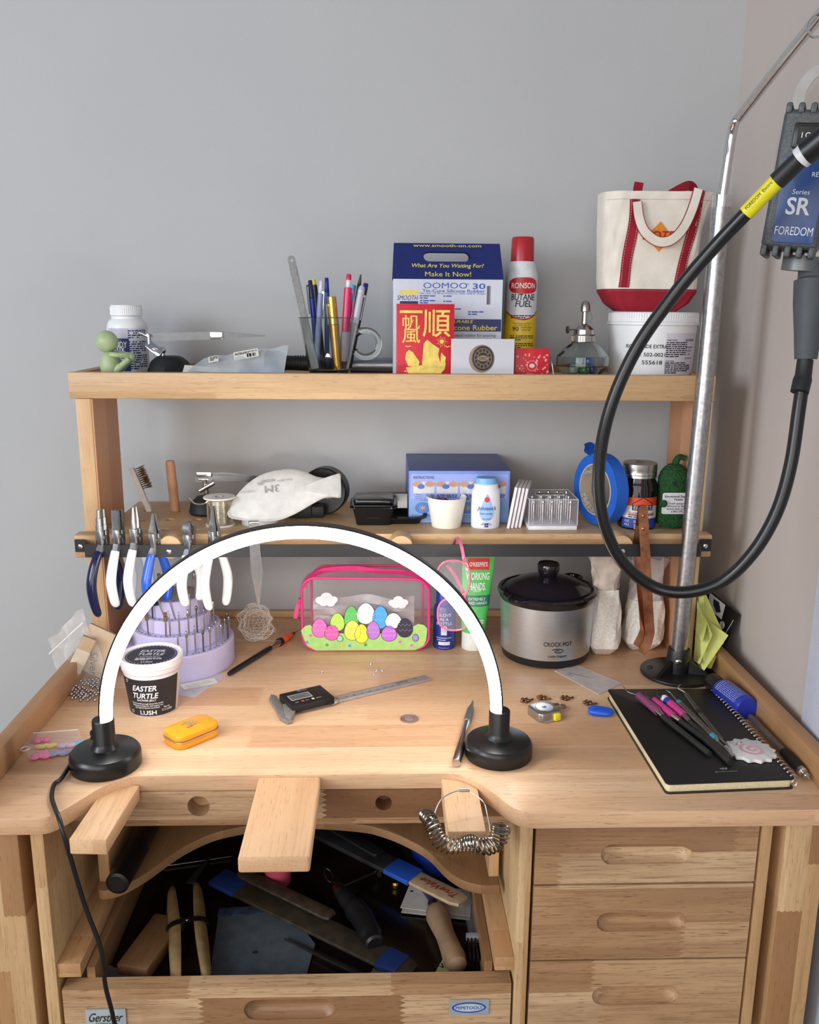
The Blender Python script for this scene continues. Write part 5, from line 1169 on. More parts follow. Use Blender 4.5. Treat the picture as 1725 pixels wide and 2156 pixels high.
# ring light
cl_ = V((-.3392, 1.000, 0)); cr_ = V((.1475, 1.018, 0))
lamp = thing('arch_lamp', 'glowing white LED arch desk lamp on two round black bases', 'lamp', (cl_+cr_)/2); lo = (cl_+cr_)/2
for c_ in (cl_, cr_):
    d = c_-lo; r = .0425
    b = MB(); b.lathe([(0, 0), (r*.97, 0), (r, .002), (r, .015), (r*.985, .0185), (r*.93, .0215), (r*.72, .0235), (r*.40, .025), (.0150, .028), (.0132, .032), (.0132, .060), (.0125, .0615), (0, .0615)], c=d, seg=64)
    P('base', b, mt((16, 16, 18), .34, var=.02), lamp)
half = (cr_-cl_)/2; R0 = half.length-.0045; dirx = half.normalized(); zc = .0575; zap = zat(1104, 1.009, 645); kz_ = (zap-zc-.008)/R0
arcp = [dirx*(-R0*C(PI*i/96))+V((0, 0, zc+R0*kz_*S(PI*i/96))) for i in range(97)]
nrm_ = V((0, 0, 1)).cross(dirx)   # depth direction
outn = [(dirx*(-C(PI*i/96))+V((0, 0, S(PI*i/96)))) for i in range(97)]
sec = [(.0092*C(a), .0092*S(a)) for a in [2*PI*k/20 for k in range(20)]]
def asweep(sec): 
    b = MB(); m_ = len(sec); vs = []
    for i, (p, u_) in enumerate(zip(arcp, outn)):
        k_ = 1+.28*S(PI*i/96)
        for a_, c_ in sec: vs.append(p+nrm_*a_+u_*c_*k_)
    fs = [(i*m_+q, i*m_+(q+1) % m_, (i+1)*m_+(q+1) % m_, (i+1)*m_+q) for i in range(96) for q in range(m_)]
    fs += [tuple(range(m_)), tuple(96*m_+q for q in range(m_))]
    return b.add(vs, fs)
t = NT('led_diffuser'); t.set(Base_Color=(.9, .9, .9, 1), Roughness=.4); t.p.inputs['Emission Color'].default_value = (1, .955, .90, 1); t.p.inputs['Emission Strength'].default_value = LED
dif = [(.0072*C(R(a)), .0078*S(R(a))) for a in range(-200, 21, 15)]
hous = [(-.0072, .0058), (-.0072, .0076), (.0072, .0076), (.0072, .0058)]
P('diffuser', asweep([(-.0066, .0060), (-.0074, .0045)]+[(.0074*C(R(a)), .0070*S(R(a))) for a in range(180, 361, 15)]+[(.0074, .0045), (.0066, .0060)]), t.m, lamp, 'glowing white diffuser tube')
P('housing', asweep(hous), black, lamp, 'thin black outer channel')
b = MB(); s0 = cl_-lo+V((-.0136, -.002, .048)); b.box(s0.x-.0016, s0.x+.001, s0.y-.003, s0.y+.003, s0.z-.006, s0.z-.001); b.box(s0.x-.0016, s0.x+.001, s0.y-.003, s0.y+.003, s0.z-.012, s0.z-.008); P('switch', b, blackm, lamp)
# mains lead of the lamp
cp = [V((-.380, 1.003, .006)), zp(130, 1638, .004), zp(114, 1652, .0035), zp(109, 1678, .0035), zp(116, 1702, .0036), yp(124, 1722, .880), yp(134, 1755, .870), yp(150, 1812, .870), yp(178, 1905, .874), yp(212, 1998, .872), yp(222, 2075, .872), yp(238, 2140, .874), yp(252, 2230, .88), yp(240, 2400, .92)]
b = MB().tube(spl(cp, 12), .0026, 10); solo('power_cord', b, black, 'thin black lamp cord curling over the bench edge and down past the tray', 'cord')
# round container of shower jelly
q = zp(323, 1512); rb0 = (zp(372, 1490).x-zp(276, 1490).x)/2; Y = q.y+rb0; hb = zat(1420, q.y-.008, 322); rt0 = (yp(384, 1395, Y).x-yp(255, 1395, Y).x)/2*.97; x = (yp(384, 1395, Y).x+yp(255, 1395, Y).x)/2
jl = thing('shower_jelly_tub', 'round translucent tub with black shower jelly label and black lid disc, inside the lamp arch', 'tub', (x, Y, 0))
tr = mt((206, 200, 204), .35, var=.02)
P('tub_body', MB().lathe([(0, .0), (rb0*.96, 0), (rb0, .002), (rt0*.97, hb), (0, hb)], seg=56), tr, jl)
rfj = lambda z: rb0+(rt0*.97-rb0)*z/hb
hl_ = hb+.0145
b = MB(); b.lathe([(rt0*.98, hb-.004), (rt0*1.0, hb-.003), (rt0*1.01, hb+.003), (rt0*1.04, hb+.004), (rt0*1.05, hl_-.001), (rt0*1.03, hl_), (rt0*.99, hl_), (rt0*.97, hl_-.003), (0, hl_-.003)], seg=56); ld = P('lid', b, mt((214, 208, 212), .35, var=.02), jl)
b = MB(); b.prism(ell(rt0*.86, rt0*.86, 48), hl_-.003, hl_-.0026); P('lid_label', b, mt((42, 40, 52), .45, var=.1), ld)
b = MB(); TT = M.Translation((0, 0, hl_-.0026))
txt(b, 'EASTER\nTURTLE', 0, .008, TT, h=.020, w=.036, shear=.25, bold=.04); txt(b, 'SHOWER JELLY', 0, -.007, TT, h=.0035, w=.028, bold=.03); lines(b, -.018, .018, -.013, .003, 3, TT); txt(b, 'LUSH', 0, -.0255, TT, h=.0042, w=.015, bold=.05)
for k in range(40): a_ = 2*PI*k/40; frect(b, -.0008, .0008, rt0*.79, rt0*.79+.0012, TT @ M.Rotation(a_, 4, 'Z'))
P('lid_lettering', b, mt((210, 206, 212), .5), ld)
b = MB(); patch(b, rfj, -1.25, 1.3, .003, hb*.86, .0003, 4, 32); P('label', b, mt((30, 30, 36), .45), jl)
b = MB(); wj = (rfj, -.02)
txt(b, 'EASTER\nTURTLE', -.001, hb*.59, wrap=wj, h=hb*.29, w=.036, shear=.25, bold=.05, eps=.0006); txt(b, 'SHOWER JELLY', .0, hb*.40, wrap=wj, h=.0036, w=.026, bold=.04, eps=.0006)
txt(b, "There's nothing tough about this turtle!\nSoftening carrageenan and organic oat\njuice gently cleanse hard shells.", 0, hb*.28, wrap=wj, h=.0095, w=.044, bold=.03, eps=.0006, align='LEFT') if False else txt(b, "There's nothing tough about this turtle!\nSoftening carrageenan and organic oat\njuice gently cleanse hard shells.", 0, hb*.28, wrap=wj, h=.0095, w=.044, bold=.03, eps=.0006)
txt(b, 'LUSH', .001, hb*.125, wrap=wj, h=.0068, w=.022, bold=.05, eps=.0006); txt(b, 'Net wt.\n7.7 oz (220g)', .0265, hb*.18, wrap=wj, h=.008, w=.015, bold=.02, eps=.0006)
for z, x_ in ((hb*.80, -.030), (hb*.12, -.024)):
    for i in range(16): a0_, a1_ = 2*PI*i/16, 2*PI*(i+1)/16; b.add([cc(rr_, a) for cc in [lambda rr_, a: ((rfj(z)+.0006)*S((x_+rr_*C(a))/rfj(z)), -(rfj(z)+.0006)*C((x_+rr_*C(a))/rfj(z)), z+rr_*S(a))] for rr_, a in ((.0022, a0_), (.0022, a1_), (.0017, a1_), (.0017, a0_))], [(0, 1, 2, 3)])
P('lettering', b, mt((226, 222, 222), .5), jl)
# little orange tin
tc_ = (zp(345, 1545, .0)+zp(462, 1530, .0))/2; ta = zp(398, 1582); tb_ = zp(463, 1548); yaw = math.degrees(math.atan2(tb_.y-ta.y, tb_.x-ta.x))
tn = thing('mint_tin', 'small rounded orange-yellow tin with blue logo lying on the bench', 'tin', (zp(403, 1545, .006).x, zp(403, 1545, .006).y, 0), (0, 0, yaw-8))
tw_, td_ = .066, .043; om = mt((236, 158, 28), .3, var=.02)
P('tin_base', MB().prism(rrect(tw_, td_, .013, 8), 0, .009, .0022), om, tn)
P('tin_rim', MB().prism(rrect(tw_+.002, td_+.002, .014, 8), .0088, .0104, .0006), mt((200, 180, 150), .3, .8), tn)
ldt = P('tin_lid', MB().prism(rrect(tw_, td_, .013, 8), .0102, .0185, .0028), om, tn)
b = MB(); TT = M.Translation((.001, .006, .0186)); txt(b, 'IMPACT', 0, .0025, TT, h=.0062, w=.019, bold=.05); txt(b, 'MINTS', .003, -.0035, TT, h=.0045, w=.014, bold=.05); P('logo', b, mt((40, 150, 160), .4), ldt)
b = MB(); lines(b, -.009, .009, -.0085, .0022, 2, M.Translation((.001, .006, .0186))); P('fine_print', b, mt((170, 90, 40), .4), ldt)
# tiered bur stand
q = zp(374, 1440); r1 = .088; Yc = q.y+r1; cx_ = yp(374, 1350, Yc).x
lav = mt((196, 188, 222), .45, var=.02); tiers = [(r1, yp(493, 1341, Yc).z), (yp(463, 1309, Yc).x-cx_, yp(463, 1311, Yc).z), (yp(443, 1284, Yc).x-cx_, yp(443, 1284, Yc).z), (yp(426, 1244, Yc).x-cx_, yp(426, 1250, Yc).z)]
st = thing('bur_stand', 'round tiered lavender plastic bur holder behind the shower jelly tub', 'tool holder', (cx_, Yc, 0))
z0_ = 0
for i, (r_, z_) in enumerate(tiers):
    b = MB(); b.lathe([(0, z0_), (r_-.001, z0_), (r_, z0_+.001), (r_, z_-.0015), (r_-.0012, z_), (0, z_)], seg=72); P('tier', b, lav, st)
    n_ = int(2*PI*(r_-.007)/.0095); b = MB(); rh = r_-.007
    for k in range(n_): a_ = 2*PI*k/n_; b.prism(ell(.0017, .0017, 10, rh*C(a_), rh*S(a_)), z_+.0001, z_+.0003)
    P('peg_holes', b, mt((110, 104, 134), .7), st); z0_ = z_
b = MB(); b.lathe([(0, 0), (.026, 0), (.028, .001), (0, .0025)], c=(0, 0, tiers[3][1]), seg=40); txt(b, 'ROTARY', 0, .0, M.Translation((0, 0, tiers[3][1]+.0026)), h=.004, w=.02) if False else None
P('top_disc', b, mt((206, 196, 180), .5), st)
rn = random.Random(11); kinds = []
def bur(tier, ang, L_, kind, lab, lean=(0, 0)):
    r_, z_ = tiers[tier]; rh = r_-.007; a_ = R(ang); b = MB(); hr_ = .00118
    if kind == 'pin': pr_ = [(0, 0), (hr_, 0), (hr_, L_*.72), (.0007, L_*.8), (.0013, L_*.9), (0, L_)]
    elif kind == 'cone': pr_ = [(0, 0), (hr_, 0), (hr_, L_*.6), (.0008, L_*.66), (.0023, L_*.74), (.0016, L_*.9), (0, L_)]
    elif kind == 'ball': pr_ = [(0, 0), (hr_, 0), (hr_, L_*.7), (.0008, L_*.78), (.0018, L_*.84), (.0024, L_*.9), (.0018, L_*.96), (0, L_)]
    elif kind == 'cup': pr_ = [(0, 0), (hr_, 0), (hr_, L_*.62), (.0030, L_*.64), (.0032, L_*.84), (.0022, L_*.86), (.0026, L_), (0, L_)]
    elif kind == 'wheel': pr_ = [(0, 0), (hr_, 0), (hr_, L_*.55), (.0135, L_*.55), (.014, L_*.6), (.0125, L_*.62), (.003, L_*.63), (.0030, L_*.70), (.0042, L_*.70), (.0042, L_*.96), (0, L_)]
    b.lathe(pr_, seg=10 if kind != 'wheel' else 28)
    m_ = {'pin': steel, 'cone': steel, 'ball': dsteel, 'cup': mt((150, 128, 104), .4, .8), 'wheel': mt((52, 50, 60), .5)}[kind]
    solo('rotary_bur', b, m_, lab, 'bur', (cx_+rh*S(a_), Yc-rh*C(a_), z_+.0004), (lean[0], lean[1], 0), 'rotary burs stood in the tiered holder')
for i, an_ in enumerate(range(14, 96, 9)): bur(0, an_, .034+.010*((i*7) % 3)/2, ['pin', 'cone', 'pin', 'ball', 'cone'][i % 5], 'slender steel bur on the lowest front tier of the holder')
for i, an_ in enumerate(range(4, 94, 13)): bur(1, an_, .036+.008*((i*5) % 4)/3, ['pin', 'pin', 'cone', 'ball'][i % 4], 'steel bur on the second tier of the bur holder')
for i, an_ in enumerate((-52, -20, 8, 40, 66)): bur(1, an_-10, .038, 'cup', 'tan cup brush bur among the steel shanks on the second tier', (rn.uniform(-6, 6), rn.uniform(-8, 8))) if i < 3 else bur(2, an_, .040, 'pin', 'long plain bur on the third tier of the holder')
bur(2, -34, .042, 'wheel', 'dark toothed brush wheel stood on the third tier'); bur(3, -25, .042, 'cup', 'tan cup brush on the topmost tier'); bur(3, 25, .05, 'pin', 'tall plain mandrel at the front of the topmost tier'); bur(2, 12, .058, 'pin', 'longest thin mandrel leaning on the third tier', (4, -12)); bur(2, -6, .06, 'pin', 'thin wire mandrel leaning left on the third tier', (3, -16)); bur(3, 70, .04, 'cone', 'cone bur at the right of the topmost tier')
# paper slip in a bag under it
def slab(name, px, m_, lab, cat, z=0, th_=.0006, extra=None):
    v = [zp(a, c, z) for a, c in px]; c_ = sum(v, V())/len(v); v = [p-c_ for p in v]
    tg = thing(name, lab, cat, c_); n_ = len(v)
    P('sheet', MB().prism([(p.x, p.y) for p in v], .0001, th_), m_, tg); return tg, c_
zt_, c_ = slab('zip_bag', [(330, 1452), (366, 1462), (408, 1470), (478, 1422), (440, 1412), (380, 1420)], film((220, 216, 226), .5), 'small clear zip bag with a handwritten slip under the bur holder', 'plastic bag')
b = MB(T3(.012, -.004, .0007, 0, 0, 28)); b.box(-.024, .028, -.010, .010, 0, .0003); b.mi = 1; b.add([(-.015+i*.004, -.002+.003*S(i*2), .0005) for i in range(4)], [(0, 1, 2, 3)]) if False else lines(b, -.018, .022, .003, .005, 3, M.Translation((0, 0, .0004)), wd=.12); P('slip', b, [paper, mt((110, 110, 150), .6)], zt_)
# open-weave mesh pouch
q = zp(535, 1362); mc = V((q.x, q.y+.028, 0)); hz = zat(1272, mc.y, 535)
def net(seed, sx_, sy2, sz_, cz):
    tb = bmesh.new(); bmesh.ops.create_icosphere(tb, subdivisions=3, radius=1); rn = random.Random(seed); ph = [rn.uniform(0, 6) for _ in range(6)]
    for v in tb.verts:
        c = v.co; k = 1+.20*S(5*c.x+ph[0])*C(4*c.z+ph[1])+.16*S(9*c.z+ph[2]+3*c.y)+.10*S(17*c.x+ph[3])+rn.uniform(-.06, .06)
        v.co = V((c.x*sx_*k, c.y*sy2*k, cz+c.z*sz_*(1+.08*S(7*c.x+ph[4])))); v.co.z = max(.0006, v.co.z)
    bmesh.ops.wireframe(tb, faces=tb.faces[:], thickness=.0006, use_replace=True, use_even_offset=False)
    return tb
pz = thing('mesh_pouch', 'crumpled off-white open mesh netting pouch beside the bur holder', 'mesh pouch', mc)
nm_ = mt((224, 214, 204), .8)
P('netting', MB().merge(net(1, .030, .022, hz*.5, hz*.5)), nm_, pz); P('folded_netting', MB().merge(net(5, .024, .018, hz*.40, hz*.46)), nm_, pz)
# orange and black probe
a_ = zp(482, 1419, .006); e_ = zp(622, 1331, .006); d_ = e_-a_; L = d_.length
pr_t = thing('soldering_pick', 'black-handled pick with orange grip lying left of the pink pouch', 'pick', a_); pr_t.rotation_euler = d_.to_track_quat('Z', 'Y').to_euler()
P('handle', MB().lathe([(0, 0), (.0032, 0), (.0042, L*.03), (.0044, L*.55), (.0036, L*.6), (0, L*.6)]), black, pr_t)
P('ferrule', MB().lathe([(0, L*.6), (.0032, L*.6), (.0034, L*.66), (.0048, L*.68), (.0058, L*.72), (.0058, L*.74), (0, L*.74)]), chrome, pr_t)
P('collar', MB().lathe([(0, L*.72), (.0068, L*.72), (.0068, L*.765), (0, L*.765)]), black, pr_t)
P('grip', MB().lathe([(0, L*.76), (.0058, L*.76), (.0064, L*.80), (.0050, L*.93), (0, L*.93)]), mt((232, 96, 40), .35, var=.12), pr_t)
P('nose', MB().lathe([(0, L*.92), (.0050, L*.92), (.002, L*.985), (.0006, L*.99), (.0004, L*1.04), (0, L*1.045)]), black, pr_t)
# clear pink-edged pouch
ql = zp(640, 1360); qr = zp(902, 1360); Yf = zp(770, 1371).y; x0, x1 = yp(634, 1330, Yf).x, yp(905, 1330, Yf).x; w = x1-x0; cx = (x0+x1)/2; h = zat(1217, Yf, 734); dp = .055
pc = thing('clear_pouch', 'clear vinyl zip pouch with hot pink piping and printed grass, eggs and clouds', 'pouch', (cx, Yf, 0)); hp_ = mt((226, 44, 128), .4)
fr = [(p[0], p[1]) for p in rrect(w-.004, h-.004, .024, 8, 0, h/2+.001)]
def f3(p, y=0, bul=0): return V((p[0], y-.004*S(PI*p[1]/h)*bul, p[1]))
P('piping', MB().tube([f3(p)+V((.001*S(p[1]*90), 0, .0012*S(p[0]*60) if p[1] > h*.9 else 0)) for p in fr], .0022, 8, True, up=(0, 1, 0)), hp_, pc)
h2_ = zat(1190, Yf+dp, 780); bk = [(p[0]+.002, p[1]) for p in rrect(w-.024, h2_-.004, .026, 8, 0, h2_/2+.001)]
P('piping', MB().tube([V((p[0], dp, p[1])) for p in bk], .0022, 8, True, up=(0, 1, 0)), hp_, pc)
pkw = film((232, 70, 140), .22, .12); cv = film((236, 224, 232), .075, .04)
n_ = len(fr); b = MB(); vs = [f3(p) for p in fr]+[V((p[0]*1.02, dp*.5, p[1]*1.0+(.004 if p[1] > h*.7 else 0))) for p in fr]+[V((p[0], dp, p[1])) for p in bk]
b.add(vs, [(l*n_+i, l*n_+(i+1) % n_, (l+1)*n_+(i+1) % n_, (l+1)*n_+i) for l in (0, 1) for i in range(n_)]); P('gusset', b, pkw, pc)
for nm, pts, y in (('front_window', fr, 0), ('back_window', bk, dp)):
    b = MB(); pts_ = [V((p[0], y, p[1])) for p in pts]; b.add([V((0, y-(.002 if y == 0 else -.001), h/2))]+pts_, [(0, i, i % n_+1) for i in range(1, n_+1)]); P(nm, b, cv, pc)
zf = [(-w*.48, h*.80), (-w*.44, h*.93), (-w*.32, h*1.03), (-w*.1, h*1.06), (w*.1, h*1.02), (w*.3, h*1.0), (w*.44, h*.93), (w*.49, h*.8)]
zfp = spl([V((a, dp*.55, c)) for a, c in zf], 8)
P('zipper', MB().strap(zfp, .0085, .0016, up=(0, 1, 0)), mt((214, 40, 120), .5), pc)
b = MB(); b.strap([V((-w*.5-.002, .012, h*.66)), V((-w*.5-.007, .008, h*.56)), V((-w*.5-.0095, .006, h*.44))], .006, .0016, up=(0, 1, 0)); b.box(-w*.5-.004, -w*.5+.001, .006, .016, h*.62, h*.70, .001); P('zipper_pull', b, hp_, pc)
# print on the window
def px_(a): return (a-770)*w/268.
def pz_(c): return (1371-c)*h/154.
b = MB(); gtop = [(px_(a), pz_(c)) for a, c in ((636, 1326), (645, 1316), (655, 1313), (664, 1322), (690, 1330), (760, 1334), (860, 1330), (868, 1318), (880, 1312), (892, 1315), (899, 1322))]
pl_ = [(-w/2+.006, pz_(1348)), (-w/2+.010, pz_(1358)), (-w/2+.024, pz_(1368)), (w/2-.024, pz_(1368)), (w/2-.010, pz_(1358)), (w/2-.006, pz_(1348))]+gtop[::-1]
tb = plate2(pl_, [], 0, 0); b.merge(tb, M.Translation((0, -.0024, 0)) @ VT); P('grass_print', b, mt((164, 206, 120), .5), pc)
for ox_, oy_, k in ((690, 1262, 1), (838, 1268, .9)):
    b = MB()
    for dx, dz, r_ in ((-14, 0, 9), (0, -6, 12), (14, -1, 9), (-6, 4, 10), (8, 5, 10)): flat(b, ell(r_*k*w/268, r_*k*w/268*.85, 20, px_(ox_+dx*k), pz_(oy_+dz*k)), eps=.0024+.0001*dx/14)
    P('cloud_print', b, mt((222, 216, 222), .5), pc)
eggs = [(675, 1320, 16, 21, (240, 110, 180)), (712, 1308, 15, 20, (176, 214, 90)), (700, 1330, 15, 17, (244, 96, 172)), (741, 1298, 15, 25, (96, 186, 96)), (771, 1290, 19, 23, (238, 234, 236)), (801, 1298, 16, 25, (74, 160, 226)), (743, 1325, 17, 22, (246, 214, 92)), (762, 1332, 14, 21, (250, 226, 60)), (786, 1325, 14, 20, (178, 120, 200)), (828, 1305, 17, 17, (226, 234, 246)), (819, 1332, 16, 17, (190, 110, 206)), (852, 1320, 16, 21, (52, 46, 66)), (874, 1341, 6, 8, (150, 130, 210)), (717, 1342, 6, 7, (150, 200, 160))]
mats_ = []; bo = MB(); 
for i, (ex_, ey_, ra, rb2, c_) in enumerate(eggs):
    b = MB(); s_ = w/268.
    eg = [(px_(ex_)+ra*s_*C(a)*(1-.16*S(a)), pz_(ey_)+rb2*s_*S(a)) for a in [2*PI*k/28 for k in range(28)]]
    e0 = .0027+.00008*i
    flat(b, eg, eps=e0); b.mi = 1; b.tube([VT @ V((p[0], p[1], e0)) for p in eg], .00032, 4, True, up=(0, 1, 0)); b.mi = 2
    for dz in (-.25, .3):
        st_ = [(px_(ex_)+ra*s_*u_*.86*math.sqrt(1-dz*dz), pz_(ey_)+rb2*s_*(dz+.10*(-1)**j)) for j, u_ in enumerate([-1+k/3 for k in range(7)])]
        b.tube([VT @ V((p[0], p[1], e0+.0001)) for p in st_], .0005, 4, up=(0, 1, 0))
    P('egg_print', b, [mt(c_, .5, var=.01), ink, mt(tuple(min(255, int(v_*.6+110)) for v_ in c_), .5, var=.01)], pc)
b = MB(); rn = random.Random(3)
for i, (fx, fy) in enumerate(((656, 1336), (722, 1356), (737, 1358), (770, 1356), (842, 1350), (881, 1326), (648, 1350), (690, 1356), (866, 1358), (888, 1350))):
    b.mi = i % 4
    for j in range(5): flat(b, ell(.0013, .0013, 8, px_(fx)+.0016*C(j*1.257), pz_(fy)+.0016*S(j*1.257)), eps=.0029)
P('flower_print', b, [mt((236, 130, 190), .5), mt((244, 210, 90), .5), mt((100, 170, 230), .5), mt((90, 170, 110), .5)], pc)
b = MB(); b.sheet(lambda u, v: V((px_(660+212*u), .016+.006*S(9*u+4*v)+.004*S(23*v+7*u), .004+(pz_(1262)-.004)*v+.002*S(14*u))), 26, 12); 
o = solo('foil_packet', b, film((206, 200, 204), .5, .2), 'crumpled silvery plastic packet inside the clear pink pouch', 'packet', (cx, Yf, 0))
# blue hand lotion bottle
q = zp(937, 1369); r = (zp(960, 1365).x-zp(913, 1365).x)/2; Y = q.y+r; h = zat(1232, Y, 935); zc2 = zat(1272, Y, 935)
lb = thing('lotion_bottle', 'slim dark blue hand lotion bottle right of the pink pouch', 'bottle', (q.x, Y, 0)); bm_ = mt((34, 48, 128), .3)
P('body', MB().lathe([(0, 0), (r*.95, 0), (r, .002), (r, zc2*.93), (r*.86, zc2), (0, zc2)], seg=36), bm_, lb); P('cap', MB().lathe([(0, zc2), (r*.80, zc2+.0004), (r*.78, h-.002), (r*.7, h), (0, h)], seg=32), mt((40, 56, 150), .35), lb)
b = MB(); txt(b, 'GLOVE\nIN A\nBOTTLE', 0, zat(1305, Y-r), wrap=(r, -.1), h=.020, w=.026, eps=.0005); txt(b, 'Hand Shielding Lotion', 0, zat(1344, Y-r), wrap=(r, -.1), h=.0032, w=.026, bold=.03, eps=.0005); lines(b, -.012, .012, zat(1349, Y-r), .002, 1, wrap=(r, -.1), eps=.0005); txt(b, '60 mL (2 fl. oz)', 0, zat(1365, Y-r), wrap=(r, -.1), h=.0022, w=.017, eps=.0005)
patch(b, r, -.6, .45, zat(1359, Y-r), zat(1352, Y-r), .0004)
for i, (dx, L_) in enumerate(((-.004, .009), (-.0015, .011), (.001, .0115), (.0035, .010))): patch(b, r, -.1+(dx-.001)/r, -.1+(dx+.001)/r, zat(1332, Y-r), zat(1332, Y-r)+L_, .0005, 1, 2)
patch(b, r, -.1-.005/r, -.1+.0045/r, zat(1338, Y-r), zat(1331, Y-r), .0005, 1, 4)
P('lettering', b, mt((206, 210, 230), .5), lb)
# green hand cream tube standing on its cap
q = zp(998, 1371); r = (zp(1022, 1362).x-zp(974, 1362).x)/2; Y = q.y+r; zc3 = zat(1333, Y-r*.8, 998); ht = zat(1166, Y, 1006); wt = yp(1043, 1200, Y).x-yp(974, 1200, Y).x
tu = thing('hand_cream_tube', 'green tube of hand cream standing on its white cap behind the eyeglasses', 'tube', (q.x, Y, 0), (0, 0, 0))
P('cap', MB().lathe([(0, 0), (r*.97, 0), (r, .002), (r*.98, zc3), (0, zc3)], seg=36), mt((220, 222, 216), .45), tu)
xo = (yp(1043, 1200, Y).x+yp(974, 1200, Y).x)/2-q.x
def tubep(a, t, e=0):
    t = max(0, t); k = min(1, t*1.15); k = k*k*(3-2*k); rx = r*1.04+(wt/2-r*1.04)*(t**.8); ry = r*1.02*(1-.90*k)
    return V((xo*t+(rx+e)*C(a), (ry+e)*S(a), zc3+(ht-zc3)*t))
b = MB(); b.sheet(lambda u, v: tubep(2*PI*u, v), 40, 16); bmesh.ops.remove_doubles(b.b, verts=b.b.verts[:], dist=1e-6); P('tube_body', b, mt((84, 186, 92), .4, var=.03), tu)
def tfr(u, t, e=.0005):  # u in metres from tube centre line on the front face
    t = max(0, t); k = min(1, t*1.15); rx = r*1.04+(wt/2-r*1.04)*(t**.8); a = -PI/2+math.asin(max(-.98, min(.98, u/rx))); return tubep(a, t, e)
def ttx(b, s_, u, z, e=.0006, **kw):
    tb = tmesh(s_, **kw)
    for v in tb.verts: v.co = tfr(v.co.x+u, (v.co.y+z-zc3)/(ht-zc3), e)
    b.merge(tb)
zz = lambda py: zat(py, Y, 1006)
b = MB(); n_ = 12
for i in range(n_):
    for j in range(3): pass
b.sheet(lambda u, v: tfr(-.0175+.035*u, (zz(1199)+(zz(1174)-zz(1199))*v-.0015*abs(u-.5)*0-zc3)/(ht-zc3), .0006), 10, 3); P('red_panel', b, mt((206, 44, 56), .4), tu)
b = MB(); b.sheet(lambda u, v: tfr(-wt*.46+wt*.92*u, (zz(1272)+(zz(1250)-zz(1272))*v-zc3)/(ht-zc3), .0004), 14, 3); P('dark_band', b, mt((30, 120, 90), .4), tu)
b = MB(); ttx(b, "O'KEEFFE'S", .0, zz(1187), .0009, h=.0075, w=.029, bold=.05); ttx(b, 'WORKING\nHANDS.', .0, zz(1222), h=.029, w=.038, bold=.05); ttx(b, 'CREAM', 0, zz(1241), h=.004, w=.012, bold=.04); ttx(b, 'EXTREMELY\nDRIED HANDS', .001, zz(1261), .0008, h=.011, w=.033, bold=.04); ttx(b, 'GUARANTEED\nRELIEF', 0, zz(1308), h=.016, w=.030, bold=.04); ttx(b, 'Net Wt. 3 oz (85 g)', 0, zz(1331), h=.003, w=.024, bold=.03); P('lettering', b, mt((224, 238, 224), .5), tu)
# little slow cooker
q = zp(1147, 1412); rb0 = (zp(1238, 1375).x-zp(1054, 1375).x)/2; Y = q.y+rb0; x = yp(1149, 1330, Y).x
ck = thing('slow_cooker', 'small brushed steel slow cooker with black rim, lid and knob', 'slow cooker', (x, Y, 0))
rtc = (yp(1247, 1262, Y).x-yp(1053, 1262, Y).x)/2; zb_ = zat(1393, Y-rb0, 1147); zr_ = zat(1285, Y-rtc, 1147)
P('base', MB().lathe([(0, 0), (rb0*.90, 0), (rb0*.97, .003), (rb0*1.0, zb_), (0, zb_)], seg=64), black, ck)
t = NT('brushed_steel'); xyz = t.n('SeparateXYZ', {0: t.n('TexCoord').outputs['Object']}).outputs
nz = t.n('TexNoise', {'Vector': t.n('CombineXYZ', {0: t.math('MULTIPLY', xyz[0], 30), 1: t.math('MULTIPLY', xyz[1], 30), 2: t.math('MULTIPLY', xyz[2], 2200)}).outputs[0], 'Scale': 1}).outputs[0]
t.set(Base_Color=t.ramp(nz, [(.3, lin((190, 200, 210))), (.7, lin((212, 222, 232)))]), Metallic=1., Roughness=.36); t.p.inputs['Anisotropic'].default_value = .6; t.bump(nz, .1, .0003)
rs_ = lambda z: rb0*1.0+(rtc-rb0)*(z-zb_)/(zr_-zb_)
P('steel_shell', MB().lathe([(rb0*.9, zb_-.001), (rb0*1.0, zb_), (rtc, zr_), (rtc*.9, zr_+.002)], seg=72), t.m, ck)
zl_ = zr_+.020; rr_ = rtc*1.06
b = MB(); b.lathe([(rtc*.92, zr_-.004), (rtc*1.01, zr_-.002), (rr_, zr_+.006), (rr_*1.01, zr_+.010), (rr_*.985, zr_+.0135), (rr_*.93, zr_+.0145), (rr_*.90, zr_+.011), (rr_*.8, zr_+.010), (0, zr_+.010)], seg=72)
for s in (-1, 1): b.box(*sorted((s*rr_*.95, s*(rr_+.010))), .012, .040, zr_+.002, zr_+.010, .003) if False else None
P('crock_rim', b, mt((22, 20, 26), .12), ck)
b = MB(); b.lathe([(rr_*.86, zr_+.0112), (rr_*.86, zr_+.0145), (rr_*.80, zr_+.0155), (rr_*.66, zr_+.023), (rr_*.4, zr_+.0295), (rr_*.2, zr_+.0315), (0, zr_+.032)], seg=64); lid_ = P('lid', b, mt((30, 28, 38), .15), ck)
kr = (yp(1168, 1210, Y).x-yp(1122, 1210, Y).x)/2; b = MB(); b.lathe([(kr*.75, zr_+.031), (kr*.78, zr_+.034), (kr*.98, zr_+.042), (kr*1.0, zr_+.052), (kr*.92, zr_+.054), (kr*.84, zr_+.0525), (0, zr_+.052)], seg=36); P('knob', b, mt((22, 20, 26), .12), lid_)
b = MB()
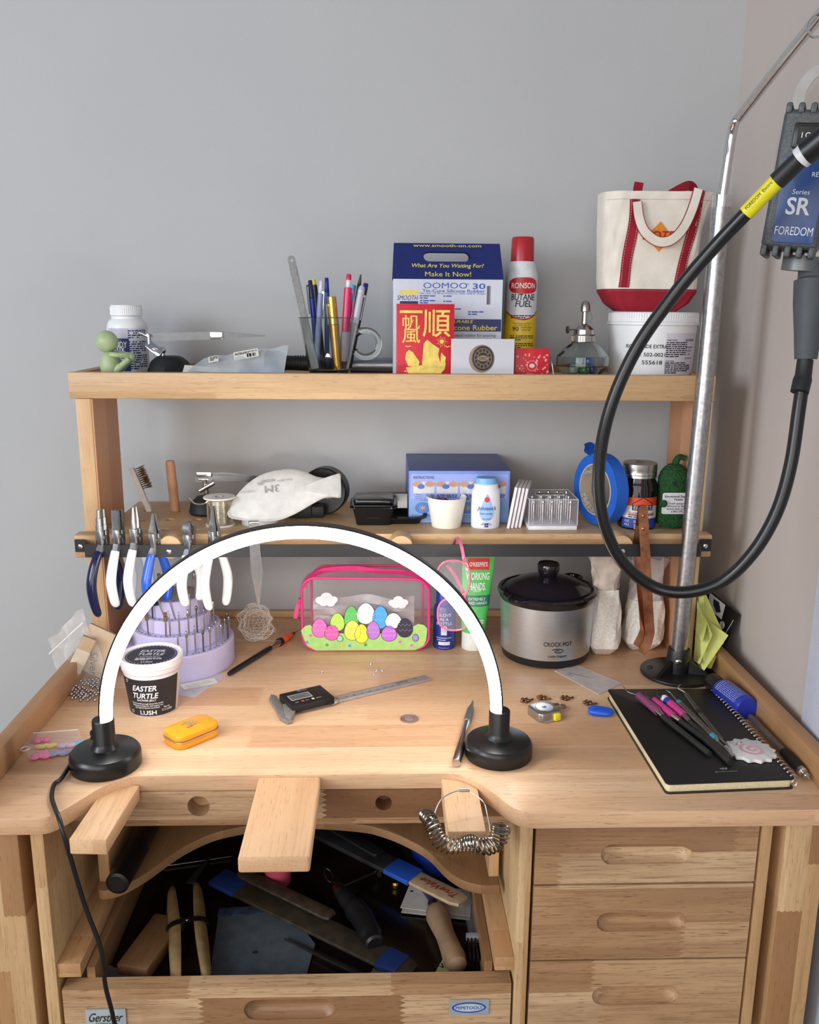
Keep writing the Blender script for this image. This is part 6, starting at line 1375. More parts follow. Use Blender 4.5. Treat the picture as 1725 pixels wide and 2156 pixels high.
for an_ in (48, 225):
    a_ = R(an_); b.box(0, 0, 0, 0, 0, 0) if False else b.tube(spl([(rr_*.96*C(a_-.22), rr_*.96*S(a_-.22), zr_+.010), ((rr_+.010)*C(a_-.1), (rr_+.010)*S(a_-.1), zr_+.011), ((rr_+.010)*C(a_+.1), (rr_+.010)*S(a_+.1), zr_+.011), (rr_*.96*C(a_+.22), rr_*.96*S(a_+.22), zr_+.010)], 5), .0042, 8)
P('side_handle', b, mt((22, 20, 26), .12), ck)
b = MB(); zt3 = zat(1357, Y-rb0, 1157); wj = (rs_, .09)
txt(b, 'CROCK·POT', 0, zt3, wrap=wj, h=.0068, w=.046, bold=.02, eps=.0006); txt(b, 'Little Dipper', 0, zt3-.0205, wrap=wj, h=.0046, w=.030, bold=.03, eps=.0006)
for s_ in (0, 1):
    pts = []
    for i in range(22): a_ = i*.42; rr3 = .0012+.0003*i; pts.append((rr3*1.5*C(a_), rr3*.55*S(a_)))
    if s_: continue
    b.tube([((rs_(zt3)+.0006)*S(.09+p[0]/rs_(zt3)), -(rs_(zt3)+.0006)*C(.09+p[0]/rs_(zt3)), zt3-.0115+p[1]) for p in pts], .0005, 4)
P('lettering', b, ink, ck)
# bags of white powder
t = NT('powder_bag'); tcc = t.n('TexCoord').outputs['Object']; n1_ = t.n('TexNoise', {'Vector': tcc, 'Scale': 30, 'Detail': 3, 'Distortion': 1.2}).outputs[0]
t.set(Base_Color=t.ramp(t.n('TexNoise', {'Vector': tcc, 'Scale': 300, 'Detail': 4}).outputs[0], [(.35, lin((214, 206, 196))), (.7, lin((238, 234, 228)))]), Roughness=.45); t.bump(n1_, .35, .003); pw = t.m
def sack(name, lab, pb, pt, hw_b, hw_t, Y_, tie, top):
    q_ = zp(pb[0], pb[1]); c0_ = V((q_.x, q_.y+.020, 0)); tq_ = yp(pt[0], pt[1], c0_.y+.02); s = thing(name, lab, 'plastic bag', c0_)
    tx_ = tq_.x-c0_.x; tz_ = tq_.z; zn_ = tz_*tie
    def fn(u, v, top_=False):
        a = 2*PI*u; e = .6; ca = math.copysign(abs(C(a))**e, C(a)); sa = math.copysign(abs(S(a))**e, S(a))
        if v < .75: k = v/.75; rx = hw_b*(1-.12*k)*(min(1, .55+3*k) if k < .15 else 1)*(1 if k < .6 else 1-(k-.6)*.6); ry = .024*(min(1, .25+6*k))*(1-.35*k)
        else: k = (v-.75)/.25; rx = hw_b*.68+(hw_t-hw_b*.68)*k; ry = .0155*(1-.75*k)
        w_ = 1+.05*S(5*a+9*v)+.03*S(11*a-14*v)
        return V((tx_*v+rx*ca*w_, .010*v*2+ry*sa*w_, .0008+tz_*v+(.004*S(6*a) if v > .9 else 0)))
    b = MB(); b.sheet(lambda u, v: fn(u, v*tie), 36, 22); bmesh.ops.remove_doubles(b.b, verts=b.b.verts[:], dist=1e-6); bt = [fn(i/36, 0) for i in range(36)]; b.add(bt, [tuple(range(36))]); P('filled_bag', b, pw, s)
    b = MB(); b.sheet(lambda u, v: fn(u, tie+(1-tie)*v)+V((.003*S(20*u+6*v), .002*S(14*u), 0)), 36, 10); P('crumpled_top', b, top, s); return s
cloth = mt((196, 182, 168), .8, var=.12, sc_=60, bump=.5, bs=120)
sack('powder_bag', 'tied bag of white powder with crumpled cloth top, beside the slow cooker', (1275, 1386), (1280, 1165), .0265, .031, 0, .66, cloth)
sack('powder_bag', 'clear bag of white powder behind the copper tongs, by the upright', (1357, 1376), (1368, 1175), .0330, .034, 0, .56, film((220, 208, 206), .5, .2))
# flat zip bag
zt_, c_ = slab('zip_bag', [(1168, 1413), (1214, 1401), (1310, 1440), (1262, 1464)], film((216, 208, 204), .55), 'flat clear zip bag with faint writing between slow cooker and notebook', 'plastic bag', 0, .0012)
b = MB(T3(-.010, .008, .0014, 0, 0, -28)); lines(b, -.02, .012, .0, .006, 2, M.Translation((0, 0, 0)), wd=.25); P('writing', b, mt((130, 120, 170), .6), zt_)
# pole with flange foot
pf = V((.460, 1.272, 0)); pf = V((zp(1426, 1418).x, 1.270, 0)); tp_ = yp(1519, 437, 1.270); 
ps = thing('hanger_stand', 'tall brushed steel pole on a black flange with a bent chrome arm for the motor', 'stand', pf)
b = MB(); b.prism(ell(.056, .056, 48), 0, .005, .0015); b.lathe([(.0175, .004), (.0172, .040), (.0165, .0415), (.0130, .0415)], seg=36)
for k in range(3):
    a_ = R(-25+120*k+0); b.T = M.Rotation(a_, 4, 'Z'); b.add([(.015, -.0045, .005), (.015, .0045, .005), (.050, .003, .005), (.050, -.003, .005), (.015, -.0035, .026), (.015, .0035, .026)], [(0, 1, 2, 3), (0, 3, 4), (1, 5, 2), (4, 3, 2, 5), (0, 4, 5, 1)])
b.T = M.Identity(4); P('flange', b, black, ps)
for px, py in ((1368, 1404), (1473, 1412)):
    e_ = zp(px, py, .005)-pf; b = MB(M.Translation(e_)); b.lathe([(0, .003), (.003, .0026), (.0052, .0005), (.0056, 0)], seg=16); P('bolt', b, dsteel, ps)
b = MB(T3(zp(1434, 1402, .03).x-pf.x+.004, -.0178, .026) @ VT); b.lathe([(0, .0022), (.003, .002), (.0048, .0008), (.005, 0)], seg=16); P('set_screw', b, chrome, ps)
top = tp_-pf; po = V((0, 0, .030)); dirp = (top-po).normalized()
pst = NT('satin_pole'); tcc = pst.n('TexCoord').outputs['Object']; pst.set(Base_Color=pst.ramp(pst.n('TexNoise', {'Vector': tcc, 'Scale': 200}).outputs[0], [(.3, lin((158, 158, 160))), (.7, lin((190, 190, 192)))]), Metallic=1., Roughness=.3)
P('lower_pole', MB().cyl(po, top, .0125, seg=40), pst.m, ps)
t2 = yp(1521, 412, 1.270)-pf
P('collar', MB().cyl(top, top+(t2-top).normalized()*(t2-top).length, .0128, seg=32), chrome, ps)
rod = [t2-V((0, 0, .01)), yp(1534, 330, 1.270)-pf, yp(1541, 285, 1.270)-pf, yp(1548, 258, 1.262)-pf, yp(1562, 240, 1.250)-pf, yp(1620, 165, 1.16)-pf, yp(1730, 28, 1.0)-pf, yp(1800, -60, .91)-pf]
rp = spl(rod[:2], 2)[:-1]+spl(rod[1:], 8)
P('upper_rod', MB().tube(rp, .0065, 16), chrome, ps)
b = MB(); hk = yp(1722, 56, 1.0)-pf; b.torus(hk, .010, .0014, (0, 1, .2), 20, 6); P('hook_ring', b, chrome, ps)
e_ = yp(1621, 156, 1.155)-pf; P('detent_pin', MB().ball(e_, .0028), chrome, ps)
# hanging motor and its flexible shaft
Ym = .86; mo_ = yp(1688, 385, Ym); mtr = thing('flex_shaft_motor', 'grey cast hanging rotary motor with blue front plate hung at the right wall', 'motor', mo_, (0, 5, -27))
sc2 = .00046
hm_ = mt((84, 88, 90), .5, .3, var=.2, sc_=700, bump=.4, bs=800)
mw_, mh_, md_ = .042, .124, .062
b = MB(); b.box(-mw_/2-.004, mw_/2+.004, -.012, .050, -.060, .062, .005, 3); P('housing', b, hm_, mtr)
for i in range(5):
    xf = -.0215+.0105*i
    b = MB(); b.box(xf-.0028, xf+.0028, -.014, .046, -.0675, -.057, .002, 2); P('cooling_fin', b, hm_, mtr)
    b = MB(); b.box(xf-.0028, xf+.0028, -.013, .046, .058, .0675, .002, 2); P('cooling_fin', b, hm_, mtr)
b = MB(T3(.002, -.0122, -.017) @ VT); b.prism(rrect(.037, .076, .003, 4), 0, .0012, .0004); pl3 = P('name_plate', b, mt((24, 62, 118), .35), mtr)
b = MB(); TT = T3(.002, -.0135, -.017) @ VT; txt(b, 'Series', 0, .0075, TT, h=.0042, w=.015, shear=.1); txt(b, 'SR', 0, -.005, TT, h=.0155, w=.021, bold=.05); txt(b, 'FOREDOM', 0, -.027, TT, h=.0075, w=.033, bold=.04); txt(b, 'REV', .011, .023, TT, h=.004, w=.009); P('lettering', b, mt((196, 204, 214), .4), pl3)
b = MB(); b.box(-.014, .012, -.0145, -.011, .028, .050, .002); P('switch_frame', b, black, mtr)
b = MB(T3(-.001, -.0150, .039, 8, 0, 0)); b.box(-.009, .008, -.001, .002, -.008, .008, .001); b.mi = 1; TT = M.Translation((0, -.0011, 0)) @ VT; txt(b, 'I O I', 0, 0, TT, h=.0048, w=.011, bold=.02); P('rocker_switch', b, [blackm, white], mtr)
b = MB(); b.strap(spl([(-.014, .018, .060), (-.017, .018, .080), (-.008, .018, .098), (.010, .018, .101), (.020, .018, .085), (.020, .018, .062)], 6), .010, .0022, up=(0, 1, 0)); P('hanging_bail', b, mt((120, 122, 122), .35, .9), mtr)
b = MB(); b.cyl((.012, .020, -.0640), (.012, .020, -.078), .017, seg=28); P('output_collar', b, mt((110, 112, 114), .45, .5), mtr)
m_inv = mtr.rotation_euler.to_matrix().inverted()
wpt = lambda px, py, y: m_inv @ (yp(px, py, y)-mo_)
P('strain_relief', MB().tube([wpt(1712, 556, .875), wpt(1710, 590, .870), wpt(1709, 592, .870), wpt(1706, 640, .866), wpt(1701, 700, .862), wpt(1697, 756, .86)], [.0130, .0130, .0160, .0155, .0125, .0105], 24), mt((70, 74, 78), .6), mtr)
fs_ = thing('flex_shaft', 'black flexible drill shaft with yellow label looping in front of the pole', 'flexible shaft', (0, 0, 0))
sp_ = [yp(1697, 752, .86), yp(1693, 790, .858), yp(1683, 860, .852), yp(1665, 980, .845), yp(1635, 1080, .845), yp(1585, 1165, .85), yp(1520, 1225, .86), yp(1440, 1247, .87), yp(1370, 1232, .88), yp(1305, 1175, .88), yp(1268, 1085, .88), yp(1262, 980, .88), yp(1285, 860, .875), yp(1340, 735, .87), yp(1420, 620, .86), yp(1500, 525, .845), yp(1580, 440, .825), yp(1640, 378, .81)]
P('sheath', MB().tube(spl(sp_, 12), .00645, 18), mt((16, 16, 16), .33, var=.02), fs_)
P('end_sleeve', MB().tube([yp(1696, 758, .859), yp(1692, 790, .857), yp(1690, 800, .856), yp(1684, 826, .852)], [.0076, .0078, .0088, .0086], 18), mt((20, 20, 22), .5), fs_)
yl = [yp(1571, 449, .8275), yp(1605, 414, .819), yp(1640, 378, .81)]
P('yellow_label', MB().tube(yl, .0071, 20), mt((226, 216, 30), .45, var=.04), fs_)
P('cable_sleeve', MB().tube([yp(1636, 382, .811), yp(1664, 355, .804), yp(1690, 330, .796)], [.0082, .0080, .0078], 20), mt((24, 24, 24), .5), fs_)
P('white_ring', MB().tube([yp(1686, 334, .797), yp(1700, 321, .793)], [.0098, .0098], 24), mt((214, 214, 214), .4), fs_)
P('connector', MB().tube([yp(1697, 323, .794), yp(1712, 312, .790), yp(1735, 292, .783), yp(1770, 262, .775)], [.0112, .0112, .0105, .010], 24), black, fs_)
P('bright_connector', MB().tube([yp(1716, 300, .785), yp(1760, 262, .77)], [.0128, .0128], 24), mt((190, 192, 194), .35, .6), fs_) if False else None
b = MB(); TTy = (yl[2]-yl[0]).normalized(); cam_o = V((0, 0, CH)); mid = (yl[0]+yl[2])/2; nv = (cam_o-mid).normalized(); nv = (nv-TTy*nv.dot(TTy)).normalized(); sd = nv.cross(TTy).normalized()
mm = M((( TTy.x, sd.x, nv.x, 0), (TTy.y, sd.y, nv.y, 0), (TTy.z, sd.z, nv.z, 0), (0, 0, 0, 1)))
tb = tmesh('FOREDOM  Electric', h=.0030, w=.030, bold=.02)
for v in tb.verts: a_ = v.co.y/.0073+R(25); v.co = mid+TTy*v.co.x+sd*(.0073*S(a_))+nv*(.0073*C(a_)+.0003)
b.merge(tb); P('lettering', b, ink, fs_)
# ================================================================ right side of the bench
# envelopes and catalogue stood beside the upright
def slabq(v, th_, nrm=None):
    """quad corners -> thin solid"""
    v = [V(p) for p in v]; n_ = (v[1]-v[0]).cross(v[-1]-v[0]).normalized()*th_; k = len(v)
    return MB().add(v+[p+n_ for p in v], [tuple(range(k)), tuple(range(k, 2*k))[::-1]]+[(i, (i+1) % k, k+(i+1) % k, k+i) for i in range(k)])
A = [yp(1470, 1225, 1.47), yp(1497, 1238, 1.45), yp(1556, 1293, 1.40), zp(1503, 1425, .003), zp(1460, 1400, .003)]
A[3] = zp(1503, 1427, .001); A[4] = zp(1470, 1390, .001)
c0_ = A[3].copy(); cat = thing('catalogue', 'black jewellery catalogue stood against the right wall behind the green envelopes', 'catalogue', c0_)
quad = [yp(1480, 1232, 1.40)-c0_, yp(1556, 1293, 1.305)-c0_, zp(1503, 1424, .0008)-c0_, zp(1470, 1384, .0008)-c0_]
pn_ = (quad[1]-quad[0]).cross(quad[3]-quad[0]); r_ = ray(1503, 1424); o_ = V((0, 0, CH)); t_ = (quad[0]+c0_-o_).dot(pn_)/r_.dot(pn_); quad[2] = o_+r_*t_-c0_
P('cover', slabq(quad, .004), mt((22, 20, 24), .35), cat)
qn = (quad[1]-quad[0]).cross(quad[3]-quad[0]).normalized(); qn = qn if qn.y < 0 else -qn
def cpn(u, v, e=.0006): return quad[0].lerp(quad[1], u).lerp(quad[3].lerp(quad[2], u), v)+qn*e
_n2 = (quad[1]-quad[0]).cross(quad[3]-quad[0]); ofs = .0006 if _n2.dot(qn) < 0 else .0046
def cflat(b, pts, e=0): return b.add([tuple(cpn(p[0], p[1], ofs+e)) for p in pts], [tuple(range(len(pts)))])
b = MB(); cflat(b, [(.22, .02), (.66, .02), (.66, .24), (.22, .24)]); b.mi = 1; cflat(b, [(.34, .06), (.50, .05), (.60, .16), (.48, .21), (.36, .14)], .0002)
b.mi = 2
for u_, v_, r_ in ((.72, .30, .06), (.55, .36, .045), (.62, .80, .17)):
    for k in (1, .66, .33): b.tube([cpn(u_+r_*k*C(a), v_+r_*k*.8*S(a), ofs+.0004) for a in [2*PI*i/24 for i in range(24)]], .0008, 4, True)
for u_, v_, r_ in ((.86, .50, .05), (.80, .56, .05)): b.tube([cpn(u_+r_*C(a), v_+r_*.8*S(a), ofs+.0004) for a in [2*PI*i/24 for i in range(24)]], .0011, 4, True)
b.tube([cpn(.84, .46, ofs+.0004), cpn(.93, .20, ofs+.0004), cpn(.95, .12, ofs+.0004)], .0006, 4); b.mi = 3; cflat(b, [(.66, .46), (.76, .44), (.78, .54), (.68, .56)], .0001); b.mi = 4; cflat(b, [(.86, .66), (.96, .60), (.97, .78), (.84, .84)], .0001)
P('cover_print', b, [mt((206, 206, 206), .5), ink, mt((176, 170, 168), .5), mt((30, 80, 50), .4), mt((190, 84, 48), .5)], cat)
yg = mt((206, 212, 120), .7, var=.04)
Z1 = zp(1478, 1405, 0)
for i, (lab, q3, m_) in enumerate((('rear-most pale green envelope of the stack beside the hutch upright', [yp(1470, 1226, 1.345), yp(1482, 1240, 1.343), yp(1512, 1308, 1.315), yp(1528, 1340, 1.295), yp(1498, 1408, 1.250), zp(1472, 1400, .002)], yg),
        ('middle pale green envelope, open-edged, beside the hutch upright', [yp(1468, 1265, 1.318), yp(1490, 1306, 1.305), yp(1534, 1338, 1.283), yp(1483, 1412, 1.236), zp(1466, 1398, .002)], mt((216, 220, 128), .7, var=.04)),
        ('front pale green envelope with a torn edge beside the hutch upright', [yp(1468, 1282, 1.300), yp(1489, 1312, 1.288), yp(1499, 1338, 1.275), yp(1473, 1398, 1.240), zp(1461, 1392, .002)], mt((222, 226, 140), .7, var=.04)))):
    c_ = q3[-1].copy(); e = thing('envelope', lab, 'envelope', c_, group='pale green envelopes by the upright')
    P('envelope_front', slabq([p-c_ for p in q3], .0022), m_, e)
    d0 = (q3[0]-c_); d1 = (q3[1]-c_); mid_ = (q3[-2]-c_)
    P('flap', slabq([d0+V((-.001, -.0035, 0)), d1+V((-.001, -.0035, 0)), (d1*.6+mid_*.4)+V((-.004, -.005, -.004)), (d0*.72+mid_*.1)+V((-.001, -.0035, -.012))], .0008), mt((196, 204, 110), .7, var=.04), e)
# spiral notebook
tl_, tr_, br_, bl_ = (zp(1279, 1450, .014), zp(1500, 1449, .014), zp(1676, 1639, .014), zp(1404, 1650, .014))
nc = (tl_+tr_+br_+bl_)/4; nc.z = 0; nb = thing('notebook', 'black spiral notebook at the right of the bench under the carving tools', 'notebook', nc)
def rq(ins=0):
    v = [tl_, tr_, br_, bl_]; c_ = (tl_+tr_+br_+bl_)/4; out_ = []
    for i in range(4):
        p, a_, d_ = v[i], v[i-1], v[(i+1) % 4]; da, dd = (a_-p).normalized(), (d_-p).normalized(); r_ = .006
        for k in range(5): t_ = k/4; q_ = p+da*r_*(1-t_)**2+dd*r_*t_**2; q_ = q_+(c_-q_).normalized()*ins; out_.append((q_.x-nc.x, q_.y-nc.y))
    return out_[::-1]
P('back_cover', MB().prism(rq(0), .0, .0012), black, nb); P('pages', MB().prism(rq(.0035), .0013, .0115, .0005), mt((222, 208, 170), .8, var=.06, sc_=300), nb); P('front_cover', MB().prism(rq(-.0003), .0118, .0136, .0006), mt((13, 13, 14), .5, var=.04), nb)
b = MB(); n_ = 30; 
ed0, ed1 = tr_-nc, br_-nc; ddir = (ed1-ed0).normalized(); sdir = ddir.cross(V((0, 0, 1))).normalized(); sdir = sdir if sdir.x > 0 else -sdir
for i in range(n_):
    p = ed0.lerp(ed1, .025+.95*i/(n_-1)); p.z = 0
    for k in (0, 1):
        q_ = p+ddir*.0016*k; b.tube([q_-sdir*.004+sdir*.0*0+V((0, 0, .0142)), q_-sdir*.001+V((0, 0, .0165)), q_+sdir*.004+V((0, 0, .0150)), q_+sdir*.006+V((0, 0, .0085)), q_+sdir*.004+V((0, 0, .002)), q_+V((0, 0, .0010))], .00045, 6)
P('spiral_binding', b, mt((196, 190, 184), .25, 1), nb)
b = MB(); lp = zp(1530, 1625, .0138)-nc; yw2 = math.atan2((br_-bl_).y, (br_-bl_).x); TT = M.Translation((lp.x, lp.y, .0137)) @ M.Rotation(yw2, 4, 'Z'); txt(b, 'greenroom', 0, 0, TT, h=.0028, w=.028, bold=.02)
for dx, dy in ((-.002, .006), (.002, .006), (0, .0085), (-.0035, .008), (.0035, .0085)): flat(b, ell(.0015, .0013, 10, dx, dy), TT)
P('logo', b, mt((150, 150, 150), .4), nb)
# wax carving tools lying on it
def ctool(lab, pts, parts, zb, name='carving_tool'):
    """pts: pixels along the tool (hooked tip first); parts: (name, i0, i1, radii, material)"""
    p3 = [zp(a, c, zb+(d if d else 0)) for a, c, d in pts]; c_ = p3[len(p3)//2].copy(); t_ = thing(name, lab, 'carving tool', c_, group='carving tools on the notebook'); p3 = [p-c_ for p in p3]
    for nm, i0, i1, rr_, m_ in parts:
        seg = p3[i0:i1+1]; n2 = len(seg)
        if len(seg) == 2: seg = [seg[0].lerp(seg[1], k/6) for k in range(7)]; rl = [rr_[0]+(rr_[-1]-rr_[0])*k/6 for k in range(7)]
        else: seg = spl(seg, 5); rl = [rr_[0]+(rr_[-1]-rr_[0])*k/(len(seg)-1) for k in range(len(seg))]
        P(nm, MB().tube(seg, rl, 12), m_, t_)
    return t_
zn = .0143
mv = mt((140, 72, 110), .35, var=.15, sc_=300); pkk = mt((206, 66, 140), .35, var=.12, sc_=300); rodm = mt((42, 44, 42), .4)
gripk = mt((150, 150, 146), .35, 1, var=.3, sc_=900, bump=.8, bs=900)
ctool('dusty purple handled carving tool, leftmost on the notebook', [(1312, 1444, .012), (1322, 1456, .010), (1334, 1461, .008), (1345, 1464, .006), (1386, 1498, .005), (1398, 1510, .005), (1400, 1512, .005), (1445, 1548, .004), (1495, 1588, .003)],
      [('hook_tip', 0, 3, (.0006, .0010), steel), ('handle', 3, 4, (.0052, .0060), mv), ('ferrule', 4, 5, (.0046, .0034), chrome), ('shaft', 5, 8, (.0036, .0038), rodm)], zn)
ctool('bright pink handled carving tool beside the purple one', [(1361, 1453, .013), (1362, 1466, .011), (1372, 1472, .008), (1378, 1475, .006), (1418, 1508, .0055), (1434, 1520, .005), (1438, 1523, .005), (1490, 1562, .004), (1538, 1606, .003)],
      [('hook_tip', 0, 3, (.0006, .0022), mt((52, 56, 54), .4)), ('handle', 3, 4, (.0052, .0058), pkk), ('ferrule', 4, 5, (.0048, .0036), chrome), ('shaft', 5, 8, (.0038, .0040), rodm)], zn)
ctool('pink carving tool with blue and white bands at its neck', [(1384, 1455, .014), (1386, 1466, .012), (1393, 1468, .010), (1398, 1470, .008), (1404, 1475, .0075), (1412, 1482, .007), (1440, 1506, .006), (1452, 1520, .0055), (1498, 1560, .0045), (1540, 1600, .003)],
      [('hook_tip', 0, 3, (.0006, .0022), mt((52, 56, 54), .4)), ('white_band', 3, 4, (.0056, .0058), white), ('blue_band', 4, 5, (.0058, .0060), mt((50, 60, 170), .35)), ('handle', 5, 6, (.0060, .0058), pkk), ('ferrule', 6, 7, (.0046, .0036), chrome), ('shaft', 7, 9, (.0038, .0040), rodm)], zn+.001)
ctool('knurled silver dental tool with teal rings', [(1402, 1453, .016), (1412, 1459, .013), (1424, 1474, .010), (1429, 1478, .009), (1434, 1484, .0085), (1500, 1549, .0065), (1508, 1557, .006), (1512, 1562, .006), (1530, 1578, .006), (1541, 1592, .004), (1540, 1598, .003)],
      [('hook_tip', 0, 3, (.0005, .0014), steel), ('teal_ring', 3, 4, (.0042, .0046), mt((60, 140, 150), .35)), ('handle', 4, 5, (.0046, .0046), gripk), ('teal_ring', 5, 6, (.0048, .0048), mt((60, 150, 170), .35)), ('neck', 6, 7, (.0042, .003), steel), ('pick_tip', 7, 10, (.0018, .0005), steel)], zn+.001)
ctool('plain steel double-ended curette, rightmost on the notebook', [(1433, 1441, .020), (1428, 1449, .017), (1440, 1456, .014), (1445, 1462, .012), (1470, 1497, .010), (1475, 1504, .010), (1518, 1556, .007), (1534, 1570, .009), (1541, 1582, .006), (1536, 1590, .004)],
      [('hook_tip', 0, 3, (.0006, .0016), steel), ('handle', 3, 4, (.0030, .0034), mt((120, 116, 104), .4, .9)), ('dark_band', 4, 5, (.0036, .0036), black), ('handle', 5, 6, (.0034, .0032), mt((120, 116, 104), .4, .9)), ('pick_tip', 6, 9, (.0016, .0005), steel)], zn+.002)
# fish-cake shaped clay tile
fc = zp(1580, 1581, .016); fk = thing('fish_cake_charm', 'white clay fish cake tile with pink spiral and tiny face on the notebook', 'charm', (fc.x, fc.y, .0142), (0, 0, -4))
n_ = 13; pts = []
for i in range(n_*2): a_ = 2*PI*i/(n_*2); r_ = .0300 if i % 2 == 0 else .0262; pts.append((r_*1.04*C(a_), r_*1.0*S(a_)))
pts = [tuple(p)[:2] for p in spl([(a, c, 0) for a, c in pts], 4, True)]
P('tile', MB().prism(pts, 0, .0042, .0007), mt((228, 226, 222), .5, var=.01), fk)
b = MB(); sp3 = []
for i in range(60): a_ = -.6+i*.19; rr3 = .0008+.00026*i; sp3.append(V((.003+rr3*C(a_), -.001-rr3*S(a_)*.92, .0044)))
b.sweep(sp3, [(-1, -.0001), (1, -.0001), (1, .0002), (-1, .0002)], [(.0006+.0013*min(1, i/14), 1) for i in range(60)], up=(0, 0, 1)); P('pink_spiral', b, mt((226, 176, 178), .6), fk)
b = MB()
for x_, y_ in ((-.013, .012), (-.006, .0165)): flat(b, ell(.0009, .0009, 12, x_, y_), M.Translation((0, 0, .0044)))
flat(b, ell(.0009, .0006, 12, -.011, .0158), M.Translation((0, 0, .0044))); b.mi = 1
for x_, y_ in ((-.0155, .010), (-.004, .0185)): flat(b, ell(.0010, .0008, 12, x_, y_), M.Translation((0, 0, .0044)))
P('face', b, [ink, mt((236, 170, 170), .6)], fk)
# blue lotion bottle lying by the rail
a_ = zp(1516, 1448, .016); e_ = zp(1590, 1500, .016); a_ = zp(1502, 1437, .0165); e_ = zp(1574, 1492, .0165); d_ = e_-a_; L = d_.length
bb = thing('lotion_bottle', 'blue hand lotion bottle with black cap lying on its side by the right rail', 'bottle', a_); bb.rotation_euler = d_.to_track_quat('Z', 'Y').to_euler()
P('cap', MB().lathe([(0, -.004), (.0125, -.004), (.0138, 0), (.0138, L*.26), (0, L*.26)], seg=28), black, bb)
P('body', MB().lathe([(0, L*.25), (.0140, L*.25), (.0162, L*.30), (.0162, L*.98), (.0150, L), (0, L)], seg=36), mt((38, 56, 168), .35), bb)
b = MB(); up_l = bb.rotation_euler.to_matrix().inverted() @ V((-.25, -.5, .83)); hd_ = math.atan2(up_l.x, -up_l.y)
def bl(s_, ang, zc_, **kw):
    tb = tmesh(s_, **kw)
    for v in tb.verts: x_, y_ = v.co.x, v.co.y; r_ = .0167; a2 = hd_+ang-y_/.0162; v.co = V((r_*S(a2), -r_*C(a2), zc_+x_))
    b.merge(tb)
for i in range(9):
    rn = random.Random(i); bl(' '.join(''.join(rn.choice('aeionrst') for _ in range(rn.randint(3, 7))) for _ in range(5)), -.75+.17*i, L*.62, h=.0016, w=L*.56) if False else None
for i in range(12):
    aa = hd_-.9+.15*i; rn = random.Random(i); z_ = L*.34
    while z_ < L*.90:
        l_ = rn.uniform(.002, .006); l_ = min(l_, L*.9-z_)
        b.add([(.0167*S(aa+s_), -.0167*C(aa+s_), z2) for s_, z2 in ((-.03, z_), (.03, z_), (.03, z_+l_), (-.03, z_+l_))], [(0, 1, 2, 3)]); z_ += l_+.0012
P('fine_print', b, mt((170, 180, 226), .5), bb)
# airbrush style pen by the rail
a_ = zp(1580, 1508, .008); e_ = zp(1706, 1641, .0075); d_ = e_-a_; L = d_.length
rp_ = thing('rotary_pen', 'slim clear and black pen tool lying between notebook and right rail', 'pen', a_); rp_.rotation_euler = d_.to_track_quat('Z', 'Y').to_euler()
P('clear_barrel', MB().lathe([(0, 0), (.0035, 0), (.0045, .003), (.0048, L*.60), (0, L*.60)], seg=20), film((120, 110, 108), .6, .1), rp_)
P('ink_tube', MB().cyl((0, 0, L*.04), (0, 0, L*.58), .0022), mt((60, 46, 44), .4), rp_)
P('grip', MB().lathe([(0, L*.59), (.0058, L*.60), (.0062, L*.70), (.0060, L*.86), (0, L*.87)], seg=24), blackm, rp_)
P('metal_nose', MB().lathe([(0, L*.86), (.0056, L*.865), (.0056, L*.90), (.0034, L*.905), (.0034, L*.93), (.0040, L*.935), (.0038, L*.955), (.0014, L*.97), (.0006, L), (0, L)], seg=20), chrome, rp_)
# keyring tape measure
c_ = zp(1146, 1497, .008); tm_ = thing('tape_measure', 'tiny square chrome keyring tape measure with yellow tape tab', 'tape measure', (c_.x, c_.y, 0), (0, 0, 24))
P('case', MB().prism(rrect(.037, .037, .008, 6), 0, .0135, .0022), mt((176, 174, 168), .3, .9), tm_)
b = MB(M.Translation((0, 0, .0136))); b.lathe([(0, .0008), (.012, .0008), (.0128, 0)], seg=36); b.lathe([(0, .0014), (.0024, .0013), (.003, .0008)], seg=16); P('round_face', b, mt((214, 216, 216), .18, 1), tm_)
b = MB(); b.box(.003, .013, -.0225, -.017, .0012, .0115, .0015); P('tape_tab', b, mt((236, 220, 50), .4), tm_)
b = MB(); b.box(-.012, .004, -.0205, -.0175, .0005, .004, .0008); b.cyl((.012, .014, .010), (.019, .020, .008), .0024); P('clip', b, chrome, tm_)
b = MB(); 
for k in range(3): b.torus((.030, .010, .0035+.0014*k), .0118-.0006*k, .0008, (.1, .15, 1), 28, 6)
P('key_ring', b, mt((176, 160, 140), .25, 1), tm_)
# cast flower clasps
flm = mt((150, 112, 82), .35, 1, var=.25, sc_=400)
def clasp(px, py, rz, lab):
    c_ = zp(px, py, .003); f = thing('flower_charm', lab, 'charm', (c_.x, c_.y, .0), (0, 0, rz), 'little cast flower charms around the tape measure')
    b = MB()
    for j in range(5): b.ball((.0045*C(j*1.257), .0045*S(j*1.257), .0028), .0032, .0026, .0024, 10, M.Rotation(j*1.257, 4, 'Z'))
    b.ball((0, 0, .0042), .0018, seg=8); P('petals', b, flm, f); P('stem', MB().tube([(-.004, 0, .003), (-.009, .001, .002), (-.013, -.001, .0022)], [.0016, .0012, .0016], 8), flm, f)
for a_ in ((1106, 1474, 200, 'bronze flower charm left of the small chrome tape measure'), (1141, 1468, 160, 'bronze flower charm just behind the small chrome tape measure'), (1190, 1469, 190, 'bronze flower charm behind the key ring of the tape measure'), (1238, 1479, 170, 'bronze flower charm nearest the blue putty blob')): clasp(*a_)
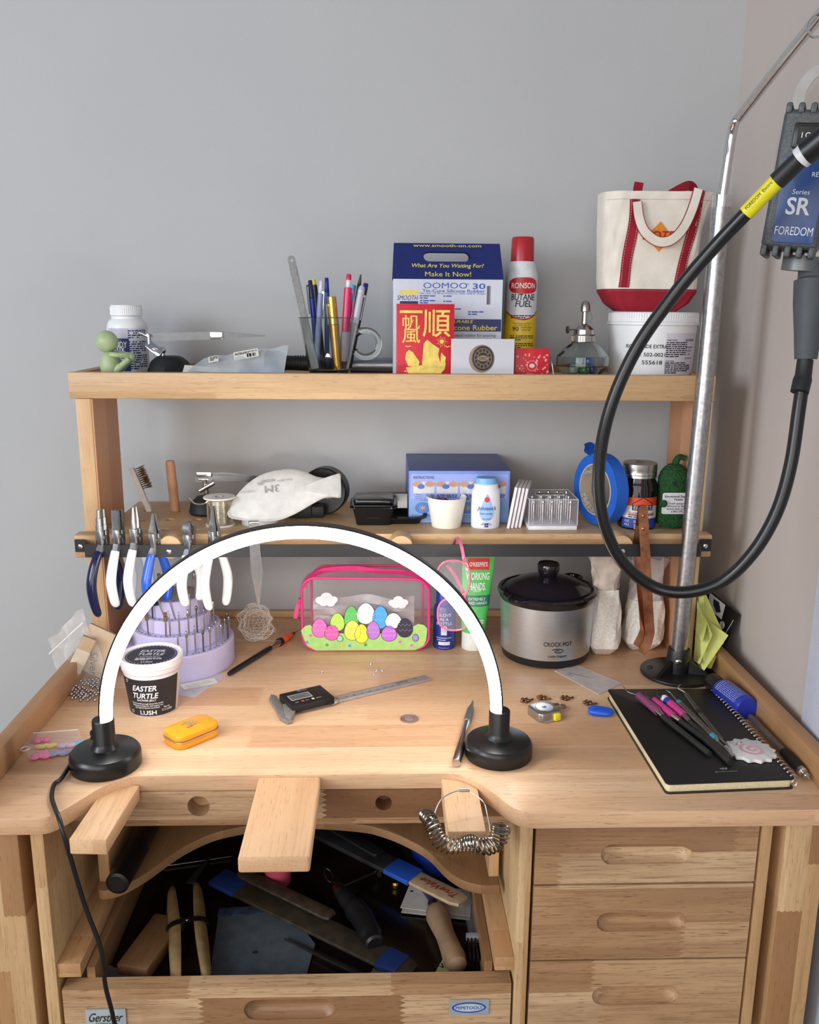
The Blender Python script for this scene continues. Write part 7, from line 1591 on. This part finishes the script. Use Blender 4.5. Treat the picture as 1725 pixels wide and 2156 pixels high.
# blue putty
c_ = zp(1266, 1498, .004); tb = bmesh.new(); bmesh.ops.create_icosphere(tb, subdivisions=4, radius=1)
for v in tb.verts:
    c = v.co; k = 1+.13*S(3*c.x+1)*C(4*c.y)+.08*S(7*c.y+2*c.x); v.co = V((c.x*.0185*k, c.y*.0125*k, max(0, .0045+c.z*.0062*k*(1-.35*math.exp(-((c.x-.1)**2+(c.y+.1)**2)*6)))))
solo('putty_blob', MB().merge(tb), mt((24, 90, 214), .35, var=.03), 'flattened blob of bright blue moulding putty left of the notebook', 'putty', (c_.x, c_.y, 0), (0, 0, -12))
# craft knife
a_ = zp(961, 1606, .0062); e_ = zp(993, 1487, .005); d_ = e_-a_; L = d_.length
kn_ = thing('craft_knife', 'slim polished steel craft knife lying by the right lamp base', 'knife', a_); kn_.rotation_euler = d_.to_track_quat('Z', 'Y').to_euler()
P('handle', MB().lathe([(0, 0), (.0050, 0), (.0056, .001), (.0054, L*.66), (.0048, L*.68), (0, L*.68)], seg=24), mt((190, 184, 184), .2, 1), kn_)
P('collet', MB().lathe([(0, L*.67), (.0052, L*.69), (.0056, L*.74), (.0050, L*.93), (.0030, L*1.0), (0, L)], seg=24), mt((150, 150, 150), .5, 1, bump=1., bs=1500), kn_)
b = MB(); b.sweep([(0, 0, L*.98), (0, 0, L*1.08), (0, 0, L*1.13)], [(-1, -.0002), (1, -.0002), (1, .0002), (-1, .0002)], [(.0020, 1), (.0014, 1), (.0002, 1)], up=(0, 1, 0)); P('blade', b, steel, kn_)
# digital caliper
ca_ = zp(600, 1498, .0); cb_ = zp(911, 1424, .0); ce = zp(912, 1440, 0)
d_ = cb_-ca_; yawc = math.atan2(d_.y, d_.x); Lc_ = d_.length
cal = thing('digital_caliper', 'steel digital caliper with black display head lying across the bench', 'caliper', (ca_.x, ca_.y, 0), (0, 0, math.degrees(yawc)))
inv = M.Rotation(-yawc, 3, 'Z')
def cl3(px, py, z=0): p = inv @ (zp(px, py, z)-V((ca_.x, ca_.y, 0))); return (p.x, p.y)
x_, y_ = cl3(912, 1434, .003); bw = .0160
P('beam', MB().box(.02, x_, -.014, -.014+bw, .0004, .0045, .0004), mt((176, 172, 172), .45, .55), cal)
b = MB(); TT = M.Translation((0, -.014, .0046))
for i in range(62): xx = .088+i*.0019; frect(b, xx, xx+.0003, bw-(.0042 if i % 5 == 0 else .0025), bw-.0003, TT)
for i in range(9): txt(b, str(70+10*i), .092+i*.0125, .0045, TT, h=.0026, bold=.03)
txt(b, 'JOHNSON', x_-.045, bw*.62, TT, h=.0036, w=.020, bold=.05); lines(b, x_-.026, x_-.006, bw*.66, .002, 1, TT)
P('scale', b, ink, cal)
jx = [cl3(*p) for p in ((580, 1499), (567, 1478), (571, 1469), (582, 1472), (600, 1500), (621, 1492), (621, 1508), (616, 1524), (606, 1527), (590, 1518))]
P('jaws', MB().prism(jx, .0006, .0062, .0012), mt((150, 146, 144), .45, .55), cal)
jx2 = [cl3(*p) for p in ((596, 1494), (622, 1490), (622, 1510), (612, 1526), (602, 1520))]
P('sliding_jaw', MB().prism(jx2, .0064, .0088, .0008), mt((176, 172, 168), .4, .6), cal)
hx = [cl3(*p) for p in ((586, 1464), (678, 1446), (694, 1480), (597, 1492))]
hx0 = cl3(590, 1470, .01)[0]; hx1 = cl3(691, 1462, .01)[0]; hy0 = cl3(640, 1487, .012)[1]; hy1 = cl3(632, 1455, .012)[1]
P('display_head', MB().box(hx0, hx1, hy0, hy1, .0046, .0150, .0015), blackm, cal); wH, hH = hx1-hx0, hy1-hy0
b = MB(); TT = M.Translation((hx0, hy0, .0151)); frect(b, wH*.10, wH*.60, hH*.36, hH*.72, TT, .0001); b.mi = 1; frect(b, wH*.115, wH*.585, hH*.39, hH*.69, TT, .0003)
b.mi = 2; frect(b, wH*.28, wH*.34, hH*.16, hH*.26, TT); b.mi = 3; frect(b, wH*.52, wH*.58, hH*.16, hH*.26, TT); b.mi = 4; frect(b, wH*.40, wH*.48, hH*.84, hH*.95, TT); b.mi = 0
txt(b, 'OFF', wH*.17, hH*.20, TT, h=.0022, bold=.03); txt(b, 'ON', wH*.41, hH*.20, TT, h=.0022, bold=.03); txt(b, 'ZERO', wH*.68, hH*.20, TT, h=.0022, bold=.03); txt(b, 'mm/inch', wH*.56, hH*.88, TT, h=.0020, bold=.03)
P('display', b, [mt((196, 196, 196), .5), mt((96, 104, 96), .3), mt((206, 70, 60), .5), mt((230, 226, 150), .5), mt((50, 110, 170), .5)], cal)
b = MB()
for i in range(9): b.box(hx1-.016+i*.0016, hx1-.0152+i*.0016, hy0-.0006, hy0+.0005, .006, .014)
P('thumb_grip', b, black, cal)
b = MB(); b.box(hx1, hx1+.010, -.016, -.014+bw+.002, .0005, .0075, .001); cxw = cl3(703, 1478, .004); b.lathe([(0, 0), (.0058, 0), (.006, .0005), (.006, .003), (0, .003)], c=(cxw[0], cxw[1]+.002, .0006), seg=24); b.lathe([(0, .006), (.0058, .006), (.006, .0065), (.0056, .009), (0, .0092)], c=(cxw[0], cxw[1]+.002, .0006), seg=24); P('thumb_wheel', b, steel, cal)
# coin
c_ = zp(862, 1514.5); b = MB(); b.lathe([(0, 0), (.0122, 0), (.0127, .0004), (.0127, .0016), (.0122, .0019), (.0116, .0015), (0, .0015)], seg=48)
co = thing('coin', 'silver coloured coin lying at the middle of the bench front', 'coin', c_, (0, 0, 15)); P('disc', b, mt((170, 146, 138), .4, .6), co)
b = MB(); tb = bmesh.new(); bmesh.ops.create_icosphere(tb, subdivisions=3, radius=1)
for v in tb.verts: c = v.co; k = 1+.18*S(4*c.x)*C(3*c.y+1); v.co = V((c.x*.0062*k, c.y*.0070*k, .0014+max(0, c.z)*.0011))
b.merge(tb); 
for k in range(14): a_ = R(30+k*9); b.box(.0098*C(a_)-.0004, .0098*C(a_)+.0004, .0098*S(a_)-.0005, .0098*S(a_)+.0005, .0013, .0018)
P('relief', b, mt((190, 166, 156), .35, .6), co)
# jump rings
for px, py, lb in ((678, 1415.5, 'lone tiny silver jump ring left of the others'), (781, 1398, 'tiny silver jump ring farthest back on the bench'), (793, 1411.5, 'tiny silver jump ring in the cluster of three'), (804.5, 1412, 'rightmost tiny silver jump ring in the cluster of three'), (786.5, 1419, 'frontmost tiny silver jump ring in the cluster of three')):
    c_ = zp(px, py, .001); solo('jump_ring', MB().torus((0, 0, 0), .0021, .0006, seg=16, rs=6), chrome, lb, 'jump ring', (c_.x, c_.y, .0008), (0, 0, 0), 'tiny jump rings loose on the bench')
# charm bag at the left
cb2 = thing('charm_bag', 'little clear zip bag of coloured plastic charms at the left bench edge', 'plastic bag', (0, 0, 0)); v = [zp(a, c, 0) for a, c in ((44, 1560), (166, 1550), (182, 1590), (62, 1615))]
c_ = sum(v, V())/4; cb2.location = c_+V((0, 0, B)); v = [p-c_ for p in v]
P('bag', MB().prism([(p.x, p.y) for p in v][::-1], .009, .0093), film((226, 220, 230), .10), cb2)
P('zip_strip', MB().tube([v[0].lerp(v[1], 0)+V((0, 0, .0095)), v[1]+V((0, 0, .0095))], .0006, 6), film((236, 232, 240), .8), cb2)
P('zip_strip', MB().torus(tuple(zp(54, 1592, .0)-c_+V((0, 0, .010))), .0052, .0005, seg=24, rs=6), film((236, 232, 240), .9), cb2)
for nm, px, py, sx_, sy2, c3, lb in (('bow_charm', 88, 1559, .010, .007, (236, 90, 150), 'pink plastic bow charm at the back of the charm bag'), ('ribbon_charm', 96, 1572, .014, .0045, (230, 206, 60), 'yellow plastic bow charm across the charm bag'), ('bear_charm', 86, 1592, .012, .010, (232, 120, 160), 'pink plastic bear charm at the front of the charm bag'), ('star_charm', 124, 1586, .014, .009, (140, 136, 176), 'greyish lilac charm in the middle of the charm bag'), ('star_charm', 140, 1570, .012, .006, (206, 170, 206), 'pale pink lilac charm near the lamp in the charm bag'), ('bow_charm', 170, 1565, .010, .0055, (50, 186, 216), 'turquoise plastic bow charm touching the lamp base')):
    c_ = zp(px, py, .003); b = MB()
    for s in (-1, 1): b.ball((s*sx_*.5, 0, .0034), sx_*.55, sy2*.75, .0032, 14, M.Rotation(s*.35, 4, 'Z'))
    b.ball((0, 0, .004), sx_*.3, sy2*.5, .0036, 10)
    if 'bear' in nm: b.ball((0, sy2*.5, .004), .006, .005, .0036, 12); b.ball((-.005, sy2*.95, .004), .0026, seg=8); b.ball((.005, sy2*.95, .004), .0026, seg=8)
    solo(nm, b, mt(c3, .3), lb, 'charm', (c_.x, c_.y, .0), (0, 0, 12), 'plastic charms in the little bag')
# bag of silver leaf boxes and beads at the back left
c0_ = zp(180, 1440); sbg = thing('bead_bag', 'crinkled clear bag of kraft boxes and silver beads at the left rail', 'plastic bag', (c0_.x, c0_.y+.01, 0)); o = V((c0_.x, c0_.y+.01, 0))
def pq(px, py, Y_): return yp(px, py, Y_)-o
Yb_ = o.y
bgp = [pq(140, 1475, Yb_-.03), pq(105, 1330, Yb_+.03), pq(170, 1285, Yb_+.04), pq(245, 1330, Yb_+.04), pq(228, 1465, Yb_-.02)]
b = MB()
A0, A1, A2, A3 = pq(133, 1450, Yb_-.012), pq(100, 1350, Yb_+.015), pq(172, 1282, Yb_+.03), pq(236, 1440, Yb_-.012)
for yo in (-.012, .026):
    b.sheet(lambda u, v: (A0.lerp(A3, u)).lerp(A1.lerp(A2, u), v)+V((.002*S(17*u+9*v), yo*S(PI*u)*(1-v*.6)+.003*S(13*u)*C(11*v), .003*S(15*v+7*u))), 20, 20)
P('bag', b, film((226, 220, 214), .16, .1), sbg)
P('zip_strip', MB().tube([A1.lerp(A0, .25)+V((-.002, -.004, 0)), A2.lerp(A3, .22)+V((-.006, -.004, .006))], .0011, 6), film((236, 232, 226), .8), sbg)
kraft = mt((176, 150, 118), .8, var=.06)
bx1 = thing('kraft_box', 'flat kraft cardboard box marked silver leaning in the bead bag', 'box', o+pq(190, 1372, Yb_+.012), (-18, 24, -8), 'kraft boxes in the bead bag')
P('carton', MB().box(-.020, .034, 0, .010, -.030, .038, .0006), mt((186, 162, 136), .8, var=.04), bx1)
b = MB(); txt(b, 'Silver', .018, .006, T3(0, -.0004, 0) @ VT @ M.Rotation(R(-65), 4, 'Z'), h=.012, w=.036, shear=.2); P('handwriting', b, mt((90, 90, 96), .6), bx1)
bx2 = thing('kraft_box', 'narrow kraft box standing tilted at the front of the bead bag', 'box', o+pq(168, 1385, Yb_-.008), (-10, 28, 10), 'kraft boxes in the bead bag')
P('carton', MB().box(-.0095, .0105, 0, .010, -.038, .032, .0006), kraft, bx2)
P('tape', MB().box(-.0098, .0108, -.0006, .0106, -.022, .012), film((230, 220, 200), .5, .1), bx2)
rn = random.Random(9); k = 0
for i in range(9):
    for j in range(9):
        a0_ = zp(150+i*9+4*(j % 2), 1466-j*6.0-.2*i, .002); lift = .002+max(0, (j-3))*.0016
        if (i+j) % 9 == 8: continue
        p = zp(152+i*8.6+4*(j % 2), 1470-j*4.2-i*1.2, .0025); p += V((rn.uniform(-.001, .001), rn.uniform(-.001, .001), 0))
        if k == 0: bead0 = solo('bead', MB().ball((0, 0, 0), .0024, seg=10), mt((196, 194, 196), .18, 1), 'tiny round silver bead in the clear bag by the left rail', 'bead', (p.x, p.y, .0026), (0, 0, 0), 'silver beads in the clear bag')
        else: c_ = bead0.copy(); col.objects.link(c_); c_.location = (p.x, p.y, B+.0026)
        k += 1
for i in range(7):
    p = zp(170+i*5, 1474-(i % 3)*4, .0025); c_ = bead0.copy(); col.objects.link(c_); c_.location = (p.x, p.y, B+.0026)
# soft toy-ish pompom behind the lamp on the left
p = zp(262, 1352, 0); tb = bmesh.new(); bmesh.ops.create_icosphere(tb, subdivisions=4, radius=1); rn = random.Random(4)
for v in tb.verts: c = v.co; k = 1+rn.uniform(-.07, .07); v.co = V((c.x*.026*k, c.y*.02*k, .018+c.z*.018*k))
solo('yarn_ball', MB().merge(tb), mt((120, 146, 176), .95, var=.3, sc_=40), 'fuzzy blue and pink yarn ball half hidden behind the lamp arch', 'yarn ball', (p.x, p.y+.03, 0))
# ring sizer hung over the right arm rest
rsz = thing('ring_sizer', 'loop of steel ring sizing gauges hung round the right arm rest', 'ring sizer', (.0935, .885, 0)); o = V((.0935, .885, 0))
lp_ = [yp(978, 1664, .90), yp(935, 1678, .89), yp(916, 1712, .872), yp(918, 1735, .858), yp(935, 1765, .848), yp(970, 1785, .842), yp(1005, 1785, .842), yp(1032, 1765, .850), yp(1026, 1712, .875), yp(1015, 1685, .89)]
lq = [p-o for p in lp_]; P('wire_loop', MB().tube(spl(lq, 8, True), .0007, 6, True), steel, rsz)
b = MB(); b.cyl(lq[0]+V((-.006, 0, 0)), lq[0]+V((.006, 0, 0)), .0022, seg=14); P('clasp', b, chrome, rsz)
path = spl([lq[2]+V((-.006, 0, -.004)), lq[3], lq[4], lq[5], lq[6], lq[7], lq[7]+V((.004, .004, .014))], 12); n_ = 30
for i in range(n_):
    f = i/(n_-1)*(len(path)-1); j = min(int(f), len(path)-2); p = path[j].lerp(path[j+1], f-j); t_ = (path[j+1]-path[j]).normalized()
    r_ = .0072+.0034*i/n_; b = MB(); out_ = (p-V((0, .0, -.02))); out_ = V((out_.x, 0, out_.z)); out_ = out_-t_*out_.dot(t_); out_ = out_.normalized() if out_.length > 1e-4 else V((0, 0, -1))
    b.torus(p+out_*r_*.8, r_, .0011, t_, 20, 6); P('gauge_ring', b, mt((150, 140, 128), .2, 1), rsz)
# ================================================================ in the catch tray
ZF = -.2615
def tp(px, py, z=0): return zp(px, py, ZF+z)
dwd = mt((150, 122, 90), .5, var=.12)
# sanding block
c_ = tp(325, 1975, .018); a_ = tp(352, 1925, .018); b = MB(); b.box(-.021, .021, -.048, .050, 0, .019, .0025)
solo('wood_block', b, wood('block_wood', (146, 112, 76), (138, 104, 70), (100, 70, 46), 1, 0, .3, 2, .3, .8), 'plain rectangular wooden block in the catch tray left of the clamp', 'wood block', (c_.x-.003, c_.y-.005, ZF), (0, 0, -14))
# wooden ring clamp
a_ = tp(415, 2060, .017); e_ = tp(378, 1868, .017); cc_ = (a_+e_)/2; yw = math.degrees(math.atan2((e_-a_).y, (e_-a_).x))-90; L = (e_-a_).length
rc = thing('ring_clamp', 'two-jawed wooden ring clamp with a leather band lying in the catch tray', 'clamp', (cc_.x, cc_.y, ZF+.0135), (0, 0, yw-4))
cw_ = mt((150, 124, 84), .5, var=.12)
for s in (-1, 1):
    pr = [(-L*.52, .0035, .004), (-L*.46, .010, .0125), (-L*.2, .0125, .0150), (0, .0135, .0160), (L*.25, .0125, .0145), (L*.44, .0095, .0120), (L*.53, .0040, .006)]
    b = MB(); pts = [V((s*(.0128+.005*abs(y/L)), y, 0)) for y, _, _ in pr]
    b.sweep(spl(pts, 4), [(C(2*PI*k/16)*1.0 if C(2*PI*k/16)*s*-1 < .35 else -.35*s*1.0, S(2*PI*k/16)) for k in range(16)], [(.0122*(w_/.0135), .0135*(w_/.0135)) for w_ in [pr[min(6, i//4)][1]+(pr[min(6, i//4+1)][1]-pr[min(6, i//4)][1])*(i % 4)/4 for i in range(25)]], up=(0, 0, 1))
    P('jaw', b, cw_, rc)
b = MB(); b.tube([(.0215*math.copysign(abs(C(a))**.7, C(a)), .006+.003*C(a), .0142*math.copysign(abs(S(a))**.7, S(a))) for a in [2*PI*k/36 for k in range(36)]], .0012, 6, True, up=(0, 1, 0)); 
b = MB(); b.sweep([(.0275*math.copysign(abs(C(a))**.75, C(a)), .004, .0152*math.copysign(abs(S(a))**.75, S(a))) for a in [2*PI*k/36 for k in range(36)]], [(-.0005, -.0045), (.0005, -.0045), (.0005, .0045), (-.0005, .0045)], None, True, up=(0, 1, 0)); P('leather_band', b, black, rc)
P('rivet', MB().ball((0, .004, .0152), .0024, .0024, .0016, 12), chrome, rc)
# denim scrap
q4 = [tp(458, 1945), tp(468, 1915), tp(565, 1908), tp(655, 1985), tp(640, 2062), tp(440, 2062)]; q4 = [tp(462, 1918), tp(600, 1910), tp(664, 1990), tp(640, 2075), tp(438, 2085)]; c_ = sum(q4, V())/5; dn = thing('denim_scrap', 'cut square of faded denim with a dark seam lying in the catch tray', 'cloth', c_)
t = NT('denim'); xyz = t.n('SeparateXYZ', {0: t.n('TexCoord').outputs['Object']}).outputs
tw3 = t.math('PINGPONG', t.math('MULTIPLY', t.math('ADD', xyz[0], t.math('MULTIPLY', xyz[1], .6)), 900), 1); n4 = t.n('TexNoise', {'Vector': t.n('TexCoord').outputs['Object'], 'Scale': 50, 'Detail': 4}).outputs[0]
t.set(Base_Color=t.mix(t.math('MULTIPLY', tw3, .5), t.ramp(n4, [(.3, lin((70, 80, 88))), (.7, lin((90, 98, 104)))]), lin((52, 64, 76))), Roughness=.95); t.bump(tw3, .4, .0004)
P('cloth', MB().prism([(p.x-c_.x, p.y-c_.y) for p in q4][::-1], .0002, .0022), t.m, dn)
sm = [tp(462, 1918), tp(600, 1910), tp(618, 1925), tp(458, 1934)]
P('seam', MB().prism([(p.x-c_.x, p.y-c_.y) for p in sm][::-1], .0023, .0052, .0008), mt((44, 58, 80), .95, var=.35, sc_=120), dn)
P('stain', MB().prism(ell(.004, .003, 12, tp(538, 2008).x-c_.x, tp(538, 2008).y-c_.y), .0022, .0024), mt((30, 30, 34), .9), dn)
# pink bottle under the pin
c_ = tp(583, 1870, 0); pb2 = thing('pink_bottle', 'bottle of bright pink polish under the bench pin', 'bottle', (c_.x, c_.y+.016, ZF))
P('glass', MB().lathe([(0, 0), (.0185, 0), (.0195, .002), (.0195, .040), (.012, .046), (0, .046)], seg=32), mt((206, 84, 108), .25, var=.02), pb2); P('cap', MB().lathe([(0, .046), (.0105, .046), (.0100, .070), (0, .070)], seg=24), black, pb2)
# long files and sanding sticks
def bar3(name, lab, cat, pa, pb_, w_, th_, m_, z=.001, extra=(), grp=None, z2=None, prof=None):
    a = tp(pa[0], pa[1], z); e = tp(pb_[0], pb_[1], z if z2 is None else z2); d = e-a; t_ = thing(name, lab, cat, a, group=grp); t_.rotation_euler = (0, -math.asin((e.z-a.z)/d.length), math.atan2(d.y, d.x)); L = d.length
    pr = prof or [(0, .5), (.04, 1), (.96, 1), (1, .7)]; oo = [(L*x, w_/2*k) for x, k in pr]+[(L*x, -w_/2*k) for x, k in pr[::-1]]
    P('shaft' if extra else 'bar', MB().prism(oo, 0, th_, .0004), m_, t_); 
    for nm, x0, x1, kw, kt, mm_ in extra: P(nm, MB().box(L*x0, L*x1, -w_/2*kw, w_/2*kw, -.0004 if kt > 1 else 0, th_*kt+.0004, .0005), mm_, t_)
    return t_, L
btm = mt((24, 50, 112), .5, var=.08); olive = mt((56, 48, 34), .6, var=.25, sc_=60); darkf = mt((44, 42, 42), .45, .3, var=.2)
bar3('sanding_stick', 'long olive sanding stick with blue tape at both ends, crossing the denim', 'sanding stick', (458, 1850), (870, 2050), .034, .005, olive, .012, (('blue_tape', .0, .14, 1.06, 1.15, btm), ('blue_tape', .86, .95, 1.04, 1.15, btm)), z2=.006)
bar3('sanding_stick', 'shorter dark sanding stick behind the blue taped one', 'sanding stick', (505, 1838), (700, 1932), .020, .004, mt((66, 54, 40), .6, var=.25), .016)
tvl, L = bar3('sanding_stick', 'paint-stirrer sanding stick wrapped in dark paper with red store lettering', 'sanding stick', (628, 1730), (975, 1902), .0285, .0048, mt((178, 152, 118), .6, var=.1), .022, (('black_paper', .0, .62, 1.15, 1.3, mt((38, 38, 42), .55, var=.3, sc_=30)), ('blue_tape', .60, .74, 1.2, 1.35, mt((36, 84, 180), .5))), z2=.028)
b = MB(); txt(b, 'TrueValue', L*.865, .0, M.Translation((0, 0, .0053)) @ M.Rotation(0, 4, 'Z') if False else M.Translation((L*.865, 0, .0053)) @ M.Rotation(PI, 4, 'Z') @ M.Translation((-L*.865, 0, 0)), h=.0105, w=L*.19, shear=.4, bold=.03); P('lettering', b, mt((150, 30, 44), .6), tvl)
bar3('needle_file', 'thin dark needle file resting on the denim', 'file', (598, 1978), (760, 2055), .005, .003, darkf, .004, prof=[(0, .1), (.3, .6), (.6, 1), (1, 1)])
bar3('needle_file', 'pointed flat file behind the ring clamp', 'file', (444, 1805), (400, 1862), .011, .003, mt((96, 96, 96), .4, .8), .003, prof=[(0, .05), (.4, .7), (1, 1)])
bar3('steel_rod', 'thin steel rod lying at the back left of the catch tray', 'rod', (345, 1825), (488, 1804), .0016, .0016, steel, .002)
bar3('hand_file', 'broad dark file slanting from the back of the catch tray', 'file', (690, 1736), (800, 1800), .020, .004, mt((52, 52, 54), .4, .6), .034)
bar3('hand_file', 'long flat file with pointed end under the lettered stick', 'file', (845, 1758), (905, 1900), .014, .004, mt((70, 70, 72), .4, .7), .010, prof=[(0, 1), (.7, 1), (1, .2)])
# turned-handle scraper
a_ = tp(915, 1912, .014); e_ = tp(962, 2030, .014); d_ = e_-a_; L = d_.length
sc3 = thing('graver', 'graver with a turned pale wooden pear handle in the right of the catch tray', 'graver', a_); sc3.rotation_euler = d_.to_track_quat('Z', 'Y').to_euler()
P('handle', MB().lathe([(0, 0), (.008, .0), (.0135, .006), (.0160, .018), (.0145, .034), (.0125, L*.5), (.0135, L*.75), (.0150, L*.9), (.0125, L*1.02), (.006, L*1.06), (0, L*1.065)], seg=28), mt((150, 122, 94), .5, var=.12, sc_=40), sc3)
P('ferrule', MB().lathe([(0, -.010), (.0075, -.010), (.0085, .002), (0, .002)], seg=20), mt((150, 120, 80), .3, 1), sc3); P('blade', MB().sweep([(0, 0, -.010), (.0, 0, -.030), (0, 0, -.055)], [(-1, -.001), (1, -.001), (1, .001), (-1, .001)], [(.004, 1), (.007, 1), (.003, 1)]), steel, sc3)
# saw frame with black handle
a_ = tp(717, 1878, .016); e_ = tp(790, 1990, .016); d_ = e_-a_; L = d_.length
hs = thing('saw_handle', 'glossy black curved tool handle with copper ferrule in the catch tray centre', 'tool', a_); hs.rotation_euler = d_.to_track_quat('Z', 'Y').to_euler()
P('handle', MB().tube(spl([(0, 0, 0), (.002, 0, L*.2), (.006, 0, L*.5), (.003, 0, L*.8), (0, 0, L)], 6), [.0095]*4+[.012]*5+[.0155]*6+[.015]*5+[.013]*4+[.010], 18), black, hs)
P('ferrule', MB().lathe([(0, -.012), (.0075, -.012), (.009, .001), (0, .001)], seg=22), mt((190, 120, 90), .3, 1), hs)
b = MB(); b.tube([(0, 0, -.012), (-.002, 0, -.026), (0, 0, -.030)], .0016, 8); b.torus((-.001, 0, -.042), .0095, .0010, (0, 1, .4), 24, 6, .55, 1.2); P('wire_loop', b, chrome, hs)
# torch lead
a_ = tp(800, 1838, .010); rd = bar3('threaded_rod', 'thin rod with bright nut lying right of the saw handle', 'rod', (723, 1868), (795, 1836), .003, .003, dsteel, .010)[0]
solo('steel_nut', MB().lathe([(.002, 0), (.0055, 0), (.0055, .010), (.002, .010), (.002, 0)], seg=6), chrome, 'small bright hex nut beside the thin rod', 'nut', (a_.x-.002, a_.y, ZF+.006), (0, 0, 20)); c_ = tp(833, 1863, .004)
solo('brass_fitting', MB().lathe([(.001, 0), (.0052, 0), (.0058, .002), (.0052, .004), (.0058, .006), (.0045, .009), (.001, .009)], seg=18), brass, 'small brass nozzle fitting below the blue taped stick', 'fitting', (c_.x, c_.y, ZF+.0004), (0, 0, 0))
# white cards and clear case under the graver
for i, (lab, qd, z) in enumerate((('upper white card with a punched hole under the graver', [(862, 1865), (995, 1875), (990, 1930), (843, 1912)], .006), ('lower white card sticking out under the punched one', [(860, 1880), (992, 1886), (990, 1938), (845, 1922)], .002))):
    v = [tp(a, c, z) for a, c in qd]; cc_ = sum(v, V())/4; k_ = thing('card', lab, 'card', cc_); P('sheet', MB().prism([(p.x-cc_.x, p.y-cc_.y) for p in v][::-1], 0, .0012), mt((200, 196, 190), .7), k_)
    if i == 0: p = tp(867, 1878, z); P('hole', MB().prism(ell(.0022, .0018, 14, p.x-cc_.x, p.y-cc_.y), .0012, .0014), blackm, k_)
# blue lidded pot at the back
c_ = tp(935, 1855, 0); bp = thing('blue_pot', 'dark blue plastic pot under the curved shelf at the right', 'pot', (c_.x+.004, c_.y+.052, ZF)); P('pot_body', MB().lathe([(0, 0), (.046, 0), (.049, .003), (.053, .055), (.051, .055), (.047, .005), (0, .005)], seg=48), mt((26, 48, 140), .35), bp)
b = MB(); patch(b, lambda z: .049+.004*z/.055, .28, .62, .018, .028, .0004); P('sticker', b, mt((170, 180, 170), .5), bp)
c_ = tp(860, 1760, .0); solo('frosted_cup', MB().lathe([(0, 0), (.016, 0), (.017, .002), (.015, .034), (0, .036)], seg=28), film((196, 200, 206), .4), 'small frosted clear cup at the back of the catch tray', 'cup', (c_.x, c_.y+.05, ZF))
# clear box and comb-like guard at the right
c_ = tp(1006, 1960, .0); cbx = thing('clear_case', 'long clear plastic case at the right side of the catch tray', 'case', (c_.x, c_.y, ZF), (0, 0, 3)); P('case_body', MB().box(-.014, .013, -.035, .11, 0, .012, .001), film((150, 150, 156), .3, .1), cbx)
c_ = tp(1005, 2010, .0); gd = thing('comb_guard', 'small black and clear comb guard by the right wall of the catch tray', 'comb', (c_.x, c_.y-.006, ZF+.0125), (0, 0, 0)); P('spine', MB().box(-.014, .014, .012, .022, 0, .009, .002), film((170, 172, 180), .6, .1), gd)
for i in range(6): P('tooth', MB().box(-.013+i*.0048, -.0108+i*.0048, -.022, .0135, 0, .008, .0005), black, gd)
# paper scraps
for lab, qd, txt_ in (('torn yellow paper scrap with pencilled marks at the tray front', [(928, 2028), (935, 2016), (975, 2036), (960, 2060), (910, 2060)], 'NB'), ('worn sandpaper offcut with printed grit number at the tray front', [(800, 2018), (842, 2028), (835, 2062), (772, 2062)], '086')):
    v = [tp(a, c, .001) for a, c in qd]; cc_ = sum(v, V())/len(v); k_ = thing('paper_scrap', lab, 'paper', cc_); P('sheet', MB().prism([(p.x-cc_.x, p.y-cc_.y) for p in v][::-1], 0, .0008), mt((190, 180, 120) if txt_ == 'NB' else (104, 92, 70), .8, var=.12), k_)
    b = MB(); txt(b, txt_, -.004, .006, M.Translation((0, 0, .0009)) @ M.Rotation(R(12), 4, 'Z'), h=.009, w=.020); P('marking', b, ink, k_)
v = [tp(a, c, .001) for a, c in ((186, 2032), (215, 2024), (280, 2040), (310, 2062), (190, 2062))]; cc_ = sum(v, V())/len(v)
solo('plastic_scrap', MB().sheet(lambda u, w_: (v[4].lerp(v[0], w_)).lerp(v[3].lerp(v[2], w_), u)-cc_+V((0, 0, .003+.003*S(9*u+5*w_))), 10, 5), film((190, 180, 176), .3), 'crumpled clear plastic offcut in the front left tray corner', 'plastic scrap', cc_)
# black flashlight-like rod on the curved shelf
a_ = yp(248, 1862, .965); e_ = yp(305, 1770, 1.10); a_.z = -.165+.0150; e_.z = -.165+.0150
a_ = zp(246, 1862, -.150)
e_ = zp(308, 1752, -.150); d_ = e_-a_
rd = thing('black_cylinder', 'thick matte black cylinder lying on the curved shelf under the left arm rest', 'cylinder', a_); rd.rotation_euler = d_.to_track_quat('Z', 'Y').to_euler(); L = d_.length
P('grip', MB().lathe([(0, 0), (.0125, 0), (.0145, .0015), (.0145, L*.70), (.0135, L*.71), (0, L*.71)], seg=32), mt((18, 18, 19), .45), rd); P('barrel', MB().lathe([(0, L*.70), (.0125, L*.70), (.0125, L*1.3), (0, L*1.3)], seg=28), mt((58, 48, 44), .4, .4), rd); P('end_cap', MB().lathe([(0, -.0006), (.0100, -.0006), (.0105, .0002)], seg=28), black, rd)
# dust sparkles are left out; flat lead behind the right leg
b = MB().tube(spl([(.562, .93, -.10), (.556, .915, -.16), (.556, .91, -.24), (.553, .91, -.34), (.556, .93, -.5)], 8), .0045, 10); solo('power_cord', b, black, 'black cable hanging by the wall right of the bench leg', 'cord')
